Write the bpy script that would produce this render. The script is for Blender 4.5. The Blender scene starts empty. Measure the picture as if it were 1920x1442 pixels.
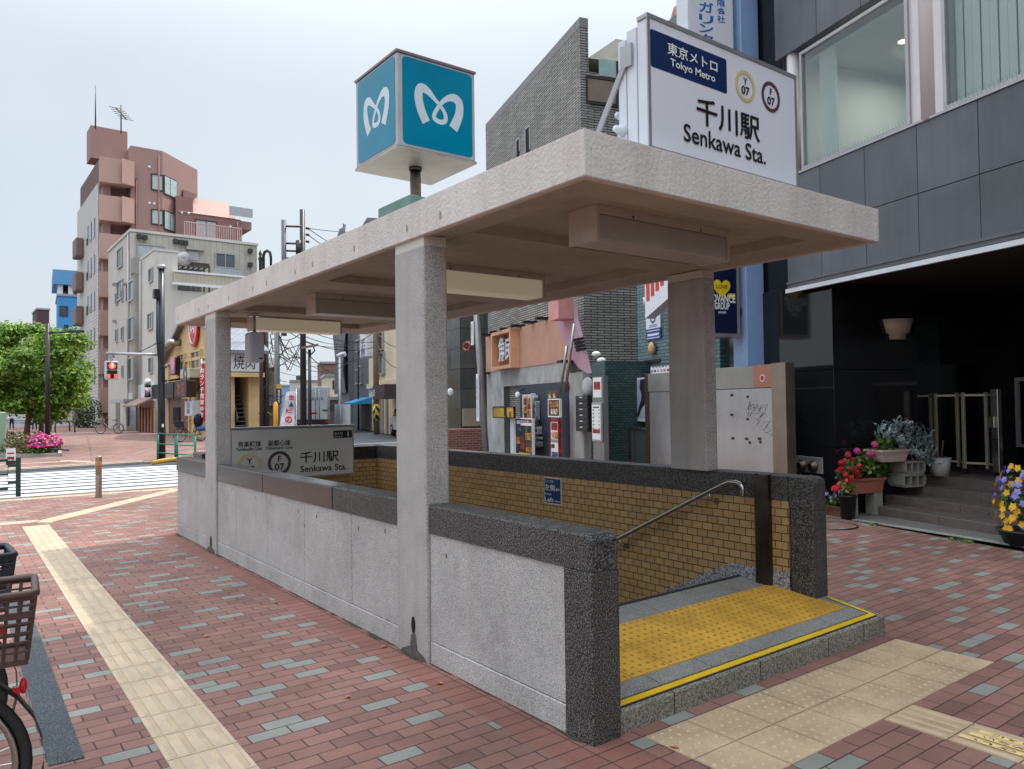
import bpy, bmesh, math, random
import numpy as np
from mathutils import Vector, Matrix
random.seed(7)
SC = bpy.context.scene
COL = SC.collection
# ------------------------------------------------------------------ camera
FPX, YAW, PITCH, ROLL, CAMH = 1433.4, 36.835, 1.457, -0.748, 1.6
_a, _b, _c = (math.radians(v) for v in (YAW, PITCH, ROLL))
CF = Vector((math.sin(_a)*math.cos(_b), math.cos(_a)*math.cos(_b), math.sin(_b)))
_r = Vector((math.cos(_a), -math.sin(_a), 0)); _u = _r.cross(CF)
CR = math.cos(_c)*_r + math.sin(_c)*_u
CU = -math.sin(_c)*_r + math.cos(_c)*_u
camd = bpy.data.cameras.new("camera"); cam = bpy.data.objects.new("camera", camd); COL.objects.link(cam)
M = Matrix((CR, CU, -CF)).transposed().to_4x4(); M.translation = (0, 0, CAMH); cam.matrix_world = M
camd.sensor_width = 36; camd.lens = FPX/1920*36; camd.clip_start = 0.05; camd.clip_end = 3000
SC.camera = cam
# ------------------------------------------------------------------ sky, sun, exposure
SUN_AZ, SUN_EL = math.radians(82), math.radians(62.5)
w = bpy.data.worlds.new("World"); SC.world = w; w.use_nodes = True
nt = w.node_tree; nt.nodes.clear()
sky = nt.nodes.new("ShaderNodeTexSky"); sky.sky_type = 'NISHITA'; sky.sun_disc = False
sky.sun_elevation = SUN_EL; sky.sun_rotation = SUN_AZ; sky.air_density = 1.0; sky.dust_density = 4.0; sky.ozone_density = 1.5
# thin bright veil of high cloud over the blue
tcw = nt.nodes.new("ShaderNodeTexCoord"); nz = nt.nodes.new("ShaderNodeTexNoise"); nz.inputs["Scale"].default_value = 2.2; nz.inputs["Detail"].default_value = 5
nt.links.new(tcw.outputs["Generated"], nz.inputs["Vector"])
mr = nt.nodes.new("ShaderNodeMapRange"); mr.inputs[1].default_value = .3; mr.inputs[2].default_value = .7; mr.inputs[3].default_value = .72; mr.inputs[4].default_value = .97
nt.links.new(nz.outputs[0], mr.inputs[0])
mx = nt.nodes.new("ShaderNodeMix"); mx.data_type = 'RGBA'
nt.links.new(mr.outputs[0], mx.inputs[0]); nt.links.new(sky.outputs[0], mx.inputs[6]); 
# overcast veil: brighter overhead than at the horizon
sx = nt.nodes.new("ShaderNodeSeparateXYZ"); nt.links.new(tcw.outputs["Generated"], sx.inputs[0])
vr = nt.nodes.new("ShaderNodeMapRange"); vr.interpolation_type = 'SMOOTHSTEP'; vr.inputs[1].default_value = .35; vr.inputs[2].default_value = .95; vr.inputs[3].default_value = .66; vr.inputs[4].default_value = 2.5; nt.links.new(sx.outputs[2], vr.inputs[0])
vm = nt.nodes.new("ShaderNodeMix"); vm.data_type = 'RGBA'; vm.blend_type = 'MULTIPLY'; vm.inputs[0].default_value = 1; vm.inputs[6].default_value = (7.2, 7.9, 8.5, 1); nt.links.new(vr.outputs[0], vm.inputs[7]); nt.links.new(vm.outputs[2], mx.inputs[7])
bg = nt.nodes.new("ShaderNodeBackground"); bg.inputs[1].default_value = 0.10
nt.links.new(mx.outputs[2], bg.inputs[0])
wo = nt.nodes.new("ShaderNodeOutputWorld"); nt.links.new(bg.outputs[0], wo.inputs[0])
sd = bpy.data.lights.new("sun", 'SUN'); sd.energy = 2.0; sd.angle = math.radians(0.6); sd.color = (1, .94, .86)
so = bpy.data.objects.new("sun", sd); COL.objects.link(so)
sdir = Vector((math.sin(SUN_AZ)*math.cos(SUN_EL), math.cos(SUN_AZ)*math.cos(SUN_EL), math.sin(SUN_EL)))
so.rotation_euler = sdir.to_track_quat('Z', 'Y').to_euler()
SC.view_settings.view_transform = 'Standard'; SC.view_settings.look = 'None'; SC.view_settings.gamma = 1
SC.view_settings.exposure = 0.72
SC.cycles.max_bounces = 6; SC.cycles.diffuse_bounces = 3; SC.cycles.glossy_bounces = 3; SC.cycles.transparent_max_bounces = 6
SC.cycles.caustics_reflective = False; SC.cycles.caustics_refractive = False
try: SC.cycles.use_denoising = True
except Exception: pass
# ------------------------------------------------------------------ measuring: pixel of the 1920 px photo -> world
def ray(x, y): return CF + CR*((x-960)/FPX) - CU*((y-721)/FPX)
def PZ(x, y, z=0.0):
    d = ray(x, y); return Vector((0, 0, CAMH)) + d*((z-CAMH)/d.z)
def PD(x, y, dist):       # forward distance
    return Vector((0, 0, CAMH)) + ray(x, y)*dist
class Frame:              # vertical facade: local x to the viewer's right along it, y into it, z up
    def __init__(s, o, rot): s.o = Vector((o[0], o[1], 0)); s.rot = rot; s.ux = Vector((math.cos(rot), math.sin(rot), 0)); s.uy = Vector((-math.sin(rot), math.cos(rot), 0))
    def pt(s, x, y, z=0): return s.o + s.ux*x + s.uy*y + Vector((0, 0, z))
    def loc(s, px, py, off=0.0):   # point of the plane local y=off seen at a pixel
        d = ray(px, py); c = Vector((0, 0, CAMH)); t = (off - (c-s.o).dot(s.uy))/d.dot(s.uy); p = c+d*t
        return (p-s.o).dot(s.ux), p.z
    def side(s, px, py, xx=0.0):   # point of the plane local x=xx
        d = ray(px, py); c = Vector((0, 0, CAMH)); t = (xx - (c-s.o).dot(s.ux))/d.dot(s.ux); p = c+d*t
        return (p-s.o).dot(s.uy), p.z
    def toloc(s, p): q = Vector(p)-s.o; return q.dot(s.ux), q.dot(s.uy), q.z
    def rect(s, x0, y0, x1, y1, off=0.0):
        ym = (y0+y1)/2; xm = (x0+x1)/2
        return s.loc(x0, ym, off)[0], s.loc(x1, ym, off)[0], s.loc(xm, y1, off)[1], s.loc(xm, y0, off)[1]
W = Frame((0, 0), 0)
# ------------------------------------------------------------------ mesh builder
class MB:
    def __init__(s): s.v = []; s.f = []; s.m = []; s.s = []
    def add(s, vs, fs, mi=0, sm=False):
        b = len(s.v); s.v += [tuple(v) for v in vs]
        for f in fs: s.f.append([i+b for i in f]); s.m.append(mi); s.s.append(sm)
        return s
    def box(s, x0, x1, y0, y1, z0, z1, mi=0, bev=0, seg=2):
        if x0 > x1: x0, x1 = x1, x0
        if y0 > y1: y0, y1 = y1, y0
        if z0 > z1: z0, z1 = z1, z0
        if bev:
            bm = bmesh.new(); bmesh.ops.create_cube(bm, size=1)
            for v in bm.verts: v.co = ((x0+x1)/2+v.co.x*(x1-x0), (y0+y1)/2+v.co.y*(y1-y0), (z0+z1)/2+v.co.z*(z1-z0))
            bmesh.ops.bevel(bm, geom=bm.edges[:], offset=min(bev, .49*min(x1-x0, y1-y0, z1-z0)), segments=seg, profile=.5, affect='EDGES', clamp_overlap=True)
            bm.verts.index_update()
            s.add([v.co.copy() for v in bm.verts], [[v.index for v in f.verts] for f in bm.faces], mi); bm.free(); return s
        v = [(x, y, z) for z in (z0, z1) for y in (y0, y1) for x in (x0, x1)]
        return s.add(v, [(0, 2, 3, 1), (4, 5, 7, 6), (0, 1, 5, 4), (2, 6, 7, 3), (0, 4, 6, 2), (1, 3, 7, 5)], mi)
    def quad(s, *p, mi=0): return s.add(p, [tuple(range(len(p)))], mi)
    def prism(s, poly, ax, a, b, mi=0):   # poly in the two other axes (cyclic order x,y / y,z / x,z)
        def mk(p, t): return {'x': (t, p[0], p[1]), 'y': (p[0], t, p[1]), 'z': (p[0], p[1], t)}[ax]
        n = len(poly); ar = sum(poly[i][0]*poly[(i+1) % n][1]-poly[(i+1) % n][0]*poly[i][1] for i in range(n))
        if a > b: a, b = b, a
        vs = [mk(p, a) for p in poly]+[mk(p, b) for p in poly]
        fs = [tuple(range(n)), tuple(range(2*n-1, n-1, -1))]+[(i, i+n, (i+1) % n+n, (i+1) % n) for i in range(n)]
        flip = (ar > 0) if ax in 'xz' else (ar < 0)
        if flip: fs = [f[::-1] for f in fs]
        return s.add(vs, fs, mi)
    def tube(s, pts, r, n=8, mi=0, cap=True, closed=False):
        pts = [Vector(p) for p in pts]; k = len(pts); rs = r if isinstance(r, (list, tuple)) else [r]*k
        vs = []; prev = None
        for i, p in enumerate(pts):
            if closed: t = pts[(i+1) % k]-pts[i-1]
            else: t = pts[min(i+1, k-1)]-pts[max(i-1, 0)]
            t.normalize()
            if prev is None: a = t.orthogonal().normalized()
            else: a = (prev-t*prev.dot(t)); a = a.normalized() if a.length > 1e-6 else t.orthogonal().normalized()
            prev = a; b = t.cross(a)
            for j in range(n):
                th = 2*math.pi*j/n; vs.append(p+(a*math.cos(th)+b*math.sin(th))*rs[i])
        fs = []
        for i in range(k if closed else k-1):
            i2 = (i+1) % k
            for j in range(n): fs.append((i*n+j, i*n+(j+1) % n, i2*n+(j+1) % n, i2*n+j))
        base = len(s.v); s.add(vs, fs, mi, n > 4)
        if cap and not closed:
            s.f += [[base+j for j in range(n)][::-1], [base+(k-1)*n+j for j in range(n)]]; s.m += [mi, mi]; s.s += [False, False]
        return s
    def lathe(s, c, prof, n=16, mi=0, axis='z'):
        vs = []
        for r, h in prof:
            for j in range(n):
                th = 2*math.pi*j/n; a, b = r*math.cos(th), r*math.sin(th)
                vs.append({'z': (c[0]+a, c[1]+b, c[2]+h), 'x': (c[0]+h, c[1]+a, c[2]+b), 'y': (c[0]+b, c[1]+h, c[2]+a)}[axis])
        fs = [(i*n+j, i*n+(j+1) % n, (i+1)*n+(j+1) % n, (i+1)*n+j) for i in range(len(prof)-1) for j in range(n)]
        return s.add(vs, fs, mi, True)
    def ball(s, c, rx, ry, rz, n=10, mi=0):
        k = max(4, n//2); vs = [(c[0]+rx*math.sin(math.pi*i/k)*math.cos(2*math.pi*j/n), c[1]+ry*math.sin(math.pi*i/k)*math.sin(2*math.pi*j/n), c[2]+rz*math.cos(math.pi*i/k)) for i in range(k+1) for j in range(n)]
        return s.add(vs, [(i*n+j, (i+1)*n+j, (i+1)*n+(j+1) % n, i*n+(j+1) % n) for i in range(k) for j in range(n)], mi, True)
    def disc(s, c, nrm, r, n=14, ry=None, th=.002, mi=0):  # flat plate with thickness th along nrm
        nrm = Vector(nrm).normalized(); up = Vector((0, 0, 1)) if abs(nrm.z) < .9 else Vector((0, 1, 0))
        a = up.cross(nrm).normalized(); b = nrm.cross(a); ry = ry or r; c = Vector(c)
        ring = [c+a*(r*math.cos(2*math.pi*j/n))+b*(ry*math.sin(2*math.pi*j/n)) for j in range(n)]
        vs = ring+[p+nrm*th for p in ring]
        return s.add(vs, [tuple(range(n))[::-1], tuple(range(n, 2*n))]+[(j, (j+1) % n, (j+1) % n+n, j+n) for j in range(n)], mi)
    def ring(s, c, nrm, r0, r1, n=28, th=.003, mi=0):
        nrm = Vector(nrm).normalized(); up = Vector((0, 0, 1)); a = up.cross(nrm).normalized(); b = nrm.cross(a); c = Vector(c)
        vs = []
        for h in (0, th):
            for r in (r0, r1):
                vs += [c+nrm*h+a*(r*math.cos(2*math.pi*j/n))+b*(r*math.sin(2*math.pi*j/n)) for j in range(n)]
        fs = []
        for j in range(n):
            k = (j+1) % n; fs += [(2*n+j, 3*n+j, 3*n+k, 2*n+k), (n+j, n+k, 3*n+k, 3*n+j), (j, 2*n+j, 2*n+k, k)]
        return s.add(vs, fs, mi)
    def bar(s, a, b, w, h, mi=0, up=(0, 0, 1)):
        a = Vector(a); b = Vector(b); t = (b-a).normalized(); u = Vector(up)
        if abs(t.dot(u)) > .95: u = Vector((0, 1, 0))
        x = t.cross(u).normalized()*(w/2); z = x.cross(t).normalized()*(h/2)
        vs = [a-x-z, a+x-z, a+x+z, a-x+z, b-x-z, b+x-z, b+x+z, b-x+z]
        return s.add(vs, [(0, 1, 2, 3), (7, 6, 5, 4), (0, 4, 5, 1), (1, 5, 6, 2), (2, 6, 7, 3), (3, 7, 4, 0)], mi)
def mkobj(name, mb, mats, parent=None, base=(0, 0, 0)):
    me = bpy.data.meshes.new(name); bx, by, bz = base
    me.from_pydata([(v[0]-bx, v[1]-by, v[2]-bz) for v in mb.v], [], mb.f)
    if not isinstance(mats, (list, tuple)): mats = [mats]
    for m in mats: me.materials.append(m)
    me.polygons.foreach_set("material_index", mb.m); me.polygons.foreach_set("use_smooth", mb.s)
    uv = me.uv_layers.new(name="UVMap"); n = len(me.loops)
    if n:
        co = np.array(mb.v, float)
        d = np.empty((n, 2)); vi = np.empty(n, int); me.loops.foreach_get("vertex_index", vi)
        nr = np.empty(len(me.polygons)*3); me.polygons.foreach_get("normal", nr); nr = np.abs(nr.reshape(-1, 3))
        lt = np.empty(len(me.polygons), int); me.polygons.foreach_get("loop_total", lt)
        ax = np.repeat(np.argmax(nr+np.array([0, 0, .02]), axis=1), lt); c = co[vi]
        d[:, 0] = np.where(ax == 0, c[:, 1], c[:, 0]); d[:, 1] = np.where(ax == 2, c[:, 1], c[:, 2])
        uv.data.foreach_set("uv", d.ravel())
    me.update()
    o = bpy.data.objects.new(name, me); COL.objects.link(o)
    if parent is not None: o.parent = parent
    return o
class Th:
    def __init__(s, name, label, cat, fr=W, base=(0, 0, 0), group=None):
        e = bpy.data.objects.new(name, None); COL.objects.link(e); e.empty_display_size = .1
        e.location = fr.pt(*base); e.rotation_euler.z = fr.rot; e["label"] = label; e["category"] = cat
        if group: e["group"] = group
        s.e = e; s.fr = fr; s.base = base
    def part(s, name, mb, mats, parent=None, label=None, kind=None):
        o = mkobj(name, mb, mats, parent if parent is not None else s.e, s.base)
        if label: o["label"] = label
        if kind: o["kind"] = kind
        return o
def solo(name, label, cat, mb, mats, fr=W, base=(0, 0, 0), group=None):
    o = mkobj(name, mb, mats, None, base); o.location = fr.pt(*base); o.rotation_euler.z = fr.rot
    o["label"] = label; o["category"] = cat
    if group: o["group"] = group
    return o
def struct(name, mb, mats, kind='structure'):
    o = mkobj(name, mb, mats); o["kind"] = kind; return o
# ------------------------------------------------------------------ lettering
_tc = {}
def glyphs(s, bold=0.0, line=1.0, align='CENTER'):
    k = (s, bold, line)
    if k in _tc: return _tc[k]
    cu = bpy.data.curves.new("t", 'FONT'); cu.body = s; cu.size = 1; cu.align_x = align; cu.space_line = line; cu.offset = bold; cu.resolution_u = 3
    o = bpy.data.objects.new("t", cu); COL.objects.link(o); bpy.context.view_layer.update()
    dg = bpy.context.evaluated_depsgraph_get(); me = bpy.data.meshes.new_from_object(o.evaluated_get(dg))
    v = [(p.co.x, p.co.y) for p in me.vertices]; f = [list(p.vertices) for p in me.polygons]
    bpy.data.objects.remove(o); bpy.data.curves.remove(cu); bpy.data.meshes.remove(me)
    _tc[k] = (v, f); return v, f
def letter(mb, s, c, right, up, w, h, mi=0, bold=0.0, line=1.0, th=.003):
    """text s centred at c, fitted to w x h (w None keeps the aspect), raised by th"""
    v, f = glyphs(s, bold, line)
    if not v: return mb
    xs = [p[0] for p in v]; ys = [p[1] for p in v]; cx = (min(xs)+max(xs))/2; cy = (min(ys)+max(ys))/2
    sy = h/max(1e-6, max(ys)-min(ys)); sx = w/max(1e-6, max(xs)-min(xs)) if w else sy
    right = Vector(right); up = Vector(up); n = right.cross(up); c = Vector(c)+n*th
    vs = [c+right*((p[0]-cx)*sx)+up*((p[1]-cy)*sy) for p in v]
    nv = len(vs)
    mb.add(vs, f, mi)
    return mb
XU, ZU = (1, 0, 0), (0, 0, 1)
def ftext(mb, fr, s, px0, py0, px1, py1, off, mi=0, bold=0.0, line=1.0):
    x0, x1, z0, z1 = fr.rect(px0, py0, px1, py1, off)
    return letter(mb, s, ((x0+x1)/2, off, (z0+z1)/2), XU, ZU, abs(x1-x0), abs(z1-z0), mi, bold, line)
# ------------------------------------------------------------------ materials
def lin(c): c /= 255; return c/12.92 if c <= .04045 else ((c+.055)/1.055)**2.4
def rgb(r, g, b): return (lin(r), lin(g), lin(b), 1)
class Mat:
    def __init__(s, name, rough=.6, metal=0, spec=.5):
        s.m = bpy.data.materials.new(name); s.m.use_nodes = True; s.t = s.m.node_tree; s.n = s.t.nodes; s.p = s.n["Principled BSDF"]
        s.p.inputs["Roughness"].default_value = rough; s.p.inputs["Metallic"].default_value = metal; s.p.inputs["Specular IOR Level"].default_value = spec
        s._tc = None
    def link(s, a, b): s.t.links.new(a, b)
    def tc(s, k="Object"):
        if not s._tc: s._tc = s.n.new("ShaderNodeTexCoord")
        return s._tc.outputs[k]
    def noise(s, scale, detail=3, rough=.55, vec=None, stretch=None):
        n = s.n.new("ShaderNodeTexNoise"); n.inputs["Scale"].default_value = scale; n.inputs["Detail"].default_value = detail; n.inputs["Roughness"].default_value = rough
        v = vec or s.tc()
        if stretch:
            mp = s.n.new("ShaderNodeMapping"); mp.inputs["Scale"].default_value = stretch; s.link(v, mp.inputs[0]); v = mp.outputs[0]
        s.link(v, n.inputs["Vector"]); return n.outputs["Fac"]
    def ramp(s, fac, stops, const=False):
        r = s.n.new("ShaderNodeValToRGB"); e = r.color_ramp.elements
        while len(e) < len(stops): e.new(.5)
        for k, (p, c) in enumerate(stops): e[k].position = p; e[k].color = c if len(c) == 4 else (*c, 1)
        if const: r.color_ramp.interpolation = 'CONSTANT'
        s.link(fac, r.inputs[0]); return r.outputs[0]
    def mix(s, fac, a, b, mode='MIX'):
        m = s.n.new("ShaderNodeMix"); m.data_type = 'RGBA'; m.blend_type = mode
        for i, x in ((0, fac), (6, a), (7, b)):
            if isinstance(x, (int, float)): m.inputs[i].default_value = x
            elif isinstance(x, tuple): m.inputs[i].default_value = x
            else: s.link(x, m.inputs[i])
        return m.outputs[2]
    def color(s, x):
        if isinstance(x, tuple): s.p.inputs["Base Color"].default_value = x
        else: s.link(x, s.p.inputs["Base Color"])
    def bump(s, h, strength=.3, dist=.01):
        b = s.n.new("ShaderNodeBump"); b.inputs["Strength"].default_value = strength; b.inputs["Distance"].default_value = dist
        s.link(h, b.inputs["Height"]); s.link(b.outputs[0], s.p.inputs["Normal"])
    def rnd(s): g = s.n.new("ShaderNodeNewGeometry"); return g.outputs["Random Per Island"]
def G(v): return (v, v, v, 1)
def plain(name, c, rough=.6, metal=0, var=.18, scale=3.0, bump=0, bscale=80, spec=.5, streak=0, isl=0):
    m = Mat(name, rough, metal, spec); n = m.noise(scale, 5, .6)
    f = m.ramp(n, [(.3, G(1-var)), (.7, G(1+var*.4))]); col = m.mix(1.0, c, f, 'MULTIPLY')
    if isl: col = m.mix(1.0, col, m.ramp(m.rnd(), [(0, G(1-isl)), (1, G(1+isl*.5))]), 'MULTIPLY')
    if streak:
        st = m.ramp(m.noise(1.0, 4, .6, stretch=(7, 7, .5)), [(.5, G(1)), (.85, G(1-streak))]); col = m.mix(1.0, col, st, 'MULTIPLY')
    m.color(col)
    rr = m.ramp(n, [(.3, G(max(.02, rough*.85))), (.7, G(min(1, rough*1.15)))]); m.link(rr, m.p.inputs["Roughness"])
    if bump: m.bump(m.noise(bscale, 3), bump, .004)
    return m.m
def glow(name, c, e):
    m = Mat(name, .4); m.color(c); m.p.inputs["Emission Color"].default_value = c; m.p.inputs["Emission Strength"].default_value = e; return m.m
def glass(name, c=(.02, .025, .03, 1), rough=.04):
    m = Mat(name, rough, 0, .8); m.color(m.mix(m.noise(1.5, 3), c, tuple(min(1, v*1.6) for v in c[:3])+(1,))); return m.m
def brickmat(name, c1, c2, mortar, bw, rh, ms, rough=.6, bump=.4, dirt=.25, extra=None, offset=.5, dscale=1.2, grain=.2, gum=0, grey=None):
    m = Mat(name, rough); br = m.n.new("ShaderNodeTexBrick"); m.link(m.tc("UV"), br.inputs["Vector"])
    br.offset = offset; br.inputs["Scale"].default_value = 1; br.inputs["Mortar Size"].default_value = ms; br.inputs["Mortar Smooth"].default_value = .1
    br.inputs["Brick Width"].default_value = bw; br.inputs["Row Height"].default_value = rh; br.inputs["Bias"].default_value = 0
    br.inputs["Color1"].default_value = G(0); br.inputs["Color2"].default_value = G(1); br.inputs["Mortar"].default_value = G(.5)
    stops = extra or [(0, c1), (1, c2)]
    col = m.ramp(br.outputs["Color"], stops, False)
    if grey:   # a repeating diagonal sprinkle of grey blocks, some left out
        def ma(op, a, b=None):
            q = m.n.new("ShaderNodeMath"); q.operation = op
            for i, x in ((0, a), (1, b)):
                if x is None: continue
                if isinstance(x, (int, float)): q.inputs[i].default_value = x
                else: m.link(x, q.inputs[i])
            return q.outputs[0]
        sp_ = m.n.new("ShaderNodeSeparateXYZ"); m.link(m.tc("UV"), sp_.inputs[0])
        row = ma('FLOOR', ma('DIVIDE', sp_.outputs[1], rh)); even = ma('SUBTRACT', 1, ma('FLOORED_MODULO', row, 2))
        ib = ma('FLOOR', ma('ADD', ma('DIVIDE', sp_.outputs[0], bw), ma('MULTIPLY', even, .5)))
        k_ = ma('FLOORED_MODULO', ma('ADD', ma('MULTIPLY', ib, 5), ma('MULTIPLY', row, 7)), 16)
        cb = m.n.new("ShaderNodeCombineXYZ"); m.link(ib, cb.inputs[0]); m.link(row, cb.inputs[1]); wn = m.n.new("ShaderNodeTexWhiteNoise"); wn.noise_dimensions = '2D'; m.link(cb.outputs[0], wn.inputs["Vector"])
        gsel = ma('MAXIMUM', ma('MULTIPLY', ma('LESS_THAN', k_, 2), ma('LESS_THAN', wn.outputs["Value"], .86)), ma('GREATER_THAN', wn.outputs["Value"], .965))
        col = m.mix(gsel, col, grey)
    fine = m.ramp(m.noise(170, 3, .7), [(.3, G(1-grain)), (.7, G(1+grain*.7))]); col = m.mix(1.0, col, fine, 'MULTIPLY')
    col = m.mix(br.outputs["Fac"], col, mortar)
    dn = m.ramp(m.noise(dscale, 6, .65), [(.32, G(1-dirt)), (.68, G(1.08))]); col = m.mix(1.0, col, dn, 'MULTIPLY'); m.color(col)
    if gum:
        vo = m.n.new("ShaderNodeTexVoronoi"); vo.inputs["Scale"].default_value = 3.1; m.link(m.tc(), vo.inputs["Vector"]); sp = m.ramp(vo.outputs["Distance"], [(.035, G(1-gum)), (.05, G(1))]); col = m.mix(1.0, col, sp, 'MULTIPLY')
        bl = m.ramp(m.noise(.55, 5, .6), [(.35, (.78, .76, .74)), (.6, G(1.05))]); col = m.mix(1.0, col, bl, 'MULTIPLY'); m.color(col)
    inv = m.n.new("ShaderNodeMath"); inv.operation = 'SUBTRACT'; inv.inputs[0].default_value = 1; m.link(br.outputs["Fac"], inv.inputs[1])
    if bump: m.bump(inv.outputs[0], bump, .006)
    return m.m
def granite(name, a, b, c, scale, rough, bump=0.0, pol=None, stain=0):
    m = Mat(name, rough); n = m.noise(scale, 2, .6); col = m.ramp(n, [(.40, a), (.5, b), (.60, c)])
    d = m.ramp(m.noise(1.7, 6, .68), [(.3, G(.74)), (.68, G(1.1))]); col = m.mix(1.0, col, d, 'MULTIPLY')
    if stain:
        st = m.ramp(m.noise(1.0, 5, .6, stretch=(9, 9, .7)), [(.5, G(1)), (.78, (1-stain, 1-stain*1.15, 1-stain*1.35))]); col = m.mix(1.0, col, st, 'MULTIPLY')
    m.color(col)
    if bump: m.bump(n, bump, .004)
    return m.m
def leafmat(name, dark, mid, light, trans=.25):
    m = Mat(name, .5); r = m.rnd(); col = m.ramp(r, [(0, dark), (.55, mid), (1, light)])
    col = m.mix(1.0, col, m.ramp(m.noise(1.1, 3), [(.35, G(.7)), (.65, G(1.2))]), 'MULTIPLY'); m.color(col)
    tr = m.n.new("ShaderNodeBsdfTranslucent"); m.link(col, tr.inputs[0]); ms = m.n.new("ShaderNodeMixShader"); ms.inputs[0].default_value = trans
    out = m.n["Material Output"]; m.link(m.p.outputs[0], ms.inputs[1]); m.link(tr.outputs[0], ms.inputs[2]); m.link(ms.outputs[0], out.inputs[0]); return m.m
RED1, RED2, RED3, GREYP = rgb(143, 103, 93), rgb(154, 112, 101), rgb(129, 93, 86), rgb(146, 147, 139)
MAT = {}
MAT['paver'] = brickmat('red brick paving', RED1, RED2, rgb(80, 60, 56), .2, .1, .0042, .8, .6, .3,
    extra=[(0, RED3), (.3, RED1), (.55, RED2), (1, rgb(148, 107, 97))], grain=.34, gum=.45, grey=GREYP)
MAT['paverb'] = brickmat('border paving', rgb(140, 92, 82), rgb(152, 102, 90), rgb(76, 56, 52), .2, .1, .0042, .8, .6, .3, grain=.34, gum=.4, offset=0)
MAT['asphalt'] = plain('worn asphalt', rgb(84, 87, 92), .9, 0, .2, 1.5, .5, 220)
MAT['roadpaint'] = plain('white road paint', rgb(226, 228, 226), .7, 0, .16, 6, .2, 90)
MAT['kerb'] = granite('kerb stone', rgb(120, 118, 112), rgb(160, 158, 150), rgb(184, 182, 172), 120, .8, .2)
MAT['stonestrip'] = granite('grey paving stone', rgb(88, 86, 84), rgb(116, 114, 110), rgb(138, 134, 128), 150, .75, .2)
MAT['tan'] = plain('tan tactile tile', rgb(190, 170, 146), .78, 0, .28, 2.6, .4, 180)
MAT['tanworn'] = plain('pale worn tactile tile', rgb(188, 163, 133), .8, 0, .3, 3.2, .5, 160)
MAT['yellow'] = plain('yellow tactile tile', rgb(220, 170, 62), .6, 0, .3, 4, .4, 160)
MAT['yline'] = plain('yellow anti slip strip', rgb(226, 186, 34), .55, 0, .12, 9)
MAT['blackrub'] = plain('black rubber', rgb(40, 38, 38), .8, 0, .2, 8)
MAT['patch'] = granite('asphalt repair patch', rgb(44, 48, 52), rgb(70, 76, 82), rgb(98, 104, 110), 150, .9, .8)
MAT['granite'] = granite('light speckled granite', rgb(122, 119, 118), rgb(178, 175, 173), rgb(218, 215, 211), 270, .7, .08, None, .1)
MAT['granitep'] = granite('pillar granite', rgb(120, 116, 115), rgb(174, 170, 168), rgb(214, 210, 206), 260, .7, .08, None, .14)
MAT['dgranite'] = granite('flamed dark granite', rgb(20, 20, 22), rgb(50, 50, 51), rgb(118, 114, 109), 125, .55, .5)
MAT['pgranite'] = granite('polished dark granite', rgb(30, 29, 30), rgb(54, 51, 51), rgb(82, 77, 75), 150, .2)
MAT['sgranite'] = granite('grey terrazzo slab', rgb(104, 104, 102), rgb(138, 137, 133), rgb(170, 168, 162), 160, .6, .1)
MAT['rgranite'] = granite('rough step face granite', rgb(92, 88, 78), rgb(128, 123, 112), rgb(154, 149, 138), 90, .85, .6)
MAT['skirt'] = granite('pale speckled skirting', rgb(96, 98, 106), rgb(150, 150, 154), rgb(186, 186, 188), 60, .6, .1)
MAT['tantile'] = brickmat('tan glazed wall tile', rgb(180, 147, 100), rgb(198, 164, 114), rgb(56, 47, 38), .106, .061, .0035, .35, .5, .22)
def concrete(name, c, worm):
    m = Mat(name, .85); n = m.noise(46, 4, .6)
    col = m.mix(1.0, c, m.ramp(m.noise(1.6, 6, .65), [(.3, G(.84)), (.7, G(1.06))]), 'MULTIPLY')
    st = m.ramp(m.noise(1.0, 5, .65, stretch=(6, 6, .6)), [(.5, G(1)), (.8, (.80, .76, .70))]); col = m.mix(1.0, col, st, 'MULTIPLY')
    m.color(col); m.bump(n, worm, .012); return m.m
MAT['fascia'] = concrete('sprayed cream canopy paint', rgb(214, 208, 202), .6)
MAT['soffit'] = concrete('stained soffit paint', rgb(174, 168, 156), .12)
MAT['cap'] = plain('cream pillar cap', rgb(206, 204, 194), .8, 0, .1, 6, .2, 90)
MAT['steel'] = plain('brushed stainless steel', rgb(182, 178, 172), .28, 1, .15, 3, .05, 200)
MAT['dsteel'] = plain('dull brown steel channel', rgb(96, 86, 78), .4, 1, .25, 6)
MAT['white'] = plain('white sign acrylic', rgb(226, 228, 236), .22, 0, .05, 2)
MAT['whitep'] = plain('white painted metal', rgb(214, 218, 226), .4, 0, .08, 3)
MAT['alu'] = plain('aluminium frame', rgb(176, 174, 176), .35, .6, .12, 4)
MAT['navy'] = plain('navy sign panel', rgb(26, 48, 92), .3, 0, .1, 3)
MAT['ink'] = plain('black lettering', rgb(28, 24, 28), .4, 0, .05)
MAT['wht'] = plain('white lettering', rgb(232, 234, 236), .4, 0, .04)
MAT['teal'] = plain('teal blue sign acrylic', rgb(0, 130, 160), .16, 0, .1, 2)
MAT['markw'] = plain('pale emblem film', rgb(206, 220, 226), .3, 0, .06, 5)
MAT['gold'] = plain('pale gold ring', rgb(206, 194, 136), .4, 0, .05)
MAT['brown'] = plain('brown ring', rgb(86, 62, 68), .4, 0, .05)
MAT['lampw'] = glow('translucent lamp cover', rgb(216, 206, 178), .12)
MAT['lampo'] = plain('grey lamp cover', rgb(176, 172, 166), .35, 0, .1, 4)
MAT['lampf'] = plain('beige lamp housing', rgb(190, 184, 174), .45, 0, .12, 5)
MAT['greenbase'] = plain('weathered green paint', rgb(104, 138, 132), .6, 0, .25, 5, .2, 60)
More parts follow.
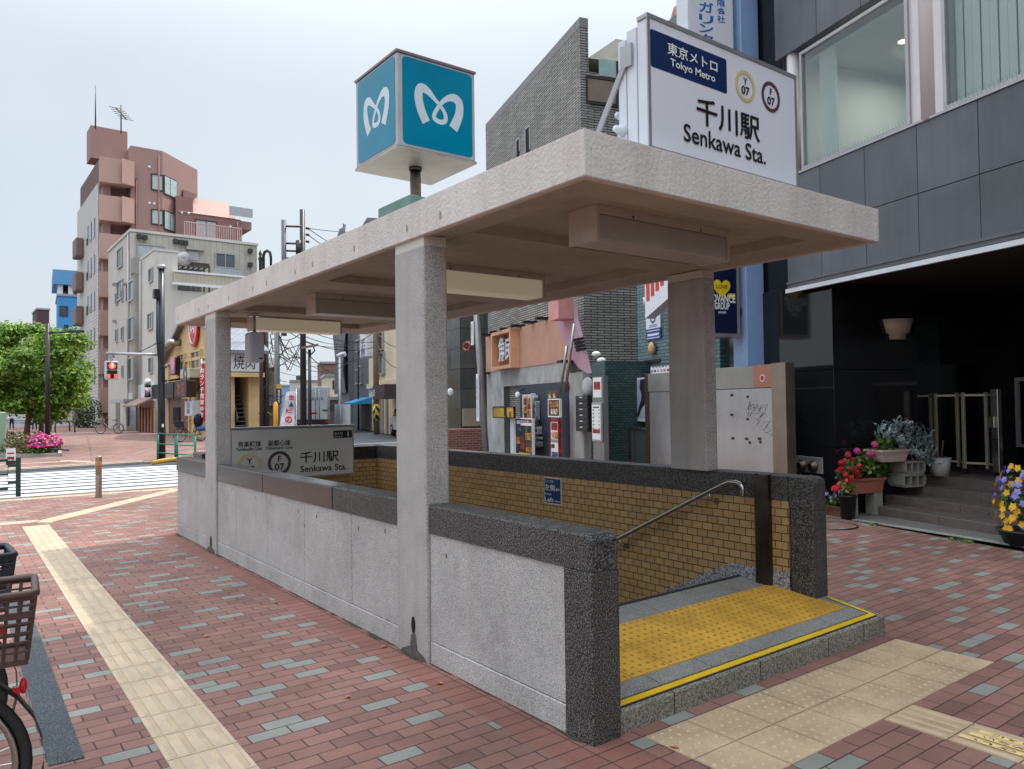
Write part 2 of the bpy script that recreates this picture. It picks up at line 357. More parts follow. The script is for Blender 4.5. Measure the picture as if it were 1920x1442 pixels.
MAT['black'] = plain('black', rgb(24, 24, 26), .5, 0, .2)
MAT['hole'] = plain('dark hollow', rgb(10, 9, 9), .95, 0, .2)
MAT['stairs'] = granite('stair treads', rgb(70, 70, 70), rgb(100, 98, 96), rgb(124, 122, 118), 180, .7)
M_ = MAT
# ================================================================== ground
HX0, HX1, HY0, HY1 = 2.6, 5.1, 3.79, 10.1      # stair well opening
def sheet_with_hole(mb, X0, X1, Y0, Y1, z):
    for a in ((X0, HX0, Y0, Y1), (HX1, X1, Y0, Y1), (HX0, HX1, Y0, HY0), (HX0, HX1, HY1, Y1)):
        mb.quad((a[0], a[2], z), (a[1], a[2], z), (a[1], a[3], z), (a[0], a[3], z))
g = MB(); sheet_with_hole(g, -900, 900, -900, 900, -.06)
struct('ground', g, M_['asphalt'])
AZ_E = math.radians(17.1); DE = Vector((math.sin(AZ_E), math.cos(AZ_E), 0))
def eline(y, d=0): return 9.96+math.tan(AZ_E)*(y-5.9)+d        # x of the shop front line
pv = MB()
YR0, YR1 = 16.62, 24.3
def slab(mb, poly, z1, z0=-.055): mb.prism(poly, 'z', z0, z1)
slab(pv, [(-14, -9), (2.24, -9), (2.24, YR0), (-14, YR0)], 0); slab(pv, [(2.24, -9), (HX0, -9), (HX0, 2.2), (2.24, 2.2)], 0); slab(pv, [(2.24, 10.6), (HX0, 10.6), (HX0, YR0), (2.24, YR0)], 0)
slab(pv, [(HX0, -9), (HX1, -9), (HX1, HY0), (HX0, HY0)], 0)
slab(pv, [(HX0, HY1), (HX1, HY1), (HX1, YR0), (HX0, YR0)], 0)
slab(pv, [(HX1, -9), (eline(-9, .0), -9), (eline(YR0, -.3), YR0), (HX1, YR0)], 0)
struct('pavement', pv, M_['paver'])
pb = MB(); slab(pb, [(2.24, 2.2), (HX0, 2.2), (HX0, 10.6), (2.24, 10.6)], 0); struct('pavement_border', pb, M_['paverb'])
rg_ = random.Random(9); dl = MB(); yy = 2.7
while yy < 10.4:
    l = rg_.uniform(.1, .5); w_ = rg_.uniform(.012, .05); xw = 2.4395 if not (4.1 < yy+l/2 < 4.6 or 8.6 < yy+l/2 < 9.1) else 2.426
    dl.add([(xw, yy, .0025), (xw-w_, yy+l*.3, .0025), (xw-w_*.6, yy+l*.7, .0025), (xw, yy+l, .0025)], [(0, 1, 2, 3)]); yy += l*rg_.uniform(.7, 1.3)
struct('dirt_shade_edge', dl, plain('dirt and contact shade', rgb(64, 60, 52), .95, 0, .4, 30), 'stuff')  # dirt line along the wall base with contact shade painted into its dark colour
pl = MB(); slab(pl, [(-14, YR1+.35), (1.5, YR1+.35), (5.6, 25.3), (11.4, 27.5), (11.6, 40), (11.6, 92), (-14, 92)], 0)
struct('plaza', pl, M_['paver'])
kb = MB()
kb.box(-14, 16, YR0+.002, YR0+.17, -.05, .012)
kb.prism([(-14, YR1+.18), (1.5, YR1+.18), (5.65, 25.13), (5.6, 25.298), (1.5, YR1+.348), (-14, YR1+.348)], 'z', -.05, .012)
kb.prism([(5.652, 25.13), (11.55, 27.35), (11.402, 27.498), (5.602, 25.298)], 'z', -.05, .1)
struct('kerb', kb, M_['kerb'])
# grey stone strip and drain edge in front of the dark building
st = MB(); p0 = [(9.95, 6.3), (9.62, 4.7), (9.33, 3.316), (8.6, .4), (8.2, -9)]
st.prism([(x, y) for x, y in p0]+[(x+4, y) for x, y in p0[::-1]], 'z', .0, .006); struct('stone_strip', st, M_['stonestrip'])
se = MB(); se.prism([(x-.09, y) for x, y in p0]+[(x-.002, y) for x, y in p0[::-1]], 'z', .0, .012); struct('kerb_edge', se, M_['kerb'])
# crosswalk stripes
cw = MB()
for i in range(8):
    y = 17.35+i*.84
    cw.box(-.9+.12*i, 8.5, y, y+.44, -.058, -.05)
cw.box(-14, 30, 30.5, 30.65, -.058, -.05)
struct('road_marking', cw, M_['roadpaint'])
# far side: sunlit asphalt of the side street
# tactile guide strip tiles
def tact(mb, x, y, w, h, kind, z, rotd=0.0, dome=.0048):
    """one 300 mm tile: bars along local y or domes"""
    c, s_ = math.cos(rotd), math.sin(rotd)
    def tr(px, py, pz): return (x+px*c-py*s_, y+px*s_+py*c, pz)
    e = .0035; t = .006
    vs = [tr(-w/2+e, -h/2+e, z-.0005), tr(w/2-e, -h/2+e, z-.0005), tr(w/2-e, h/2-e, z-.0005), tr(-w/2+e, h/2-e, z-.0005)]
    vt = [(a, b, c_+t) for a, b, c_ in vs]
    mb.add(vs+vt, [(4, 5, 6, 7), (0, 1, 5, 4), (1, 2, 6, 5), (2, 3, 7, 6), (3, 0, 4, 7)])
    z2 = z+t-.0008
    if kind == 'bar':
        for k in range(4):
            bx = (-1.5+k)*w/4; a, b = w*.055, w*.03
            q = [tr(bx-a, -h*.45, z2), tr(bx+a, -h*.45, z2), tr(bx+a, h*.45, z2), tr(bx-a, h*.45, z2)]
            q2 = [tr(bx-b, -h*.43, z2+dome), tr(bx+b, -h*.43, z2+dome), tr(bx+b, h*.43, z2+dome), tr(bx-b, h*.43, z2+dome)]
            mb.add(q+q2, [(4, 5, 6, 7), (0, 1, 5, 4), (1, 2, 6, 5), (2, 3, 7, 6), (3, 0, 4, 7)], 1)
    else:
        for i in range(5):
            for j in range(5):
                cx, cy = (-2+i)*w/5, (-2+j)*h/5; n = 8
                r0 = [tr(cx+.0125*math.cos(6.2832*k/n), cy+.0125*math.sin(6.2832*k/n), z2) for k in range(n)]
                r1 = [tr(cx+.0075*math.cos(6.2832*k/n), cy+.0075*math.sin(6.2832*k/n), z2+dome) for k in range(n)]
                mb.add(r0+r1, [tuple(range(n, 2*n))]+[(k, (k+1) % n, (k+1) % n+n, k+n) for k in range(n)], 1)
tg = MB(); y = -1.2
while y < 12.5:
    tact(tg, .985+(y-3.5)*.0095, y, .32, .3, 'bar', 0, -.0095); y += .3
d0 = Vector((1.15, 12.75, 0)); d1 = Vector((3.75, 16.05, 0)); dd = (d1-d0).normalized(); L = (d1-d0).length; k = 0
while k*.3 < L:
    p = d0+dd*(k*.3+.15); tact(tg, p.x, p.y, .3, .3, 'bar', 0, math.atan2(dd.y, dd.x)-math.pi/2); k += 1
for i in range(9): tact(tg, 1.0-.3*i, 12.95+.02*i, .3, .3, 'bar' if i else 'dome', 0, math.pi/2)
for i in range(18): tact(tg, .9+.3*i, 16.3, .3, .3, 'dome', 0)
for i in range(12): tact(tg, 1.6+.3*i, 25.25+.05*i, .3, .3, 'dome', 0)
for i in range(7): tact(tg, 2.9-.1*i+.9, 25.9+.3*i, .3, .3, 'bar', 0)
for i in range(14): tact(tg, 3.0-.3*i, 27.2, .3, .3, 'bar', 0, math.pi/2)
struct('tactile_path', tg, [M_['tan'], plain('scuffed tan bar', rgb(184, 162, 136), .8, 0, .2, 5)])
tp = MB()
for i in range(8):
    for j in range(2): tact(tp, 2.85+.3*i, 2.44-.3*j, .3, .3, 'dome', 0)
yy = 1.84
for i in range(6): tact(tp, 3.925, yy-.002, .3, .3, 'bar', 0, 0, .004); yy -= .3
struct('tactile_landing', tp, [M_['tanworn'], plain('scuffed tan dome', rgb(190, 165, 136), .8, 0, .2, 5)])
lb_ = MB(); lt = MB()
for xx, y0, y1, tx in ((3.985, 1.1, 1.63, "ブロックのうえに"), (3.925, 1.1, 1.65, "自転車をとめない"), (3.865, 1.1, 1.67, "でください")):
    lb_.box(xx-.017, xx+.017, y0, y1, .009, .0112)
    letter(lt, tx, (xx, (y0+y1)/2-.02, .0112), (0, 1, 0), (-1, 0, 0), (y1-y0)*.86, .028, 0, .008, 1.0, .0008)
struct('path_marking', lb_, plain('pale yellow path band', rgb(226, 200, 132), .7, 0, .15, 9)); struct('path_lettering', lt, M_['ink'])
pt = MB(); pt.prism([(.4, 4.04), (.54, 4.03), (.6, 7.9), (.43, 7.9)], 'z', .0, .005); struct('asphalt_patch', pt, M_['patch'])
def manhole(x, y, r, lab):
    t = Th('manhole_cover', lab, 'manhole cover', W, (x, y, 0))
    m = MB(); m.disc((x, y, .001), (0, 0, 1), r, 28, None, .006); t.part('lid', m, M_['paver'])
    m = MB(); n = 28
    m.tube([(x+r*1.02*math.cos(6.2832*k/n), y+r*1.02*math.sin(6.2832*k/n), .004) for k in range(n)], .012, 6, 0, True, True); t.part('rim', m, M_['dsteel'])
manhole(9.05, 5.42, .34, 'round manhole cover filled with paving beside the flower pots')
mm = MB(); mm.disc((7.3, 25.95, .001), (0, 0, 1), .5, 20, None, .006); solo('manhole_cover', 'dark round manhole cover on the far red plaza', 'manhole cover', mm, M_['dsteel'])
lf = MB()
for x, y in ((2.72, 2.42), (1.8, 3.95), (2.2, 6.2), (1.5, 5.6), (2.36, 4.6), (2.3, 3.8)):
    a = random.random()*6; r = .028
    lf.add([(x+r*math.cos(a), y+r*math.sin(a), .006), (x+r*.6*math.cos(a+1.8), y+r*.6*math.sin(a+1.8), .016), (x-r*math.cos(a), y-r*math.sin(a), .008), (x+r*.6*math.cos(a-1.8), y+r*.6*math.sin(a-1.8), .012)], [(0, 1, 2, 3)])
struct('fallen_leaves', lf, plain('dry leaf', rgb(190, 120, 70), .7), 'stuff')
# ================================================================== the subway entrance
XL, XR, YF, YB = 2.443, 5.2, 2.66, 10.47
ZW, ZWR = .98, 1.04
ent = Th('subway_entrance', 'open granite walled subway entrance with a flat concrete canopy on pillars', 'subway entrance', W, (3.8, 2.7, 0))
def ps(x, y): return .11+(y-2.68)*.095+(x-2.65)*.008       # sloping landing
# left parapet
m = MB()
for y0, y1 in ((2.865, 4.147), (4.535, 5.28), (5.284, 6.195), (6.199, 7.111), (7.115, 8.026), (8.03, 8.684), (9.093, 10.47)):
    m.box(XL+.008, XL+.16, y0, y1-.003, .135, .803, 0, .004, 1)
ent.part('wall_panel', m, M_['granite'])
m = MB()
for y0, y1 in ((2.865, 4.147), (4.535, 6.195), (6.199, 8.026), (8.03, 8.684), (9.093, 10.47)): m.box(XL+.004, XL+.162, y0, y1-.003, -.03, .132, 0, .004, 1)
ent.part('plinth', m, M_['granite'])
m = MB(); m.box(XL+.16, 2.618, 2.87, 10.46, -.05, .8); m.box(XL+.012, XL+.16, 4.1, 4.6, 0, .8); m.box(XL+.012, XL+.16, 8.6, 9.12, 0, .8)
ent.part('wall_core', m, M_['tantile'])
def rprof(y0, y1, z0, z1, r):   # front upper corner rounded, seen from the side (y,z)
    q = [(y1, z0), (y1, z1)]
    for k in range(6):
        a = math.pi/2+math.pi/2*k/5; q.append((y0+r+r*math.cos(a), z1-r+r*math.sin(a)))
    return q+[(y0, z0)]
def stone(mb, x0, x1, y0, y1, z0, z1, r=0, mi=0):
    """block with eased top edges, optional rounded front upper corner"""
    prof = rprof(y0, y1, z0, z1, r) if r else [(y1, z0), (y1, z1), (y0, z1), (y0, z0)]
    bm = bmesh.new(); tmp = MB(); tmp.prism(prof, 'x', x0, x1)
    vs = [bm.verts.new(v) for v in tmp.v]
    for f in tmp.f: bm.faces.new([vs[i] for i in f])
    bmesh.ops.recalc_face_normals(bm, faces=bm.faces[:])
    ed = [e for e in bm.edges if not (abs(e.verts[0].co.x-e.verts[1].co.x) > 1e-6 and r) and max(v.co.z for v in e.verts) > z0+.01]
    bmesh.ops.bevel(bm, geom=ed, offset=.012, segments=2, profile=.5, affect='EDGES', clamp_overlap=True)
    bm.verts.index_update(); mb.add([v.co.copy() for v in bm.verts], [[v.index for v in f.verts] for f in bm.faces], mi); bm.free()
m = MB(); stone(m, XL-.002, 2.622, 2.662, 4.146, .805, ZW, .05); stone(m, XL-.002, 2.622, 4.536, 5.6, .806, ZW)
m.box(XL-.002, 2.622, 2.66, 2.862, -.03, .803, 0, .008)
ent.part('end_post', m, M_['dgranite'])
m = MB()
for y0, y1 in ((5.603, 7.2), (7.203, 8.684), (9.094, 10.475)): stone(m, XL-.004, 2.624, y0, y1, .806, ZW)
ent.part('coping', m, M_['pgranite'])
# polished tops of the near copings
# right parapet
m = MB(); stone(m, 5.03, XR, 3.33, 9.99, .855, ZWR); ent.part('coping', m, M_['dgranite'])
m = MB(); stone(m, 5.028, XR+.002, 3.125, 3.328, .803, ZWR, .05); m.box(5.028, XR+.002, 3.125, 3.31, .1, .80, 0, .008); m.box(5.03, XR, 3.312, 3.325, .2, .8)
ent.part('end_post', m, M_['dgranite'])
m = MB(); m.box(5.036, XR-.004, 3.314, 10.3, -2.6, .853); m.box(2.625, 5.036, 10.0, 10.4, -2.6, .842); m.box(2.59, 2.616, 3.8, 10.0, -2.6, .0)
ent.part('tiled_wall', m, M_['tantile'])
m = MB(); stone(m, 2.626, 5.2, 9.995, 10.42, .845, 1.03); ent.part('coping', m, M_['pgranite'])
m = MB(); m.add([(5.03, y, z) for y, z in ((3.315, .12), (3.315, .327), (3.85, .32), (7.4, -1.45), (10, -1.45), (10, -1.7), (7.3, -1.7), (3.95, .1))], [tuple(range(8))])
m.add([(5.0352, y, z) for y, z in ((3.315, .327), (3.85, .32), (7.4, -1.45))]+[(5.03, y, z) for y, z in ((3.315, .327), (3.85, .32), (7.4, -1.45))], [(0, 1, 4, 3), (1, 2, 5, 4)])
ent.part('skirting', m, M_['skirt'])
m = MB(); m.box(4.992, 5.0, 3.478, 3.584, .17, 1.035); m.box(4.992, 5.034, 3.47, 3.478, .17, 1.042); m.box(4.992, 5.034, 3.584, 3.592, .17, 1.042)
ent.part('flood_board_channel', m, M_['dsteel'])
# landing
m = MB(); xs = [2.625+.4128*i for i in range(7)]
for i in range(6):
    x0, x1 = xs[i]+.0022, xs[i+1]-.0022
    for y0, y1 in ((2.78, 3.1), (3.1015, 3.44), (3.4415, 3.772)):
        m.quad((x0, y0, ps(x0, y0)), (x1, y0, ps(x1, y0)), (x1, y1, ps(x1, y1)), (x0, y1, ps(x0, y1)))
m.quad((5.102, 2.78, ps(5.1, 2.78)), (5.14, 2.68, ps(5.14, 2.68)), (XR, 3.13, ps(XR, 3.13)), (5.102, 3.13, ps(5.102, 3.13)))
m.quad((2.625, 3.7718, .2), (5.03, 3.7718, .2), (5.03, 3.772, .05), (2.625, 3.772, .05))
ent.part('landing', m, M_['sgranite'])
m = MB(); fx = [2.625, 3.02, 3.75, 4.45, 4.87, 5.14]
for i in range(5):
    x0, x1 = fx[i]+.003, fx[i+1]-.003
    v = [(x0, 2.68, -.03), (x1, 2.68, -.03), (x1, 2.68, ps(x1, 2.68)-.008), (x0, 2.68, ps(x0, 2.68)-.008), (x0, 2.69, ps(x0, 2.69)), (x1, 2.69, ps(x1, 2.69)), (x1, 2.7795, ps(x1, 2.78)), (x0, 2.7795, ps(x0, 2.78))]
    m.add(v, [(0, 1, 2, 3), (3, 2, 5, 4), (4, 5, 6, 7)])
m.add([(5.139, 2.68, -.03), (XR, 3.13, -.03), (XR, 3.13, ps(XR, 3.13)), (5.139, 2.68, ps(5.14, 2.68)-.006)], [(0, 1, 2, 3)])
ent.part('step_edge', m, M_['rgranite'])
def strip(mb, a, b, wd, z, mi=0, th=.003):
    a = Vector(a); b = Vector(b); t = (b-a).normalized(); nn = Vector((-t.y, t.x))*(wd/2); ps_ = [a-nn, b-nn, b+nn, a+nn]
    lo = [(p.x, p.y, ps(p.x, p.y)+z) for p in ps_]; hi = [(x, y, q+th) for x, y, q in lo]
    mb.add(lo+hi, [(4, 5, 6, 7), (0, 1, 5, 4), (1, 2, 6, 5), (2, 3, 7, 6), (3, 0, 4, 7)], mi)
m = MB(); strip(m, (2.63, 2.735), (5.09, 2.735), .066, .0005, 0, .0022); strip(m, (5.095, 2.72), (5.155, 3.1), .05, .0007, 0, .0022); ent.part('edge_backing', m, M_['blackrub'])
m = MB(); strip(m, (2.63, 2.735), (5.1, 2.735), .04, .003); strip(m, (5.09, 2.74), (5.152, 3.1), .03, .0032); ent.part('anti_slip_strip', m, M_['yline'])
m = MB(); strip(m, (2.63, 3.765), (5.028, 3.765), .03, .0005, 0, .004); ent.part('stair_nosing', m, M_['blackrub'])
pad = MB()
for i in range(8):
    for j in range(2):
        if (i, j) == (1, 1): continue
        sub = MB(); tact(sub, 2.80+.3*i, 3.055+.3*j, .3, .3, 'dome', 0)
        pad.add([(x, y, ps(x, y)+z+.001) for x, y, z in sub.v], sub.f); pad.m[-len(sub.m):] = sub.m
sub = MB(); tact(sub, 3.1+.035, 3.34, .23, .27, 'dome', 0); pad.add([(x, y, ps(x, y)+z+.001) for x, y, z in sub.v], sub.f); pad.m[-len(sub.m):] = sub.m
ent.part('tactile_tile', pad, [M_['yellow'], plain('worn dome top', rgb(174, 130, 48), .7, 0, .25, 20)])
m = MB(); m.disc((3.03, 3.46, ps(3.03, 3.46)+.0015), (0, 0, 1), .05, 18, None, .006); ent.part('floor_socket', m, M_['steel'])
m = MB()
for i in range(13): m.box(2.622, 5.03, 3.775+.3*i, 3.775+.3*(i+1)+.03, -2.6, .05-.16*i)
ent.part('stairs', m, M_['stairs'])
# pillars
def pillar(x0, x1, y0, y1, zb):
    m = MB(); m.box(x0, x1, y0, y1, zb, 2.61, 0, .012, 2); return ent.part('pillar', m, M_['granitep'])
def pcap(p, x0, x1, y0, y1):
    m = MB(); m.box(x0+.005, x1-.005, y0+.005, y1-.005, 2.6, 2.67); ent.part('pillar_cap', m, M_['cap'], p)
for x0, x1, y0, y1, zb in ((2.427, 2.6, 4.149, 4.533, -.02), (2.427, 2.6, 8.686, 9.091, -.02), (4.95, 5.1, 4.01, 4.39, 1.036), (4.95, 5.1, 8.69, 9.09, 1.036)):
    p = pillar(x0, x1, y0, y1, zb); pcap(p, x0, x1, y0, y1)
    if zb < 0:
        m = MB(); c = (x0-.0005, (y0+y1)/2-.02, .2 if y0 < 5 else .12); m.disc(c, (-1, 0, 0), .024, 14, .055, .003); ent.part('weep_hole', m, M_['hole'], p)
        m = MB()
        yc = c[1]
        m.add([(x0-.0022, yc+a, z) for a, z in ((-.03, .14), (-.005, .155), (.03, .13), (.045, .06), (.15, .02), (.17, .0), (-.17, .0), (-.12, .035), (-.05, .05))], [tuple(range(9))[::-1]]); ent.part('moss_stain', m, plain('damp moss', rgb(98, 92, 84), .95, 0, .5, 25), p)
for sx, sy in ((563, 355), (645, 380), (813, 433), (920, 465), (1167, 535), (1683, 697), (422, 308), (245, 258), (1323, 552), (850, 520)):
    d = ray(300+sx*.319, 820+sy*.319); t = (XL+.008)/d.x; m = MB(); m.disc((XL+.0085, d.y*t, CAMH+d.z*t), (-1, 0, 0), .007, 8, .016, .0015); ent.part('bolt_mark', m, M_['dsteel'])
# canopy
cx0, cx1, cy0, cy1, cz0, cz1 = 2.411, 5.102, 2.631, 10.383, 2.663, 2.89
m = MB()
m.box(cx0+.001, cx1-.001, cy0+.001, cy1-.001, 2.80, cz1-.0)
can = ent.part('canopy', m, [M_['fascia']])
m = MB()   # fascia rim
m.box(cx0, cx0+.05, cy0, cy1, cz0, cz1-.001, 0, .006, 1); m.box(cx1-.05, cx1, cy0, cy1, cz0, cz1-.001, 0, .006, 1)
m.box(cx0+.05, cx1-.05, cy0, cy0+.05, cz0, cz1-.001, 0, .006, 1); m.box(cx0+.05, cx1-.05, cy1-.05, cy1, cz0, cz1-.001, 0, .006, 1)
ent.part('fascia', m, M_['fascia'], can)
m = MB()
def slope_beam(p_out, p_in, a, b, along):   # sloped underside from the rim in to the ceiling panel
    pass
m.box(cx0+.05, cx1-.05, cy0+.05, cy1-.05, 2.765, 2.799)      # ceiling panel
ix0, ix1, iy0, iy1 = cx0+.05, cx1-.05, cy0+.05, cy1-.05
B = .30; z_o, z_i = 2.667, 2.70
def ringbeam(x0, x1, y0, y1, d0, d1):
    o = [(x0, y0), (x1, y0), (x1, y1), (x0, y1)]; i = [(x0+d0, y0+d1), (x1-d0, y0+d1), (x1-d0, y1-d1), (x0+d0, y1-d1)]
    v = [(*p, z_o) for p in o]+[(*p, z_i) for p in i]+[(*p, 2.766) for p in i]
    m.add(v, [f[::-1] for f in ((0, 4, 5, 1), (1, 5, 6, 2), (2, 6, 7, 3), (3, 7, 4, 0), (4, 8, 9, 5), (5, 9, 10, 6), (6, 10, 11, 7), (7, 11, 8, 4))][:0]+[(0, 4, 5, 1), (1, 5, 6, 2), (2, 6, 7, 3), (3, 7, 4, 0), (4, 8, 9, 5), (5, 9, 10, 6), (6, 10, 11, 7), (7, 11, 8, 4)])
ringbeam(ix0, ix1, iy0, iy1, .26, .3)
for yb in (4.02, 6.3, 8.7): m.box(ix0+.25, ix1-.25, yb, yb+.38, 2.695, 2.766)
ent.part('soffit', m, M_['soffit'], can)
for sx, sy in ((35, 560), (137, 522), (183, 505), (283, 463), (400, 418), (467, 392), (605, 337), (690, 298), (893, 222), (1150, 125), (1312, 62)):
    px, py = 320+sx*.3854, 380+sy*.3854
    d = ray(px, py); t = cx0/d.x; yy, zz = d.y*t, CAMH+d.z*t
    m = MB(); m.disc((cx0-.0005, yy, zz), (-1, 0, 0), .012, 10, .026, .0015); ent.part('filled_bolt_hole', m, plain('grey mortar plug', rgb(160, 154, 148), .9, 0, .3, 60), can)
# handrail
hr = Th('handrail', 'stainless steel handrail running down the tiled stair wall', 'handrail', W, (5.03, 3.7, .9))
m = MB(); pts = [(4.945, 3.665, .862), (4.945, 3.665, .935), (4.945, 3.685, .962), (4.945, 3.72, .97), (4.945, 3.79, .968), (4.945, 3.86, .94)]
sl = (.363-.94)/(5.021-3.86); pts += [(4.945, 5.02, .94+sl*1.16), (4.945, 8.4, .94+sl*4.54)]
m.tube(pts, .0175, 12); hr.part('rail', m, M_['steel'])
for yb in (3.98, 5.0, 6.2, 7.4):
    zb = .94+sl*(yb-3.86); m = MB(); m.tube([(4.945, yb, zb-.015), (4.95, yb, zb-.06), (4.98, yb, zb-.085), (5.034, yb, zb-.085)], .007, 8); m.disc((5.033, yb, zb-.085), (-1, 0, 0), .026, 12, None, .006); hr.part('bracket', m, M_['steel'])
# ceiling lights
lab = {0: 'grey unlit box light nearest the canopy front', 1: 'cream box light behind the nearer left pillar', 2: 'brown housed box light third from the canopy front', 3: 'cream box light at the far end of the canopy'}
for i, (y, x0, x1) in enumerate(((3.25, 3.07, 4.3), (5.33, 3.07, 4.38), (7.43, 3.07, 4.38), (9.44, 3.1, 4.27))):
    t = Th('ceiling_light', lab[i], 'ceiling light', W, ((x0+x1)/2, y, 2.764), 'box lights under the canopy')
    d = .25; zb = 2.553; m = MB(); zt = 2.764
    m.box(x0, x0+.02, y, y+d, zb, zt); m.box(x1-.02, x1, y, y+d, zb, zt); m.box(x0+.02, x1-.02, y, y+d, zt-.05, zt); t.part('housing', m, M_['lampf'])
    lit = i in (1, 3); m = MB(); m.box(x0+.021, x1-.021, y+.008, y+d-.008, zb+.004, zt-.05, 0, .012, 2); t.part('diffuser', m, M_['lampw'] if lit else M_['lampo'])
    m = MB()
    for xx in (x0+.3, x1-.3): m.box(xx-.004, xx+.004, y-.004, y, zt-.05, zt-.03)
    t.part('clip', m, M_['black'])
# loudspeaker hung under the canopy
t = Th('loudspeaker', 'white box loudspeaker hanging under the canopy by the far pillar', 'loudspeaker', W, (2.95, 8.9, 2.66))
m = MB(); m.box(2.85, 3.02, 8.8, 9.02, 2.12, 2.47, 0, .03, 3); t.part('cabinet', m, M_['whitep'])
m = MB(); m.box(2.868, 3.002, 8.794, 8.798, 2.15, 2.44, 0, .0015, 1); t.part('grille', m, plain('pale speaker grille', rgb(196, 204, 220), .5, 0, .08, 30))
m = MB(); m.box(2.95, 2.99, 8.791, 8.7935, 2.157, 2.172); t.part('badge', m, M_['ink'])
m = MB(); m.tube([(2.935, 8.91, 2.47), (2.935, 8.91, 2.68)], .016, 8); m.box(2.88, 2.99, 8.86, 8.96, 2.66, 2.675); t.part('bracket', m, M_['alu'])
# ------------------------------------------------------------------ cube emblem sign on the roof
ux0, uy0, us, uz0, uz1 = 2.75, 5.07, .71, 3.545, 4.29
cb = Th('cube_sign', 'blue illuminated cube sign with a looped white letter on a roof post', 'sign', W, (ux0+us/2, uy0+us/2, cz1))
m = MB(); m.box(ux0, ux0+us, uy0, uy0+us, uz0+.015, uz1-.015, 0, .008, 1); cb.part('cabinet', m, plain('pale sign casing', rgb(176, 178, 180), .5, 0, .15, 5))
m = MB(); m.box(ux0-.008, ux0+us+.008, uy0-.008, uy0+us+.008, uz1-.014, uz1+.004); cb.part('top_rim', m, plain('mauve grey rim', rgb(128, 118, 124), .5))
m = MB(); m.box(ux0-.008, ux0+us+.008, uy0-.008, uy0+us+.008, uz0-.004, uz0+.0145); cb.part('bottom_plate', m, plain('stained underside plate', rgb(184, 176, 164), .5, .3, .3, 4))
def rrect(x0, x1, z0, z1, r, k=5):
    o = []
    for cx, cz, a0 in ((x1-r, z1-r, 0), (x0+r, z1-r, 90), (x0+r, z0+r, 180), (x1-r, z0+r, 270)):
        for i in range(k+1):
            a = math.radians(a0+90*i/k); o.append((cx+r*math.cos(a), cz+r*math.sin(a)))
    return o
EMB = [(660, 700, 36), (625, 620, 36), (604, 540, 36), (600, 480, 34), (612, 440, 33), (640, 436, 32), (680, 465, 26), (722, 515, 17), (762, 560, 14), (800, 612, 15), (818, 660, 17), (812, 695, 18), (780, 703, 18), (738, 685, 18), (722, 660, 17), (732, 625, 16), (762, 580, 15), (800, 540, 17), (850, 516, 24), (895, 520, 32), (928, 552, 35), (936, 600, 35), (925, 665, 36), (880, 757, 40)]
def emblem(mb, P, du):     # P(u,v) -> 3d; stroke along EMB in unit panel coordinates
    pts = []
    for x, y, wd in EMB:
        u = (x-475)/570; top = 180+165*u; bot = 855+135*u; pts.append((u, (bot-y)/(bot-top), wd/570*.92))
    S = []
    for i in range(len(pts)-1):
        p0, p1, p2, p3 = pts[max(i-1, 0)], pts[i], pts[i+1], pts[min(i+2, len(pts)-1)]
        for k in range(5):
            t = k/5; S.append(tuple(.5*((2*b)+(-a+c)*t+(2*a-5*b+4*c-d)*t*t+(-a+3*b-3*c+d)*t**3) for a, b, c, d in zip(p0, p1, p2, p3)))
    S.append(pts[-1]); L_, R_ = [], []
    for i, (u, v, wd) in enumerate(S):
        a, b = S[max(i-1, 0)], S[min(i+1, len(S)-1)]; tx, ty = b[0]-a[0], b[1]-a[1]; l = math.hypot(tx, ty); nx, ny = -ty/l, tx/l
        L_.append(P(u+nx*wd, v+ny*wd, i)); R_.append(P(u-nx*wd, v-ny*wd, i))
    n = len(S); mb.add(L_+R_, [(i, i+1, n+i+1, n+i) for i in range(n-1)])
for face in range(4):
    q0, q1 = .045, us-.03; zz0, zz1 = uz0+.04, uz1-.035
    poly = rrect(q0, q1, zz0, zz1, .035); m = MB(); e = MB(); w_, h_ = q1-q0, zz1-zz0
    def pos(s_, z, d, face=face):
        return {0: (ux0+s_, uy0-d, z), 1: (ux0+us+d, uy0+s_, z), 2: (ux0+us-s_, uy0+us+d, z), 3: (ux0-d, uy0+us-s_, z)}[face]
    n = len(poly); m.add([pos(a, b, .0) for a, b in poly]+[pos(a, b, .003) for a, b in poly], [tuple(range(n, 2*n))]+[(i, (i+1) % n, (i+1) % n+n, i+n) for i in range(n)])
    pn = cb.part('sign_panel', m, M_['teal'])
    emblem(e, lambda u, v, i: pos(q0+w_*u, zz0+h_*v, .0038+i*.00001), None); cb.part('emblem', e, M_['markw'], pn)
m = MB(); c = (ux0+us/2, uy0+us/2); m.tube([(*c, cz1), (*c, uz0)], .045, 16); cb.part('post', m, M_['steel'])
m = MB(); m.lathe((*c, uz0-.03), [(.05, 0), (.055, .004), (.055, .02), (.05, .026)], 16); cb.part('collar', m, M_['dsteel'])
m = MB(); m.box(c[0]-.26, c[0]+.2, c[1]-.36, c[1]+.16, cz1, 3.2, 0, .006, 1); cb.part('base_box', m, M_['greenbase'])
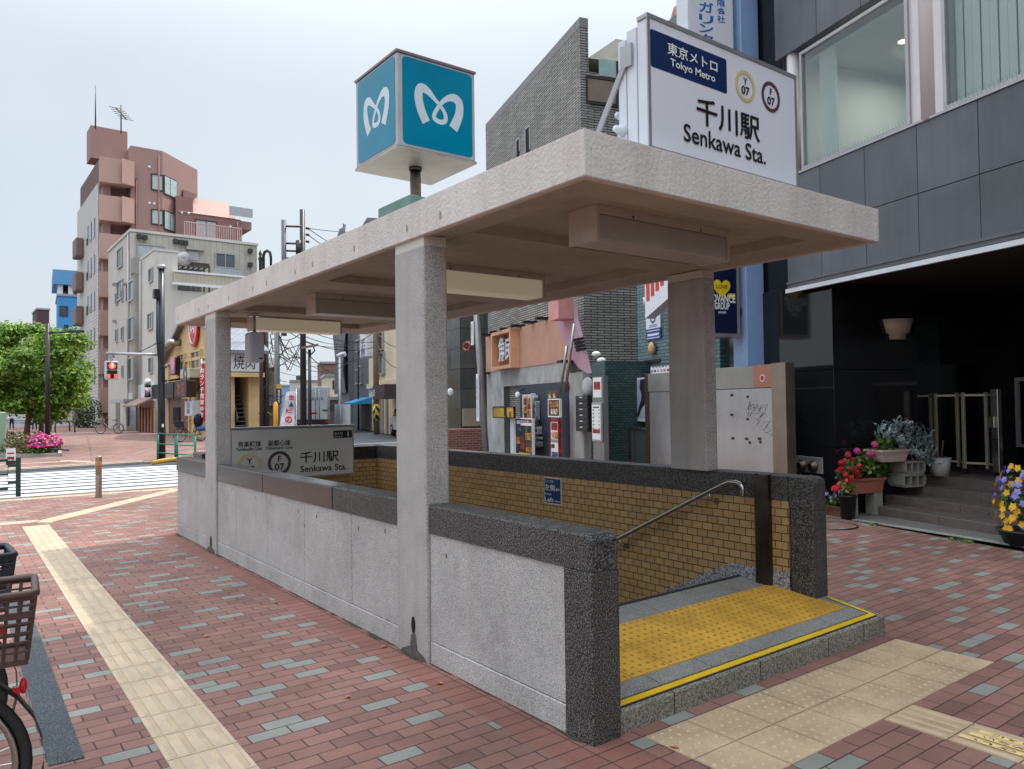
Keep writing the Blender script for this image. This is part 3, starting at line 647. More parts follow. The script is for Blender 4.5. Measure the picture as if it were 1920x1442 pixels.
# ------------------------------------------------------------------ station name sign on the roof front
SY = 2.7; SX0, SX1, SZ0, SZ1 = 2.93, 4.26, 2.915, 3.6
FS = Frame((0, SY), 0)
sg = Th('station_sign', 'large white station name sign standing on the canopy front', 'sign', W, ((SX0+SX1)/2, SY+.1, cz1))
m = MB(); m.box(SX0, SX1, SY+.006, SY+.075, SZ0-.02, SZ1, 0, .004, 1); m.box(SX0-.004, SX1+.0, SY+.079, SY+.15, SZ0-.02, SZ1-.02, 0, .004, 1); m.box(SX0-.008, SX1, SY+.154, SY+.21, SZ0-.02, SZ1-.06, 0, .004, 1)
sg.part('cabinet', m, M_['whitep'])
m = MB(); m.box(SX0-.006, SX1+.006, SY-.004, SY+.07, SZ1, SZ1+.022); m.box(SX0-.004, SX0+.016, SY-.003, SY+.005, SZ0, SZ1); m.box(SX1-.016, SX1+.004, SY-.003, SY+.005, SZ0, SZ1); m.box(SX0+.016, SX1-.016, SY-.003, SY+.005, SZ0-.02, SZ0+.012)
sg.part('frame', m, M_['alu'])
m = MB(); m.box(SX0+.016, SX1-.016, SY+.001, SY+.0058, SZ0+.012, SZ1-.001); pn = sg.part('sign_face', m, M_['white'])
x0, x1, z0, z1 = FS.rect(1220, 54, 1362, 176); z1 = FS.loc(1221, 54)[1]; z0 = FS.loc(1221, 124)[1]
m = MB(); m.prism(rrect(x0, x1, z0, z1, .012, 3), 'y', SY-.0005, SY+.002); nb = sg.part('name_plate', m, M_['navy'])
m = MB(); letter(m, "東京メトロ", ((x0+x1)/2+.02, SY-.0008, z1-(z1-z0)*.34), XU, ZU, (x1-x0)*.66, (z1-z0)*.34, 0, .012); letter(m, "Tokyo Metro", ((x0+x1)/2+.02, SY-.0008, z1-(z1-z0)*.73), XU, ZU, (x1-x0)*.59, (z1-z0)*.27, 0, .012)
sg.part('lettering', m, M_['wht'], nb)
def loczc(px, py): x, z = FS.loc(px, py); return (x, SY-.0005, z)
m = MB(); letter(m, "千川駅", loczc(1367, 226), XU, ZU, FS.loc(1424, 226)[0]-FS.loc(1306, 226)[0], .155, 0, .016); letter(m, "Senkawa Sta.", loczc(1362, 272), XU, ZU, FS.loc(1438, 272)[0]-FS.loc(1286, 272)[0], .098, 0, .012); sg.part('lettering', m, M_['ink'], pn)
for px, py, ch, mt in ((1397, 162, "Y", 'gold'), (1445, 182, "F", 'brown')):
    c = loczc(px, py); m = MB(); m.ring(c, (0, -1, 0), .071, .092, 36, .002); r_ = sg.part('line_ring', m, M_[mt], pn)
    m = MB(); letter(m, ch, (c[0], c[1], c[2]+.03), XU, ZU, None, .04, 0, .016); letter(m, "07", (c[0], c[1], c[2]-.026), XU, ZU, .076, .05, 0, .02); sg.part('lettering', m, M_['ink'], r_)
m = MB(); m.bar((SX0-.015, SY+.14, 3.42), (SX0-.015, SY+.5, 2.9), .012, .035); m.box(SX0-.022, SX0-.008, SY+.1, SY+.18, 3.38, 3.5); sg.part('brace', m, M_['alu'])
m = MB(); m.bar((SX1+.012, SY+.14, 3.42), (SX1+.012, SY+.5, 2.9), .012, .035); sg.part('brace', m, M_['alu'])
for k, (px, py, lb) in enumerate(((1163, 218, 'small white floodlight on the canopy roof, the upper of two beside the station sign'), (1160, 243, 'small white floodlight resting on the canopy edge, the lower of two beside the station sign'))):
    yy = 3.0-.12*k; d = ray(px, py); tt = yy/d.y; q = Vector((d.x*tt, yy, CAMH+d.z*tt))
    t = Th('floodlight', lb, 'floodlight', W, (q.x, q.y, cz1), 'white floodlights beside the station sign')
    m = MB(); m.lathe((q.x, q.y, q.z), [(.001, -.03), (.016, -.03), (.022, .0), (.036, .04), (.03, .042), (.001, .036)], 12, 0, 'x'); t.part('lamp_head', m, M_['whitep'])
    m = MB(); m.tube([(q.x, q.y, q.z-.02), (q.x+.01, q.y+.02, cz1)], .008, 6); m.tube([(q.x, q.y, q.z), (q.x+.14, q.y+.02, q.z+.01)], .009, 6); t.part('arm', m, M_['whitep'])
# ------------------------------------------------------------------ sign on the inside of the back wall
BY = 9.84; FB = Frame((0, BY), 0)
bs = Th('wall_sign', 'long white exit sign with two line symbols mounted on the back stair wall', 'sign', W, (3.8, 9.95, .65))
bx0, bx1, bz0, bz1 = 2.93, FB.loc(664, 850)[0], .655, 1.325
m = MB(); m.box(bx0, bx1, BY+.004, BY+.13, bz0, bz1, 0, .004, 1); bs.part('cabinet', m, plain('grey sign casing', rgb(150, 146, 142), .5))
m = MB(); m.box(bx0-.01, bx1+.012, BY-.008, BY+.135, bz1+.001, bz1+.022); bs.part('cap', m, M_['alu'])
m = MB(); m.box(bx0-.04, bx0-.006, BY-.003, BY+.13, bz0+.2, bz1+.06, 0, .004, 1); bs.part('end_box', m, M_['whitep'])
m = MB(); m.box(bx0+.02, bx1-.02, BY, BY+.0035, bz0+.02, bz1-.012); pn = bs.part('sign_face', m, plain('white sign film', rgb(206, 206, 204), .4, 0, .06, 3))
x0, x1, z0, z1 = FB.rect(625, 807, 660, 821); m = MB(); m.box(x0, x1, BY-.002, BY-.0001, z0, z1); q = bs.part('exit_plate', m, M_['ink'], pn)
m = MB(); letter(m, "出入口", (x0+(x1-x0)*.27, BY-.002, z1-(z1-z0)*.38), XU, ZU, (x1-x0)*.42, (z1-z0)*.3, 0, .01); letter(m, "Entrance", (x0+(x1-x0)*.27, BY-.002, z0+(z1-z0)*.22), XU, ZU, (x1-x0)*.4, (z1-z0)*.16, 0, .01); letter(m, "1", (x0+(x1-x0)*.78, BY-.002, (z0+z1)/2), XU, ZU, None, (z1-z0)*.62, 0, .02); bs.part('lettering', m, M_['wht'], q)
m = MB()
for s_, a, b, c_, d_ in (("有楽町線", 446, 827, 489, 838), ("Yurakucho Line", 442, 838.5, 491, 845), ("副都心線", 503, 825, 544, 836), ("Fukutoshin Line", 499, 836.5, 548, 842.5), ("千川駅", 562, 846, 635, 867), ("Senkawa Sta.", 563, 871, 650, 883)): x0_, x1_, z0_, z1_ = FB.rect(a, b, c_, d_); letter(m, s_, ((x0_+x1_)/2, BY-.0006, (z0_+z1_)/2), XU, ZU, x1_-x0_, z1_-z0_, 0, .012)
bs.part('lettering', m, M_['ink'], pn)
for px, py, ch, mt in ((468, 873, "Y", 'gold'), (524, 868, "F", 'brown')):
    x, z = FB.loc(px, py); m = MB(); m.ring((x, -.0006+BY, z), (0, -1, 0), .115, .155, 36, .002); r_ = bs.part('line_ring', m, M_[mt], pn)
    m = MB(); letter(m, ch, (x, BY-.0006, z+.055), XU, ZU, None, .075, 0, .016); letter(m, "07", (x, BY-.0006, z-.05), XU, ZU, .13, .09, 0, .02); bs.part('lettering', m, M_['ink'], r_)
# keep left plate (on the right hand tiled wall, facing -x)
FR_ = Frame((5.036, 0), -math.pi/2)
x0, x1, z0, z1 = FR_.rect(1021, 894, 1053, 944); x0, x1, z0, z1 = FR_.loc(1021, 917)[0], FR_.loc(1053, 920)[0], FR_.loc(1037, 945)[1], FR_.loc(1037, 896)[1]
kl = Th('notice_plate', 'small blue keep left notice on the tan tiled stair wall', 'notice', FR_, ((x0+x1)/2, 0, z0))
m = MB(); m.box(x0, x1, -.006, 0.0, z0, z1); kl.part('border', m, M_['wht'])
m = MB(); m.box(x0+.008, x1-.008, -.008, -.0061, z0+.008, z1-.008); bp = kl.part('plate', m, plain('notice blue', rgb(24, 66, 110), .35))
m = MB(); w_, h_ = x1-x0, z1-z0
for s_, u, v, a, b in (("ここでは", .33, .86, .5, .1), ("左側", .36, .62, .6, .24), ("通行", .82, .57, .24, .1), ("Keep", .26, .36, .38, .1), ("Left", .32, .16, .5, .17), ("Here", .8, .13, .3, .08)): letter(m, s_, (x0+w_*u, -.0082, z0+h_*v), XU, ZU, w_*a, h_*b, 0, .012)
kl.part('lettering', m, M_['wht'], bp)
# ================================================================== right side street front (facade runs 17 degrees east of north)
FE = Frame((9.96, 5.9), math.radians(-107.1))
MAT['bgranite'] = plain('honed charcoal granite', rgb(94, 97, 104), .32, 0, .25, 1.2, .08, 90, .5, .25, .14)
MAT['pblack'] = plain('polished black granite', rgb(30, 30, 32), .08, 0, .25, 3)
MAT['sstep'] = granite('dark brown step stone', rgb(74, 64, 60), rgb(104, 93, 88), rgb(130, 118, 112), 140, .5, .1)
MAT['glassd'] = glass('window glass')
def clearglass(name, tint, a):
    m = Mat(name, .03, 0, .5); m.color(tint); g = m.n.new("ShaderNodeBsdfTransparent"); g.inputs[0].default_value = (.86, .9, .89, 1); gl = m.n.new("ShaderNodeBsdfGlossy"); gl.inputs["Roughness"].default_value = .02
    lw = m.n.new("ShaderNodeLayerWeight"); fr = m.n.new("ShaderNodeMath"); fr.operation = 'POWER'; fr.inputs[1].default_value = 4; m.link(lw.outputs['Facing'], fr.inputs[0]); ms = m.n.new("ShaderNodeMixShader"); ad = m.n.new("ShaderNodeMath"); ad.operation = 'ADD'; ad.inputs[1].default_value = a; m.link(fr.outputs[0], ad.inputs[0])
    m.link(ad.outputs[0], ms.inputs[0]); m.link(g.outputs[0], ms.inputs[1]); m.link(gl.outputs[0], ms.inputs[2]); m.link(ms.outputs[0], m.n["Material Output"].inputs[0]); return m.m
MAT['cglass'] = clearglass('clear shop glass', rgb(200, 220, 216), .09)
MAT['blind'] = plain('pale green vertical blind', rgb(214, 222, 216), .7, 0, .08, 2)
MAT['wroom'] = plain('interior wall', rgb(196, 206, 206), .8, 0, .08, 1)
MAT['pipew'] = plain('white column paint', rgb(220, 212, 212), .35, 0, .1, 2, 0, 80, .5, .12)
db = Th('granite_office_building', 'dark granite clad office building with tall upper windows over a recessed entrance', 'building', FE, (0, 0, 0))
XB0, XB1 = -.62, 13.0
Y0 = -.15
zs, zf, zj, zsill, zwt = 3.175, 3.33, 4.04, 4.865, 6.6
# cladding slabs under the windows
jx = [FE.loc(p, q, Y0)[0] for p, q in ((1537, 330), (1620, 290), (1718, 260), (1833, 215))]
m = MB(); xs = [XB0]+jx; st_ = jx[-1]-jx[-2]
while xs[-1] < XB1-1: xs.append(xs[-1]+st_)
for i in range(len(xs)-1):
    for a, b in ((zf+.004, zj-.004), (zj+.004, zsill)): m.box(xs[i]+.004, xs[i+1]-.004, Y0, Y0+.04, a, b, 0, .003, 1)
db.part('cladding', m, M_['bgranite'])
m = MB(); m.box(XB0+.01, XB1, Y0+.03, .25, zs+.1, zsill-.01); m.box(XB0, XB1, .25, 4.3, zs+.1, zf+.12)
db.part('floor_slab', m, M_['black'])
m = MB(); m.box(XB0, XB1, Y0-.012, Y0+.05, zs+.07, zf, 0, .004, 1); m.box(XB0, XB1, Y0-.03, Y0+.0, zf-.03, zf+.002); db.part('fascia_band', m, M_['bgranite'])
m = MB(); m.box(XB0-.02, XB1, Y0-.03, Y0+.02, zs, zs+.06); db.part('edge_strip', m, plain('pale metal edge strip', rgb(214, 220, 224), .45))
m = MB(); m.box(XB0, XB1, Y0+.02, 4.3, zs+.062, zs+.1); db.part('porch_ceiling', m, plain('porch ceiling', rgb(52, 46, 46), .6))
m = MB(); m.box(XB0, XB1, Y0-.02, Y0+.06, zsill+.002, zsill+.03); db.part('window_sill', m, M_['alu'])
# upper storeys
m = MB(); XU0 = FE.loc(1452, 60, Y0)[0]
for k in range(5):
    m = MB(); z0 = zwt+.1+k*3.6
    for i in range(len(xs)-1): m.box((XU0 if i == 0 else xs[i])+.004, xs[i+1]-.004, Y0, Y0+.04, z0, z0+1.2 if k else z0+2.2, 0, .003, 1)
    db.part('upper_cladding', m, M_['bgranite'])
m = MB(); m.box(XU0+.02, XB1, Y0+.04, .2, zwt+.1, 23); m.box(XU0+.02, XB1, 4.3, 14, zs+.2, 23); m.box(XB1-.3, XB1, .2, 4.3, zs, 23); m.box(XU0+.02, XB1-.3, .2, 4.3, zwt+.1, 23)
db.part('upper_wall', m, M_['bgranite'])
m = MB(); m.box(XB0-.02, XU0+.06, Y0+.5, 4.2, zf, zwt+.12); db.part('return_wall', m, M_['pblack'])
m = MB(); m.box(-1.62, XB0-.01, .1, 8, 2.9, 22.6); db.part('dark_glazed_wing', m, M_['pblack'])
# windows
xw = [FE.loc(1502, 230, Y0)[0], FE.loc(1706, 180, Y0)[0], FE.loc(1768, 130, Y0)[0]]
xw.append(xw[2]+(xw[1]-xw[0])*1.35)
def big_window(x0, x1, zt, kind):
    m = MB(); f = .045
    for a in ((x0, x0+f, zsill+.03, zt), (x1-f, x1, zsill+.03, zt), (x0+f, x1-f, zsill+.03, zsill+.03+f), (x0+f, x1-f, zt-f, zt)): m.box(a[0], a[1], Y0-.01, Y0+.06, a[2], a[3])
    w_ = db.part('window', m, M_['alu']); m = MB(); m.box(x0+f, x1-f, Y0+.02, Y0+.03, zsill+.03+f, zt-f); db.part('pane', m, M_['cglass'], w_)
    m = MB()
    if kind == 'blinds':
        n = int((x1-x0)/.105)
        for i in range(n):
            xx = x0+.06+i*.105; m.box(xx, xx+.093, Y0+.14+.012*(i % 2), Y0+.146+.012*(i % 2), zsill+.06, zt-.05)
        db.part('vertical_blind', m, M_['blind'], w_)
    else:
        m.box(x0+.06, x0+.36, Y0+.3, Y0+.34, zsill+.06, zt-.02); db.part('roller_screen', m, M_['blind'], w_)
        m = MB(); m.box(x0-.2, x1+.2, 3.4, 3.5, zsill, zt+.1); m.box(x0-.22, x0-.2, .1, 3.4, zsill, zt+.1); m.box(x1+.2, x1+.22, .1, 3.4, zsill, zt+.1); m.box(x0+1.05, x1, 1.9, 2.0, zsill, zt-.25); db.part('interior_wall', m, M_['wroom'], w_)
        m = MB(); m.box(x0-.2, x1+.2, .2, 3.4, zt+.0, zt+.05); db.part('interior_ceiling', m, M_['wroom'], w_)
        m = MB(); yy, zz = FE.side(1604, 69, x0+.7); m.disc((x0+.75, 1.0, zt-.0), (0, 0, -1), .07, 14, None, .006); db.part('downlight', m, glow('warm downlight', (1, .72, .35, 1), 3.0), w_)
        ld = bpy.data.lights.new('downlight', 'AREA'); ld.energy = 17; ld.size = .9; ld.color = (1, .93, .82); lo = bpy.data.objects.new('downlight', ld); COL.objects.link(lo); lo.location = FE.pt(x0+.9, 1.4, zt-.1)
        m = MB(); m.box(x0+1.3, x0+1.5, 1.6, 1.85, zt-.62, zt-.4, 0, .02, 2); m.tube([(x0+1.4, 1.75, zt-.4), (x0+1.4, 1.75, zt)], .02, 6); db.part('hanging_speaker', m, M_['whitep'], w_)
        m = MB(); m.box(x0+1.25, x0+1.6, 1.88, 1.895, zsill+.35, zsill+.7); db.part('wall_notice', m, M_['wht'], w_)
    m = MB()
    for i in range(int((x1-x0)/.05)):
        xx = x0+.05+i*.05; m.tube([(xx, Y0-.025, zsill+.03), (xx-.012, Y0-.04, zsill+.11)], .0016, 3, 0, False)
    db.part('bird_spikes', m, M_['dsteel'], w_, kind='stuff')
big_window(xw[0], xw[1], zwt, 'room'); big_window(xw[2], xw[3], zwt+2, 'blinds')
m = MB(); xm = (xw[1]+xw[2])/2; m.tube([(xm, Y0+.1, zsill), (xm, Y0+.1, zwt+2.2)], .13, 20); m.box(xw[1], xm-.08, Y0+.02, Y0+.2, zsill+.03, zwt+2.2); m.box(xm+.08, xw[2], Y0+.02, Y0+.2, zsill+.03, zwt+2.2); db.part('round_column', m, M_['pipew'])
m = MB(); xl = FE.loc(1479, 250, Y0)[0]; m.tube([(xl, Y0+.12, zsill), (xl, Y0+.12, zwt+.1)], .1, 18); db.part('round_column', m, M_['pipew'])
# ground floor
m = MB(); x15 = .09
for za, zb in ((0, .93), (.935, 2.02), (2.025, zs+.06)): m.box(-.86, x15, 0, 1.52, za, zb, 0, .003, 1)
db.part('entrance_pier', m, M_['pblack'])
m = MB()
for za, zb in ((0, .93), (.935, 2.02), (2.025, 3.3)): m.box(-1.62, -.865, .03, 1.2, za, zb, 0, .003, 1)
db.part('side_pier', m, M_['pblack'])
m = MB(); m.box(-2.6, XB1, 3.95, 4.1, .3, zs+.06); m.box(-2.7, -2.6, 1.2, 4, .3, zs+.06); m.box(XB1-.2, XB1, .6, 4, 0, zs+.06); db.part('porch_back_wall', m, M_['pblack'])
m = MB(); xs_, = [FE.loc(1900, 660, 3.9)[0]]; m.box(-.9, xs_, 3.92, 3.949, .55, 2.45); db.part('dark_shutter', m, plain('matt dark shutter', rgb(34, 37, 40), .55))
# steps
m = MB()
for i in range(4):
    y = .5+i*.36; xx = x15
    while xx < XB1-.5:
        x1_ = min(xx+1.2, XB1-.2); m.box(xx+.002, x1_-.002, y, y+.5 if i < 3 else 3.95, .0 if i == 0 else .125*i-.01, .125*(i+1), 0, .006, 1); xx += 1.2
m.box(-2.6, x15, 1.52, 3.95, .3, .5)
db.part('steps', m, M_['sstep'])
# wall lamp
t = Th('wall_lamp', 'beige cup shaped wall lamp in the dark entrance recess', 'wall lamp', FE, (x15, 1.15, 2.45))
m = MB(); v = []
for z, a in ((2.46, .13), (2.55, .13), (2.70, .21)): v.append((z, a))
prof = [(.0, 2.455), (.13, 2.455), (.14, 2.53), (.185, 2.545), (.25, 2.74), (.235, 2.74), (.16, 2.56), (.0, 2.56)]
n = 16; vs = [(x15+.001+r*math.sin(math.pi*j/(n-1))*.8, 1.15-r*math.cos(math.pi*j/(n-1)), z) for r, z in prof for j in range(n)]
m.add(vs, [(i*n+j, i*n+j+1, (i+1)*n+j+1, (i+1)*n+j) for i in range(len(prof)-1) for j in range(n-1)], 0, True); t.part('shade', m, plain('beige lamp shade', rgb(196, 176, 150), .5))
# fire inlet plate
x0, x1, z0, z1 = FE.rect(1491, 856, 1543, 886, -.005)
t = Th('fire_inlet_plate', 'stainless fire hose inlet plate with two capped ports on the black pier', 'fire inlet', FE, ((x0+x1)/2, 0, z0))
m = MB(); m.box(x0, x1, -.012, .001, z0, z1, 0, .004, 1); t.part('plate', m, plain('pale inlet plate', rgb(168, 166, 162), .4, .3, .1, 6))
for k in (.3, .7):
    cx = x0+(x1-x0)*k; cz = z0+(z1-z0)*.42; m = MB(); m.lathe((cx, -.012, cz), [(.085, 0), (.085, -.02), (.06, -.03), (.06, -.07), (.03, -.085), (.001, -.085)], 16, 0, 'y'); t.part('port_cap', m, M_['dsteel'])
m = MB(); cz = z0-.02; m.tube([(x0+(x1-x0)*(.3+.4*i/8), -.06, cz-.1*math.sin(math.pi*i/8)) for i in range(9)], .008, 5); t.part('chain', m, M_['steel'])
# folding gate
GX0, GX1 = -.62, .78; GYL = 2.2
t = Th('folding_gate', 'bronze folding gate on castors standing in the dark entrance', 'gate', FE, ((GX0+GX1)/2, GYL, .5))
bz = plain('bronze metal', rgb(186, 172, 152), .45, .4, .15, 5)
for i in range(7):
    xx = GX0+(GX1-GX0)*i/6; yy = GYL+(.1 if i % 2 else -.06); m = MB(); m.box(xx-.022, xx+.022, yy-.02, yy+.02, .58, 1.68, 0, .004, 1)
    pp = t.part('upright', m, bz)
    if i % 2 == 0: m = MB(); m.lathe((xx, yy-.0, .54), [(.001, -.015), (.035, -.015), (.035, .015), (.001, .015)], 12, 0, 'x'); m.box(xx-.012, xx+.012, yy-.012, yy+.012, .55, .6); t.part('castor', m, M_['blackrub'])
for zz in (.66, 1.64):
    m = MB()
    for i in range(6):
        a, b = GX0+(GX1-GX0)*i/6, GX0+(GX1-GX0)*(i+1)/6; m.bar((a, GYL+(.1 if i % 2 else -.06), zz), (b, GYL+(.1 if (i+1) % 2 else -.06), zz), .03, .03)
    t.part('cross_bar', m, bz)
m = MB(); m.box(GX1-.01, GX1+.1, GYL-.1, GYL-.02, .56, 1.72, 0, .006, 1); t.part('lead_post', m, M_['steel'])
m = MB(); m.box(GX1-.03, GX1+.06, GYL-.13, GYL-.1, 1.18, 1.34, 0, .006, 1); t.part('lock_case', m, M_['steel'])
t = Th('mesh_gate', 'grey framed chain mesh gate leaf deep in the dark entrance', 'gate', FE, (1.5, 2.6, .5))
xa = FE.loc(1905, 760, 2.6)[0]; m = MB(); m.box(xa, xa+.05, 2.58, 2.62, .9, 1.88); m.box(xa+.05, xa+1.2, 2.58, 2.62, 1.83, 1.88); m.box(xa+.05, xa+1.2, 2.58, 2.62, .9, .94); t.part('frame', m, M_['alu'])
m = MB()
for i in range(26):
    a = xa+.05+.045*i; m.bar((a, 2.6, .95), (min(a+.9, xa+1.2), 2.6, .95+min(.9, xa+1.2-a)), .004, .004); m.bar((a, 2.6, 1.82), (min(a+.87, xa+1.2), 2.6, 1.82-min(.87, xa+1.2-a)), .004, .004)
t.part('mesh', m, M_['dsteel'])
# ------------------------------------------------------------------ pots and flowers
LG = leafmat('geranium leaf', rgb(48, 82, 34), rgb(84, 122, 52), rgb(132, 152, 72), .2); LS = leafmat('silver leaf', rgb(126, 148, 150), rgb(168, 186, 188), rgb(208, 216, 214), .15)
LPETR = leafmat('red petal', rgb(178, 20, 30), rgb(214, 38, 48), rgb(232, 82, 84), .2); LPETP = leafmat('pink petal', rgb(190, 40, 110), rgb(224, 84, 152), rgb(236, 130, 180), .2)
LPY = leafmat('yellow petal', rgb(230, 150, 10), rgb(244, 184, 20), rgb(250, 206, 60), .2); LPV = leafmat('violet petal', rgb(62, 40, 140), rgb(86, 66, 180), rgb(150, 130, 214), .2); LPL = leafmat('lilac petal', rgb(110, 96, 190), rgb(150, 140, 220), rgb(190, 186, 236), .2)
def rvec(rng): 
    v = rng.normal(size=3); return v/np.linalg.norm(v)
def leafcloud(mb, c, rad, n, size, rng, shell=.45, aspect=.6, up=.4, zmin=-1, mi=0, curl=.0):
    for _ in range(n):
        d = rvec(rng); r = shell+(1-shell)*rng.random()
        if d[2] < zmin: d[2] = zmin
        p = np.array(c)+d*np.array(rad)*r; nrm = d*.6+np.array([0, 0, up])+rvec(rng)*.7; nrm /= np.linalg.norm(nrm)
        a = np.cross(nrm, rvec(rng)); a /= np.linalg.norm(a)+1e-9; b = np.cross(nrm, a); s_ = size*(.6+.8*rng.random())
        h = nrm*s_*.25
        mb.add([p-a*s_, p-b*s_*aspect-h*.3, p+a*s_, p+b*s_*aspect-h*.3], [(0, 1, 2, 3)], mi)
def flower(mb, c, r, rng, n=14, mi=0):   # round head of petals
    for _ in range(n):
        d = rvec(rng); p = np.array(c)+d*r*.7; a = np.cross(d, rvec(rng)); a /= np.linalg.norm(a); b = np.cross(d, a); s_ = r*.55
        mb.add([p-a*s_, p-b*s_, p+a*s_, p+b*s_], [(0, 1, 2, 3)], mi)
def pansy(mb, c, nrm, r, rng, mi=0):
    nrm = np.array(nrm)/np.linalg.norm(nrm); a = np.cross(nrm, [0, 0, 1.0]); a /= np.linalg.norm(a)+1e-9; b = np.cross(nrm, a); c = np.array(c)
    for k in range(5):
        th = k*1.2566+.3; q = c+(a*math.cos(th)+b*math.sin(th))*r*.5; u = a*math.cos(th)+b*math.sin(th); w2 = np.cross(nrm, u)
        mb.add([q-u*r*.5, q-w2*r*.45+nrm*r*.1, q+u*r*.55+nrm*r*.2, q+w2*r*.45+nrm*r*.1], [(0, 1, 2, 3)], mi)
rng = np.random.default_rng(3)
TERRA = plain('terracotta pot', rgb(168, 102, 82), .75, 0, .2, 8); PALEP = plain('pale plastic pot', rgb(206, 184, 176), .6, 0, .12, 6); BLKP = plain('black pot', rgb(34, 34, 36), .5); WOODP = plain('wooden trough', rgb(112, 82, 62), .8, 0, .3, 12); BLOCK = plain('concrete block', rgb(150, 146, 138), .9, 0, .2, 9, .4, 120); DKP = plain('dark brown pot', rgb(52, 44, 42), .6)
def trough(x0, x1, y0, y1, z0, z1, tap):
    m = MB(); cx, cy = (x0+x1)/2, (y0+y1)/2
    lo = [(cx+(x-cx)*tap, cy+(y-cy)*tap, z0) for x, y in ((x0, y0), (x1, y0), (x1, y1), (x0, y1))]; hi = [(x, y, z1) for x, y in ((x0, y0), (x1, y0), (x1, y1), (x0, y1))]
    m.add(lo+hi, [(3, 2, 1, 0), (0, 1, 5, 4), (1, 2, 6, 5), (2, 3, 7, 6), (3, 0, 4, 7)]); rt = .012
    m.box(x0-rt, x1+rt, y0-rt, y0+rt, z1-.03, z1); m.box(x0-rt, x1+rt, y1-rt, y1+rt, z1-.03, z1); m.box(x0-rt, x0+rt, y0+rt, y1-rt, z1-.03, z1); m.box(x1-rt, x1+rt, y0+rt, y1-rt, z1-.03, z1); m.box(x0+.01, x1-.01, y0+.01, y1-.01, z1-.06, z1-.045)
    return m
# terracotta trough with geraniums, set along the side wall of the recess
TX = .34
ya, ztop = FE.side(1592, 899, TX); yb2_, _ = FE.side(1660, 899, TX); zbot = FE.side(1630, 925, TX)[1]
t = Th('flower_trough', 'terracotta trough of red and pink geraniums raised on pale bricks', 'planter', FE, (TX-.1, (ya+yb2_)/2, 0))
t.part('trough', trough(.13, TX, ya, yb2_, zbot, ztop, .85), TERRA)
m = MB(); Ly = yb2_-ya
for u, zz, r, rz in ((.05, .05, .13, .12), (.25, .12, .15, .15), (.5, .15, .16, .16), (.72, .22, .17, .2), (.9, .2, .17, .2), (1.1, .1, .14, .16)): leafcloud(m, (.24, ya+Ly*u, ztop+zz), (.15, r, rz), 200, .03, rng, .4, .85)
t.part('foliage', m, LG)
for (px, py, r, mt) in ((1577, 868, .05, LPETR), (1579, 879, .05, LPETR), (1590, 853, .055, LPETR), (1584, 864, .045, LPETR), (1571, 882, .04, LPETR), (1598, 880, .05, LPETR), (1607, 886, .05, LPETR), (1612, 874, .05, LPETR), (1608, 894, .045, LPETR), (1583, 890, .05, LPETR), (1592, 896, .045, LPETR), (1600, 862, .04, LPETR), (1640, 834, .06, LPETP), (1630, 852, .06, LPETP), (1609, 846, .055, LPETP)):
    y, z = FE.side(px, py, .36); m = MB(); flower(m, (.34+.04*rng.random(), y, z), r, rng, 26); t.part('flower_head', m, mt)
for k, (u0, u1) in enumerate(((.06, .26), (.72, .95))):
    m = MB(); y0, y1 = ya+Ly*u0, ya+Ly*u1; m.box(.15, TX-.02, y0, y1, .008 if y0 < .5 else .127, zbot-.001, 0, .004, 1); solo('support_brick', 'pale brick under the %s end of the terracotta trough' % ('left' if k == 0 else 'right'), 'brick', m, BLOCK, FE, (.2, y0, .01), 'bricks under the terracotta trough')
# black pot with a few geraniums
PX_ = .42; y, _ = FE.side(1590, 950, PX_)
t = Th('flower_pot', 'small black pot with red geraniums standing on the pavement', 'flower pot', FE, (PX_, y, .006))
zt = FE.side(1590, 929, PX_)[1]; m = MB(); m.lathe((PX_, y, .006), [(.001, 0), (.085, 0), (.11, zt-.02), (.12, zt-.02), (.12, zt), (.105, zt), (.1, zt-.03), (.001, zt-.03)], 18); t.part('pot', m, BLKP)
m = MB(); leafcloud(m, (PX_, y, zt+.1), (.13, .13, .11), 180, .03, rng, .3, .85); t.part('foliage', m, leafmat('yellowing leaf', rgb(84, 104, 48), rgb(140, 144, 80), rgb(190, 180, 120), .2))
for px, py, r in ((1566, 917, .06), (1572, 912, .05), (1590, 902, .05)):
    a, z = FE.side(px, py, PX_+.08); m = MB(); flower(m, (PX_+.08, a, z), r, rng, 26); t.part('flower_head', m, LPETR)
# wooden trough of lilac pansies
x0, x1, z0, z1 = FE.rect(1549, 945, 1581, 963, -.1); t = Th('flower_trough', 'little wooden trough of lilac pansies beside the dark granite post', 'planter', FE, ((x0+x1)/2, -.1, .006))
t.part('trough', trough(x0-.1, x1, -.14, .0-.01, .01, .15, .92), WOODP); m = MB(); leafcloud(m, ((x0+x1)/2-.05, -.08, .2), (.17, .08, .09), 130, .022, rng, .3, .8); t.part('foliage', m, LG)
for k in range(9):
    m = MB(); pansy(m, (x0-.06+rng.random()*(x1-x0+.06), -.15+rng.random()*.08, .2+rng.random()*.16), (rng.normal()*.3, -1, .3), .032, rng); t.part('flower_head', m, LPL)
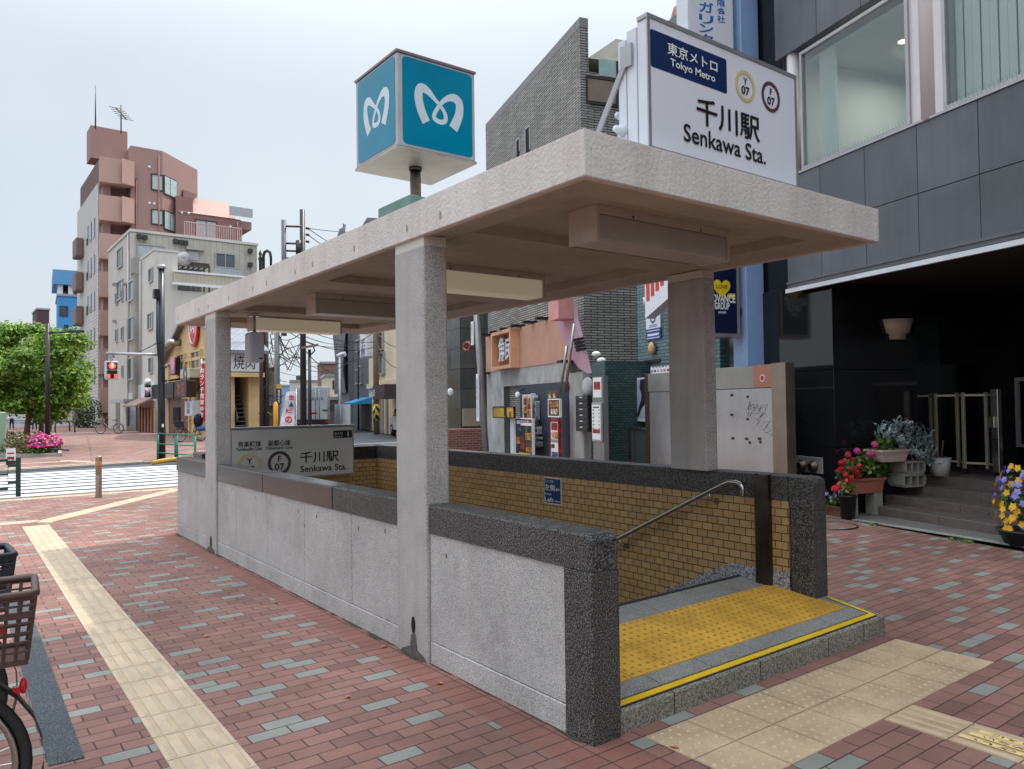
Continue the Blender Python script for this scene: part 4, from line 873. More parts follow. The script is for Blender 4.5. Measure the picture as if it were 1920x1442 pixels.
# concrete blocks, pale pot, silver plant
BXq = .44; ya, _ = FE.side(1660, 880, BXq); yb2_, _ = FE.side(1703, 880, BXq)
zpb = FE.side(1680, 866, BXq)[1]; zpt = FE.side(1680, 843, BXq)[1]; zs0 = .376
for k, (za, zb, lb) in enumerate(((zs0, (zs0+zpb)/2, 'grey hollow concrete block on the entrance steps, lower of two'), ((zs0+zpb)/2+.001, zpb-.001, 'grey hollow concrete block under the pale flower pot, upper of two'))):
    m = MB(); y0, y1 = (ya-.06, yb2_-.06) if k == 0 else (ya+.04, yb2_-.02); x0, x1 = .16, BXq; h = zb-za; y0 = max(y0, 1.225)
    m.box(x0, x1, y0, y1, za, za+.03); m.box(x0, x1, y0, y1, zb-.03, zb)
    for q in range(4): w_ = .025; yy_ = y0+(y1-y0-w_)*q/3; m.box(x0, x1, yy_, yy_+w_, za+.03, zb-.03)
    solo('concrete_block', lb, 'concrete block', m, BLOCK, FE, (x0, y0, za), 'concrete blocks under the pale pot')
t = Th('flower_pot', 'pale pink plastic pot with pink geraniums on concrete blocks', 'flower pot', FE, (.3, (ya+yb2_)/2, zpb))
t.part('pot', trough(.14, BXq+.02, ya-.06, yb2_+.02, zpb, zpt, .78), PALEP); m = MB(); leafcloud(m, (.3, (ya+yb2_)/2-.05, zpt+.1), (.14, .2, .13), 170, .032, rng, .3, .85); t.part('foliage', m, LG)
SXP = .4; yp, _ = FE.side(1735, 876, SXP); yp = max(yp, 1.62)
t = Th('silver_shrub', 'bushy silver leaved plant in a white pot by the bronze gate', 'plant', FE, (SXP-.05, yp, .5))
zt = .76; cx = SXP-.05; m = MB(); m.lathe((cx, yp, .5), [(.001, 0), (.11, 0), (.15, zt-.5), (.135, zt-.5), (.001, zt-.53)], 18); t.part('pot', m, plain('white pot', rgb(196, 192, 184), .5, 0, .15, 6))
m = MB()
for px, py, r in ((1665, 812, .1), (1680, 806, .1), (1690, 825, .14), (1705, 800, .1), (1715, 825, .16), (1732, 820, .14), (1740, 838, .15), (1725, 850, .15), (1745, 862, .1), (1700, 838, .14), (1655, 803, .05), (1688, 792, .06)):
    a, z = FE.side(px, py, SXP)
    for q in range(int(r*110)):
        d = rvec(rng); p = np.array((SXP-.03, a, z))+d*r*rng.random()**.4; dr = d*.5+np.array([.1, 0, .7])+rvec(rng)*.3; dr /= np.linalg.norm(dr)
        for k in range(9):
            o = p+dr*(k-4)*.016; u = rvec(rng); u = np.cross(dr, u); u /= np.linalg.norm(u); e = dr*.6+u; s2 = np.cross(dr, u)*.009
            m.add([o-s2, o+e*.035-s2*.4, o+e*.042+s2*.4, o+s2], [(0, 1, 2, 3)])
t.part('foliage', m, LS); m = MB(); ya_, za_ = FE.side(1690, 825, SXP); m.tube([(cx, yp, .6), (cx, yp-.1, .95), (cx, ya_, za_)], .012, 5); m.tube([(cx, yp, .6), (cx+.02, yp+.05, 1.0)], .012, 5); t.part('stem', m, WOODP)
# big pot of pansies on the right
q = PZ(1905, 1035); X_, Y_, _z = FE.toloc(q); Y_ = .25; X_ = FE.loc(1918, 1000, .2)[0]
t = Th('flower_pot', 'wide dark pot of yellow and violet pansies at the right edge', 'flower pot', FE, (X_, Y_, .006))
zt = FE.loc(1900, 990, Y_)[1]; m = MB(); m.lathe((X_, Y_, .006), [(.001, 0), (.2, 0), (.27, zt*.9), (.29, zt*.9), (.29, zt), (.26, zt), (.001, zt-.02)], 22); t.part('pot', m, DKP)
m = MB(); zh = FE.loc(1905, 870, Y_)[1]; zc = (zt+zh)/2; leafcloud(m, (X_, Y_, zc), (.26, .24, (zh-zt)/2), 420, .03, rng, .4, .8); t.part('foliage', m, LG)
for k in range(95):
    th = rng.random()*6.283; hz = rng.random(); z = zt+(zh-zt)*hz; r = .30*math.sqrt(max(.05, 1-(hz*1.6-.7)**2))
    d = (math.cos(th), math.sin(th)); 
    if d[1] > .3: d = (d[0], -abs(d[1])*.8)
    tone = LPY if (hz < .5 and d[0] < .35) or rng.random() < .3 else (LPV if rng.random() < .6 else LPL)
    m = MB(); pansy(m, (X_+d[0]*r, Y_+d[1]*r, z), (d[0], d[1], .35), .042, rng); t.part('flower_head', m, tone)
wd = MB()
for px, py in ((1560, 962), (1568, 966), (1790, 1012), (1800, 1014), (1812, 1017), (1640, 985)):
    q = PZ(px, py); leafcloud(wd, (q.x, q.y, .02), (.09, .09, .02), 40, .018, rng, .1, .5, 1)
struct('weeds', wd, LG, 'stuff')
# ------------------------------------------------------------------ stainless board
BO = -.62; bx0, bx1 = FE.loc(1210, 720, BO)[0], FE.loc(1475, 720, BO)[0]
t = Th('steel_board', 'tall stainless steel board with graffiti and tape marks behind the right pillar', 'board', FE, ((bx0+bx1)/2, BO, 0))
zt = 2.13; hd = 1.78
xm = FE.loc(1345, 700, BO)[0]
m = MB(); m.box(bx0, bx0+.12, BO-.02, BO+.14, .0, zt, 0, .004, 1); t.part('post', m, M_['dsteel'])
m = MB(); m.box(bx1-.3, bx1, BO-.02, BO+.14, .0, zt, 0, .004, 1); t.part('post', m, plain('satin steel post', rgb(150, 138, 124), .4, .9, .2, 3))
m = MB(); m.box(bx0+.12, bx1-.3, BO, BO+.1, .03, hd); t.part('panel', m, plain('scuffed steel sheet', rgb(186, 186, 188), .3, .9, .2, 1.2, 0, 80, .5, .08))
m = MB(); m.box(bx0+.12, bx1-.3, BO-.015, BO+.12, hd+.008, zt-.01, 0, .004, 1); t.part('header', m, plain('dull steel header', rgb(160, 158, 154), .4, .85, .15, 3))
xh0, xh1, _, _ = FE.rect(1412, 700, 1456, 730, BO-.016); m = MB(); m.box(xh0, xh1, BO-.018, BO-.0155, hd+.012, zt-.014); t.part('copper_patch', m, plain('copper tinted film', rgb(168, 116, 96), .5, .3, .15, 4))
x, z = FE.loc(1429, 709, BO-.02); m = MB(); m.disc((x, BO-.0185, z), (0, -1, 0), .045, 14, None, .001); sk = t.part('round_sticker', m, plain('red sticker', rgb(160, 50, 36), .5)); m = MB(); m.ring((x, BO-.0186, z), (0, -1, 0), .042, .052, 18, .0015); t.part('sticker_rim', m, M_['wht'], sk)
for px, py in ((1402, 744), (1373, 741), (1373, 778), (1402, 786), (1454, 783), (1375, 822), (1401, 823), (1406, 830), (1425, 823), (1426, 829), (1454, 829), (1450, 742)):
    x, z = FE.loc(px, py, BO); m = MB(); m.box(x-.03-.02*(px % 2), x+.03, BO-.002, BO-.0003, z-.02, z+.02); t.part('tape_mark', m, M_['ink'])
m = MB()
def scribble(pts): m.tube([(FE.loc(a, b, BO)[0], BO-.0015, FE.loc(a, b, BO)[1]) for a, b in pts], .0035, 4)
for pts in ([(1403, 770), (1406, 752), (1409, 768), (1402, 764), (1412, 758), (1415, 770), (1420, 758), (1424, 772), (1428, 760)], [(1405, 772), (1402, 778), (1407, 780), (1410, 772)], [(1416, 776), (1430, 774), (1424, 784), (1436, 772)], [(1430, 760), (1440, 758), (1434, 770)], [(1418, 785), (1425, 790), (1420, 796)], [(1430, 792), (1444, 790), (1436, 800), (1446, 806), (1436, 812), (1432, 806), (1440, 796)], [(1438, 812), (1446, 816), (1454, 808)], [(1424, 766), (1434, 764)], [(1412, 764), (1418, 764)]): scribble(pts)
t.part('graffiti', m, M_['ink'])
# ------------------------------------------------------------------ green tiled building and the blue post with signs
GT = brickmat('green glazed tile', rgb(88, 118, 122), rgb(108, 136, 138), rgb(56, 70, 74), .23, .067, .01, .3, .5, .18)
GTD = brickmat('dark green small tile', rgb(52, 78, 78), rgb(72, 100, 98), rgb(30, 40, 40), .1, .05, .006, .3, .5, .2)
gb = Th('green_tile_building', 'green glazed tile building between the grey brick shop and the dark offices', 'building', FE, (-3.5, 0, 0))
gx0 = FE.loc(1195, 600)[0]
m = MB(); m.box(gx0, -2.55, 0, 5, 0, 8.9); gb.part('wall', m, GT)
m = MB(); m.box(-2.545, -1.64, .12, 5, 2.2, 9.6); gb.part('green_glass_bay', m, GTD)
m = MB(); m.box(-2.545, -1.64, .4, 5, 0, 2.2); gb.part('dark_shopfront', m, M_['glassd'])
m = MB(); m.box(gx0+.3, -2.4, 2.4, 6, 8.9, 14); gb.part('blue_cladding', m, brickmat('light blue corrugated sheet', rgb(150, 178, 204), rgb(164, 190, 214), rgb(112, 138, 166), 30, .16, .03, .5, .6, .1))
m = MB(); x0, x1, z0, z1 = FE.rect(1248, 8, 1292, 50, 1.5); m.prism([(x0, z0), (x1, z0), (x1, z1), (x0+.35*(x1-x0), z1)], 'y', 1.5, 1.6); gb.part('mural_panel', m, plain('pink and brown mural', rgb(214, 150, 140), .7, 0, .6, 3))
m = MB(); x0, x1, z0, z1 = FE.rect(1342, 632, 1386, 692, .1); m.box(-2.5, -1.66, .1, .119, 2.0, 3.2); gb.part('window', m, M_['glassd'])
x, z = FE.loc(1222, 653, -.05); t = Th('wall_lamp', 'round amber bulkhead lamp on the green tiled wall', 'wall lamp', FE, (x, 0, z)); m = MB(); m.ball((x, -.04, z), .1, .08, .13, 14); t.part('lens', m, plain('amber glass', rgb(214, 170, 120), .2)); m = MB(); m.ring((x, -.03, z), (0, -1, 0), .1, .125, 20, .03); t.part('rim', m, M_['steel'])
x0, x1, z0, z1 = FE.rect(1212, 587, 1239, 637, -.02); t = Th('wall_plaque', 'white and blue clinic plaque on the green tiled wall', 'sign', FE, ((x0+x1)/2, 0, z0)); m = MB(); zm = z0+(z1-z0)*.42; m.box(x0, x1, -.03, 0, zm, z1); t.part('white_plate', m, M_['white'])
m = MB(); m.box(x0, x1, -.03, 0, z0, zm-.002); bp = t.part('blue_plate', m, plain('plaque blue', rgb(38, 70, 140), .4)); m = MB(); cx = (x0+x1)/2; m.ring((cx, -.031, z1-(z1-z0)*.18), (0, -1, 0), (x1-x0)*.12, (x1-x0)*.2, 20, .002); m.box(cx-.25*(x1-x0), cx+.25*(x1-x0), -.0325, -.0305, zm+.06, zm+.075); m.box(cx-.3*(x1-x0), cx+.3*(x1-x0), -.0325, -.0305, zm+.03, zm+.045); t.part('emblem', m, plain('slate print', rgb(70, 96, 130), .5))
m = MB(); m.box(x0+.06, x1-.06, -.0325, -.0305, z0+.08, zm-.1); m.box(x0+.04, x1-.04, -.0325, -.0305, zm-.05, zm-.035); m.box(x0+.04, x1-.04, -.0325, -.0305, z0+.03, z0+.045); t.part('print', m, M_['wht'], bp)
x0, x1, z0, z1 = FE.rect(1207, 674, 1237, 681, -.02); m = MB(); m.box(x0, x1, -.02, 0, z0, z1); solo('name_plate', 'small dark name plate under the amber wall lamp', 'sign', m, M_['ink'], FE, (x0, 0, z0))
x0, x1, z0, z1 = FE.rect(1203, 686, 1247, 700, -.3); m = MB(); m.box(x0, x1, -.1, -.05, z0-.05, z1); solo('notice_strip', 'pink and white printed strip above the steel board', 'notice', m, brickmat('pink print', rgb(226, 190, 200), rgb(120, 60, 90), rgb(240, 240, 240), .12, .09, .02, .5, 0, .1), FE, (x0, -.1, z0))
x0, x1, z0, z1 = FE.rect(1218, 535, 1290, 590, -.4)
t = Th('shop_sign', 'slanted white shop sign with red lettering on the green wall', 'sign', FE, (x0, 0, z0)); m = MB(); m.add([(x0, -.5, z0), (x1, -.5, z1-.1), (x1, -.5, z1+.5), (x0, -.5, z1+.5), (x0, -.3, z0), (x1, -.3, z1-.1), (x1, -.3, z1+.5), (x0, -.3, z1+.5)], [(0, 1, 2, 3), (7, 6, 5, 4), (0, 4, 5, 1), (1, 5, 6, 2), (2, 6, 7, 3), (3, 7, 4, 0)]); t.part('panel', m, M_['white'])
m = MB(); 
for i in range(6): a = x0+.06+i*(x1-x0)*.13; zz = z0+.32+i*.07; m.box(a, a+(x1-x0)*.09, -.506, -.4995, zz, zz+.55)
t.part('red_bars', m, plain('sign red', rgb(204, 66, 50), .5))
m = MB(); x, z = FE.loc(1213, 565, -.1); m.lathe((x, -.12, z), [(.001, -.08), (.05, -.08), (.065, .08), (.001, .09)], 10); m.box(x-.02, x+.02, -.06, 0, z+.05, z+.12); solo('security_camera', 'small white security camera above the clinic plaque', 'camera', m, M_['whitep'], FE, (x, 0, z))
# blue post + signs
BX = -1.6
t = Th('blue_post', 'tall light blue square steel post between the green and black buildings', 'post', FE, (BX, -.1, 0)); m = MB(); m.box(BX-.19, BX+.17, -.28, .06, 0, 20, 0, .01, 1); t.part('shaft', m, plain('light blue paint', rgb(138, 166, 206), .45, 0, .1, 2))
m = MB(); m.box(BX-.24, BX+.22, -.33, .11, 0, .12); t.part('base_plate', m, M_['dsteel'])
SXs = BX+.1
ya, za = FE.side(1326, 625, SXs); yb_, zb = FE.side(1382, 625, SXs); zt2 = 5.2
t = Th('projecting_sign', 'navy projecting sign with a yellow heart fixed to the blue post', 'sign', FE, (SXs, (ya+yb_)/2, zb))
m = MB(); m.box(SXs-.3, SXs, ya-.06, yb_+.06, zb-.06, zt2); t.part('cabinet', m, M_['alu']); m = MB(); m.box(SXs+.0002, SXs+.008, ya, yb_, zb, zt2-.06); pn = t.part('sign_face', m, plain('deep navy face', rgb(14, 26, 62), .3, 0, .05))
def sd(px, py): a, b = FE.side(px, py, SXs+.008); return (SXs+.0085, a, b)
yc = (ya+yb_)/2; m = MB(); RY = (0, 1, 0); wd_ = yb_-ya
za1 = sd(1360, 560)[2]; letter(m, "ADVANCE", (SXs+.0085, yc, za1), RY, ZU, wd_*.9, .13, 0, .03); letter(m, "GROUP", (SXs+.0085, yc, sd(1360, 574)[2]), RY, ZU, wd_*.5, .11, 0, .03); letter(m, "people", (SXs+.0085, yc, sd(1360, 586)[2]), RY, ZU, wd_*.25, .06, 0, .01); t.part('lettering', m, M_['wht'], pn)
zh_ = sd(1352, 540)[2]; m = MB(); hp = [(16*math.sin(a)**3/34, (13*math.cos(a)-5*math.cos(2*a)-2*math.cos(3*a)-math.cos(4*a))/34) for a in [2*math.pi*i/36 for i in range(36)]]
m.add([(SXs+.012, yc+.0+p*.34, zh_+q*.36) for p, q in hp], [tuple(range(36))]); m.box(SXs+.0085, SXs+.011, yc+.12, yc+.24, zh_-.16, zh_-.08); hh = t.part('heart', m, plain('sign yellow', rgb(230, 200, 40), .4)); m = MB(); letter(m, "LOVE", (SXs+.0125, yc, zh_+.02), RY, ZU, .2, .06, 0, .01); t.part('lettering', m, M_['ink'], hh)
for zz in (zb+.3, zt2-.4): m = MB(); m.box(BX-.12, BX+.06, yb_+.06, -.279, zz, zz+.1); t.part('bracket', m, M_['dsteel'])
ya, za = FE.side(1293, 45, SXs); yb2, _ = FE.side(1372, 45, SXs); zb = FE.side(1330, 140, SXs)[1]
t = Th('projecting_sign', 'tall white projecting sign with blue vertical lettering high on the blue post', 'sign', FE, (SXs, (ya+yb2)/2, zb)); m = MB(); m.box(SXs-.32, SXs, ya-.03, yb2+.03, zb, zb+4.6, 0, .006, 1); t.part('cabinet', m, M_['whitep'])
m = MB(); m.box(SXs+.0002, SXs+.006, ya, yb2, zb+.03, zb+4.57); pn = t.part('sign_face', m, M_['white'])
m = MB()
for ch, px, py, s_ in (("リ", 1324, 45, .3), ("ガ", 1322, 12, .3), ("ン", 1325, 63 , .0), ("ク", 1322, 76, .0)): pass
def vtext(chars, px, tops, wpx):
    for ch, (p0, p1) in zip(chars, tops):
        a, b = FE.side(px-wpx/2, (p0+p1)/2, SXs+.007); c, d = FE.side(px+wpx/2, (p0+p1)/2, SXs+.007); _, e = FE.side(px, p0, SXs+.007); _, f = FE.side(px, p1, SXs+.007)
        letter(m, ch, (SXs+.0065, (a+c)/2, (e+f)/2), RY, ZU, c-a, e-f, 0, .02)
vtext("メガリンク", 1324, [(-24, 0), (4, 24), (28, 45), (46, 62), (64, 82)], 27); vtext("有限会社", 1352, [(-16, -2), (0, 12), (14, 27), (29, 43)], 15)
t.part('lettering', m, plain('sign blue', rgb(30, 110, 190), .4), pn)
for zz in (zb+.4, zb+3): m = MB(); m.box(BX-.12, BX+.06, yb2+.03, -.279, zz, zz+.1); t.part('bracket', m, M_['dsteel'])
# ------------------------------------------------------------------ grey brick shop building
GB = brickmat('long grey brick tile', rgb(148, 144, 137), rgb(178, 174, 167), rgb(60, 58, 58), .36, .063, .012, .7, .8, .2)
kx0, kx1 = -15.4, -7.97
kb_ = Th('grey_brick_building', 'grey striped brick building with a high parapet above the orange shop', 'building', FE, (kx1, 0, 0))
m = MB(); m.box(kx0, kx1, 0, .22, 0, 10.66); m.box(kx0, kx1-.02, .22, 6, 0, 9.1); m.box(kx0, kx1-.0, .22, .5, 9.1, 9.6); kb_.part('wall', m, GB)
m = MB(); m.box(kx0, kx1+.003, -.003, .223, 10.66, 10.9); kb_.part('parapet_cap', m, plain('grey coping', rgb(136, 134, 136), .7))
for a, b in (((968, 262), (973, 286)), ((985, 240), (992, 284))):
    x0, x1, z0, z1 = FE.rect(*a, *b, -.02); m = MB(); f = .05; m.box(x0-f, x0, -.02, .02, z0, z1); m.box(x1, x1+f, -.02, .02, z0, z1); m.box(x0-f, x1+f, -.02, .02, z1, z1+f); w_ = kb_.part('window', m, M_['alu']); m = MB(); m.box(x0, x1, -.012, .005, z0-.3, z1); kb_.part('pane', m, M_['hole'], w_)
yA = FE.side(1098, 150, kx1)[0]; yB = FE.side(1158, 170, kx1)[0]; zA = FE.side(1125, 145, kx1)[1]; zB = FE.side(1125, 197, kx1)[1]
m = MB(); m.box(kx1-.03, kx1+.02, yA, yA+.05, zB, zA); m.box(kx1-.03, kx1+.02, yB-.05, yB, zB, zA); m.box(kx1-.03, kx1+.02, yA+.05, yB-.05, zA-.05, zA); m.box(kx1-.03, kx1+.02, yA+.05, yB-.05, zB, zB+.06); lv = kb_.part('window', m, plain('brown frame', rgb(58, 48, 48), .5)); m = MB()
n = 16
for i in range(n): zz = zB+.08+(zA-zB-.15)*i/n; m.box(kx1-.02, kx1+.005, yA+.05, yB-.05, zz, zz+.04)
kb_.part('louvre', m, plain('brown louvre slat', rgb(150, 130, 116), .5), lv); m = MB(); m.box(kx1-.04, kx1-.025, yA+.05, yB-.05, zB+.05, zA-.04); kb_.part('backing', m, M_['hole'], lv)
m = MB(); zg = zA+.04; m.box(kx1-.02, kx1, .5, 5, zg, zg+.42); gl_ = kb_.part('glazed_strip', m, plain('pale green glass', rgb(170, 196, 188), .15)); m = MB(); m.box(kx1-.02, kx1+.012, .5, 5, zg-.05, zg); m.box(kx1, kx1+.01, yB-.03, yB+.03, zg, zg+.42); kb_.part('mullion', m, plain('brown frame bar', rgb(58, 48, 48), .5), gl_)
m = MB(); m.box(kx1-.02, kx1+.01, yB+.06, 4, zB-.1, zA); kb_.part('window', m, M_['glassd'])
m = MB(); m.prism([(.24, zg+.42), (5.2, zg+.42), (5.2, zg+1.0), (1.0, zg+1.0)], 'x', kx0+.3, kx1-.05); kb_.part('roof', m, plain('cream roof sheet', rgb(226, 216, 196), .6, 0, .15, 3))
# shop front
OR = brickmat('orange ribbed panel', rgb(206, 158, 136), rgb(212, 166, 144), rgb(180, 130, 108), .05, 60, .012, .6, .6, .15, None, 0)
sx0, sx1 = -15.05, -7.8; so_ = -.2
sh = Th('fish_restaurant', 'orange fronted restaurant at street level of the grey brick building', 'shop', FE, (-11, -.2, 0))
ztp, zbt = 3.78, 2.63
m = MB(); xt1 = FE.loc(1048, 592, so_)[0]
m.prism([(sx0, zbt), (sx1, zbt), (xt1+.35, zbt+.62), (xt1, ztp), (sx0, ztp)], 'y', so_, -.02); sh.part('fascia', m, OR)
for i in range(6): a = sx0+.35+i*(xt1-sx0-.3)/6; m = MB(); m.box(a, a+.16, so_-.3, so_+.1, ztp+.001, ztp+.07); sh.part('fascia_lamp', m, M_['black'])
for px in (915, 1072): a = FE.loc(px, 690, so_)[0]; m = MB(); m.box(a-.1, a+.2, so_-.35, so_-.001, zbt-.06, zbt+.0); sh.part('fascia_lamp', m, M_['black'])
x0, x1, z0, z1 = FE.rect(931, 618, 968, 692, so_-.1); z0 = FE.loc(950, 692, so_-.1)[1]; z1 = FE.loc(950, 620, so_-.1)[1]
m = MB(); f = .1
for a in ((x0, x0+f, z0, z1), (x1-f, x1, z0, z1), (x0+f, x1-f, z0, z0+f), (x0+f, x1-f, z1-f, z1)): m.box(a[0], a[1], so_-.28, so_, a[2], a[3])
fr_ = sh.part('sign_frame', m, plain('orange frame', rgb(220, 168, 134), .6)); m = MB(); m.box(x0+f, x1-f, so_-.02, so_-.001, z0+f, z1-f); sh.part('sign_board', m, plain('brown sign board', rgb(166, 98, 66), .6, 0, .15, 2), fr_)
def fat(th_, s_, cx, cz, w_, h_, y, name='lettering', parent=None, line=.9):
    m = MB()
    for k in range(10): letter(m, s_, (cx+.0*k, y-.012*k, cz), XU, ZU, w_, h_, 0, .02, line)
    return th_.part(name, m, plain('white cut letter', rgb(228, 230, 232), .5), parent)
fat(sh, "魚", x0+(x1-x0)*.36, (z0+z1)/2+.04, (x1-x0)*.36, (z1-z0)*.66, so_-.04, 'lettering', fr_); fat(sh, "民", x0+(x1-x0)*.68, (z0+z1)/2, (x1-x0)*.3, (z1-z0)*.55, so_-.04, 'lettering', fr_)
PK = plain('mauve painted fin', rgb(190, 148, 162), .6, 0, .1, 3)
fin = [(1045, 700, 0)]
m = MB(); P_ = lambda px, py: FE.loc(px, py, so_-.25); poly = [P_(*q) for q in ((1049, 565), (1076, 565), (1082, 600), (1093, 640), (1107, 700), (1090, 690), (1072, 665), (1060, 640), (1050, 612))]; m.prism(poly, 'y', so_-.32, so_-.21); sh.part('fin', m, PK)
m = MB(); x0, x1, z0, z1 = FE.rect(1043, 566, 1062, 600, so_-.5); m.box(x0, x1, so_-.7, so_-.33, z0, z1+.5); sh.part('pink_box', m, plain('salmon box', rgb(214, 150, 146), .5))
m = MB()
for i in range(4): x0, x1, z0, z1 = FE.rect(1075+i*1.5, 635+i*6.3, 1094+i*1.6, 639+i*6.3, so_-.33); m.box(x0, x1, so_-.331, so_-.322, z0, z1+.02)
sh.part('fin_slot', m, M_['hole'])
for a, b in (((1077, 606), (1060, 735)), ((1063, 648), (1051, 736))):
    p = FE.loc(*a, so_-.5); q = FE.loc(*b, so_-.5); m = MB(); m.tube([(p[0], so_-.5, p[1]), (q[0], so_-.5, q[1])], .035, 10); sh.part('silver_pole', m, M_['steel'])
GW = plain('weathered grey render', rgb(176, 174, 170), .85, 0, .35, 1.6, .2, 60, .5, .3); DW = plain('dark blue boarding', rgb(58, 64, 78), .6, 0, .2, 3, 0, 80, .5, .2)
m = MB(); xd0, xd1 = FE.loc(944, 760, so_)[0], FE.loc(975, 760, so_)[0]; xe1 = FE.loc(1066, 760, so_)[0]; zd = FE.loc(980, 722, so_)[1]
m.box(sx0, xd0, so_+.02, 0, 0, zbt-.002); m.box(xd0, xe1, so_+.02, 0, zd, zbt-.002); m.box(xe1, sx1+.1, so_+.02, 0, 0, zbt-.3); sh.part('wall', m, GW)
m = MB(); m.box(xd0, xd1, so_+.4, so_+.45, 0, zd); m.box(xd0-.02, xd0, so_+.02, so_+.4, 0, zd); sh.part('doorway', m, M_['hole'])
m = MB(); m.box(xd1, xe1, so_+.0, so_+.06, .12, zd); bd = sh.part('blue_boarding', m, DW)
for s_, a, b in (("魚", (999, 737), (1015, 800)), ("民", (1002, 800), (1019, 838))):
    x0, x1, z0, z1 = FE.rect(*a, *b, so_); fat(sh, s_, (x0+x1)/2, (z0+z1)/2, x1-x0, z1-z0, so_-.01, 'lettering', bd)
# posters and menu boards
def menu(fr, name, lab_, cat, a, b, off, base_c, blocks, th=.05, frame=None):
    x0, x1, z0, z1 = fr.rect(*a, *b, off); t = Th(name, lab_, cat, fr, ((x0+x1)/2, off, z0)); m = MB(); m.box(x0, x1, off, off+th, z0, z1); pn = t.part('panel', m, base_c)
    for u0, v0, u1, v1, mt in blocks:
        m = MB(); m.box(x0+(x1-x0)*u0, x0+(x1-x0)*u1, off-.004, off-.0005, z1-(z1-z0)*v1, z1-(z1-z0)*v0); t.part('print', m, mt, pn)
    if frame:
        m = MB(); f = .03
        for q in ((x0-f, x0, z0-f, z1+f), (x1, x1+f, z0-f, z1+f), (x0, x1, z0-f, z0), (x0, x1, z1, z1+f)): m.box(q[0], q[1], off-.012, off+th, q[2], q[3])
        t.part('frame', m, frame)
    return t, (x0, x1, z0, z1)
def foodprint(n, c):
    m = Mat('print '+n, .45); vo = m.n.new("ShaderNodeTexVoronoi"); vo.inputs["Scale"].default_value = 11; m.link(m.tc(), vo.inputs["Vector"])
    h = m.mix(.55, c, vo.outputs["Color"], 'OVERLAY'); d = m.ramp(vo.outputs["Distance"], [(.1, G(1.25)), (.6, G(.45))]); m.color(m.mix(1.0, h, d, 'MULTIPLY')); return m.m
FOOD = [foodprint(n, c) for n, c in (('amber', rgb(206, 130, 50)), ('brown', rgb(110, 62, 40)), ('red', rgb(190, 50, 46)), ('green', rgb(84, 130, 66)), ('cream', rgb(226, 206, 176)), ('blue', rgb(60, 96, 150)))]
A_, B_, R_, Gn, Cr, Bl = FOOD
t, r = menu(FE, 'menu_board', 'black food menu board in a white frame by the restaurant door', 'menu board', (967, 786), (998, 852), so_-.4, M_['ink'], [(.08, .04, .3, .14, M_['wht']), (.34, .03, .95, .08, R_), (.32, .1, .97, .18, M_['wht']), (.15, .24, .35, .34, Bl), (.62, .2, .72, .36, Gn), (.05, .52, .25, .72, A_), (.3, .5, .55, .62, B_), (.6, .38, .95, .58, A_), (.3, .66, .55, .85, R_), (.6, .62, .95, .76, B_), (.62, .78, .95, .92, A_), (.2, .95, .9, 1, plain('gold print', rgb(196, 170, 50), .5))], .06, M_['wht'])
m = MB(); letter(m, "飲み放題", ((r[0]+r[1])/2+.1, so_-.4045, r[3]-(r[3]-r[2])*.06), XU, ZU, (r[1]-r[0])*.5, .05, 0, .01); t.part('lettering', m, M_['wht'])
x0, x1, z0, z1 = FE.rect(960, 786, 966.5, 852, so_-.4); m = MB(); m.box(x0, x1, so_-.45, so_-.3, z0-.3, z1+.04); solo('white_panel_post', 'narrow white panel on the left of the black menu board', 'panel', m, M_['whitep'], FE, (x0, so_-.4, 0))
menu(FE, 'hanging_menu', 'hanging photo menu banner of dishes beside the white fish letter', 'menu', (981, 742), (996, 785), so_-.25, Cr, [(.1, .12, .45, .4, B_), (.5, .1, .95, .3, A_), (.1, .45, .5, .7, A_), (.55, .35, .95, .6, R_), (.1, .75, .5, .95, B_), (.55, .65, .95, .95, A_)], .02, M_['wht'])
menu(FE, 'menu_board', 'brown photo menu board under red and green banners', 'menu board', (1029, 750), (1049, 780), so_-.35, B_, [(.1, .1, .9, .45, A_), (.2, .55, .8, .9, Cr)], .05, M_['wht'])
menu(FE, 'menu_board', 'tall red and white price board right of the white fish letters', 'menu board', (1033, 787), (1047, 858), so_-.35, M_['wht'], [(.0, .0, 1, .06, R_), (.1, .08, .9, .28, R_), (.05, .32, .45, .5, Cr), (.5, .32, .95, .5, A_), (.05, .52, .95, .6, M_['alu']), (.05, .65, .5, .75, B_), (.1, .85, .9, 1, Bl)], .06, R_)
menu(FE, 'cloth_banner', 'small red cloth banner above the brown menu board', 'banner', (1036, 732), (1042, 752), so_-.3, R_, [(.2, .3, .8, .7, Cr)], .01)
menu(FE, 'cloth_banner', 'small green cloth banner above the brown menu board', 'banner', (1027, 734), (1034, 752), so_-.28, Gn, [(.2, .3, .8, .7, Cr)], .01)
t, r = menu(FE, 'yellow_sign', 'black framed yellow sign at the restaurant doorway', 'sign', (925, 764), (963, 782), so_-.6, plain('sign ochre', rgb(206, 164, 60), .5), [], .05, M_['ink']); m = MB(); letter(m, "亀", (r[0]+(r[1]-r[0])*.62, so_-.605, (r[2]+r[3])/2+.03), XU, ZU, .28, .34, 0, .03); letter(m, "民", (r[0]+(r[1]-r[0])*.85, so_-.605, (r[2]+r[3])/2-.08), XU, ZU, .2, .2, 0, .02); t.part('lettering', m, M_['ink'])
x, z = FE.loc(971, 741, so_-.2); t = Th('wall_lamp', 'small white globe lamp beside the restaurant doorway', 'wall lamp', FE, (x, so_, z)); m = MB(); m.ball((x, so_-.2, z), .08, .08, .1, 10); t.part('globe', m, M_['wht']); m = MB(); m.tube([(x, so_-.2, z+.1), (x, so_, z+.18)], .015, 6); t.part('arm', m, M_['black'])
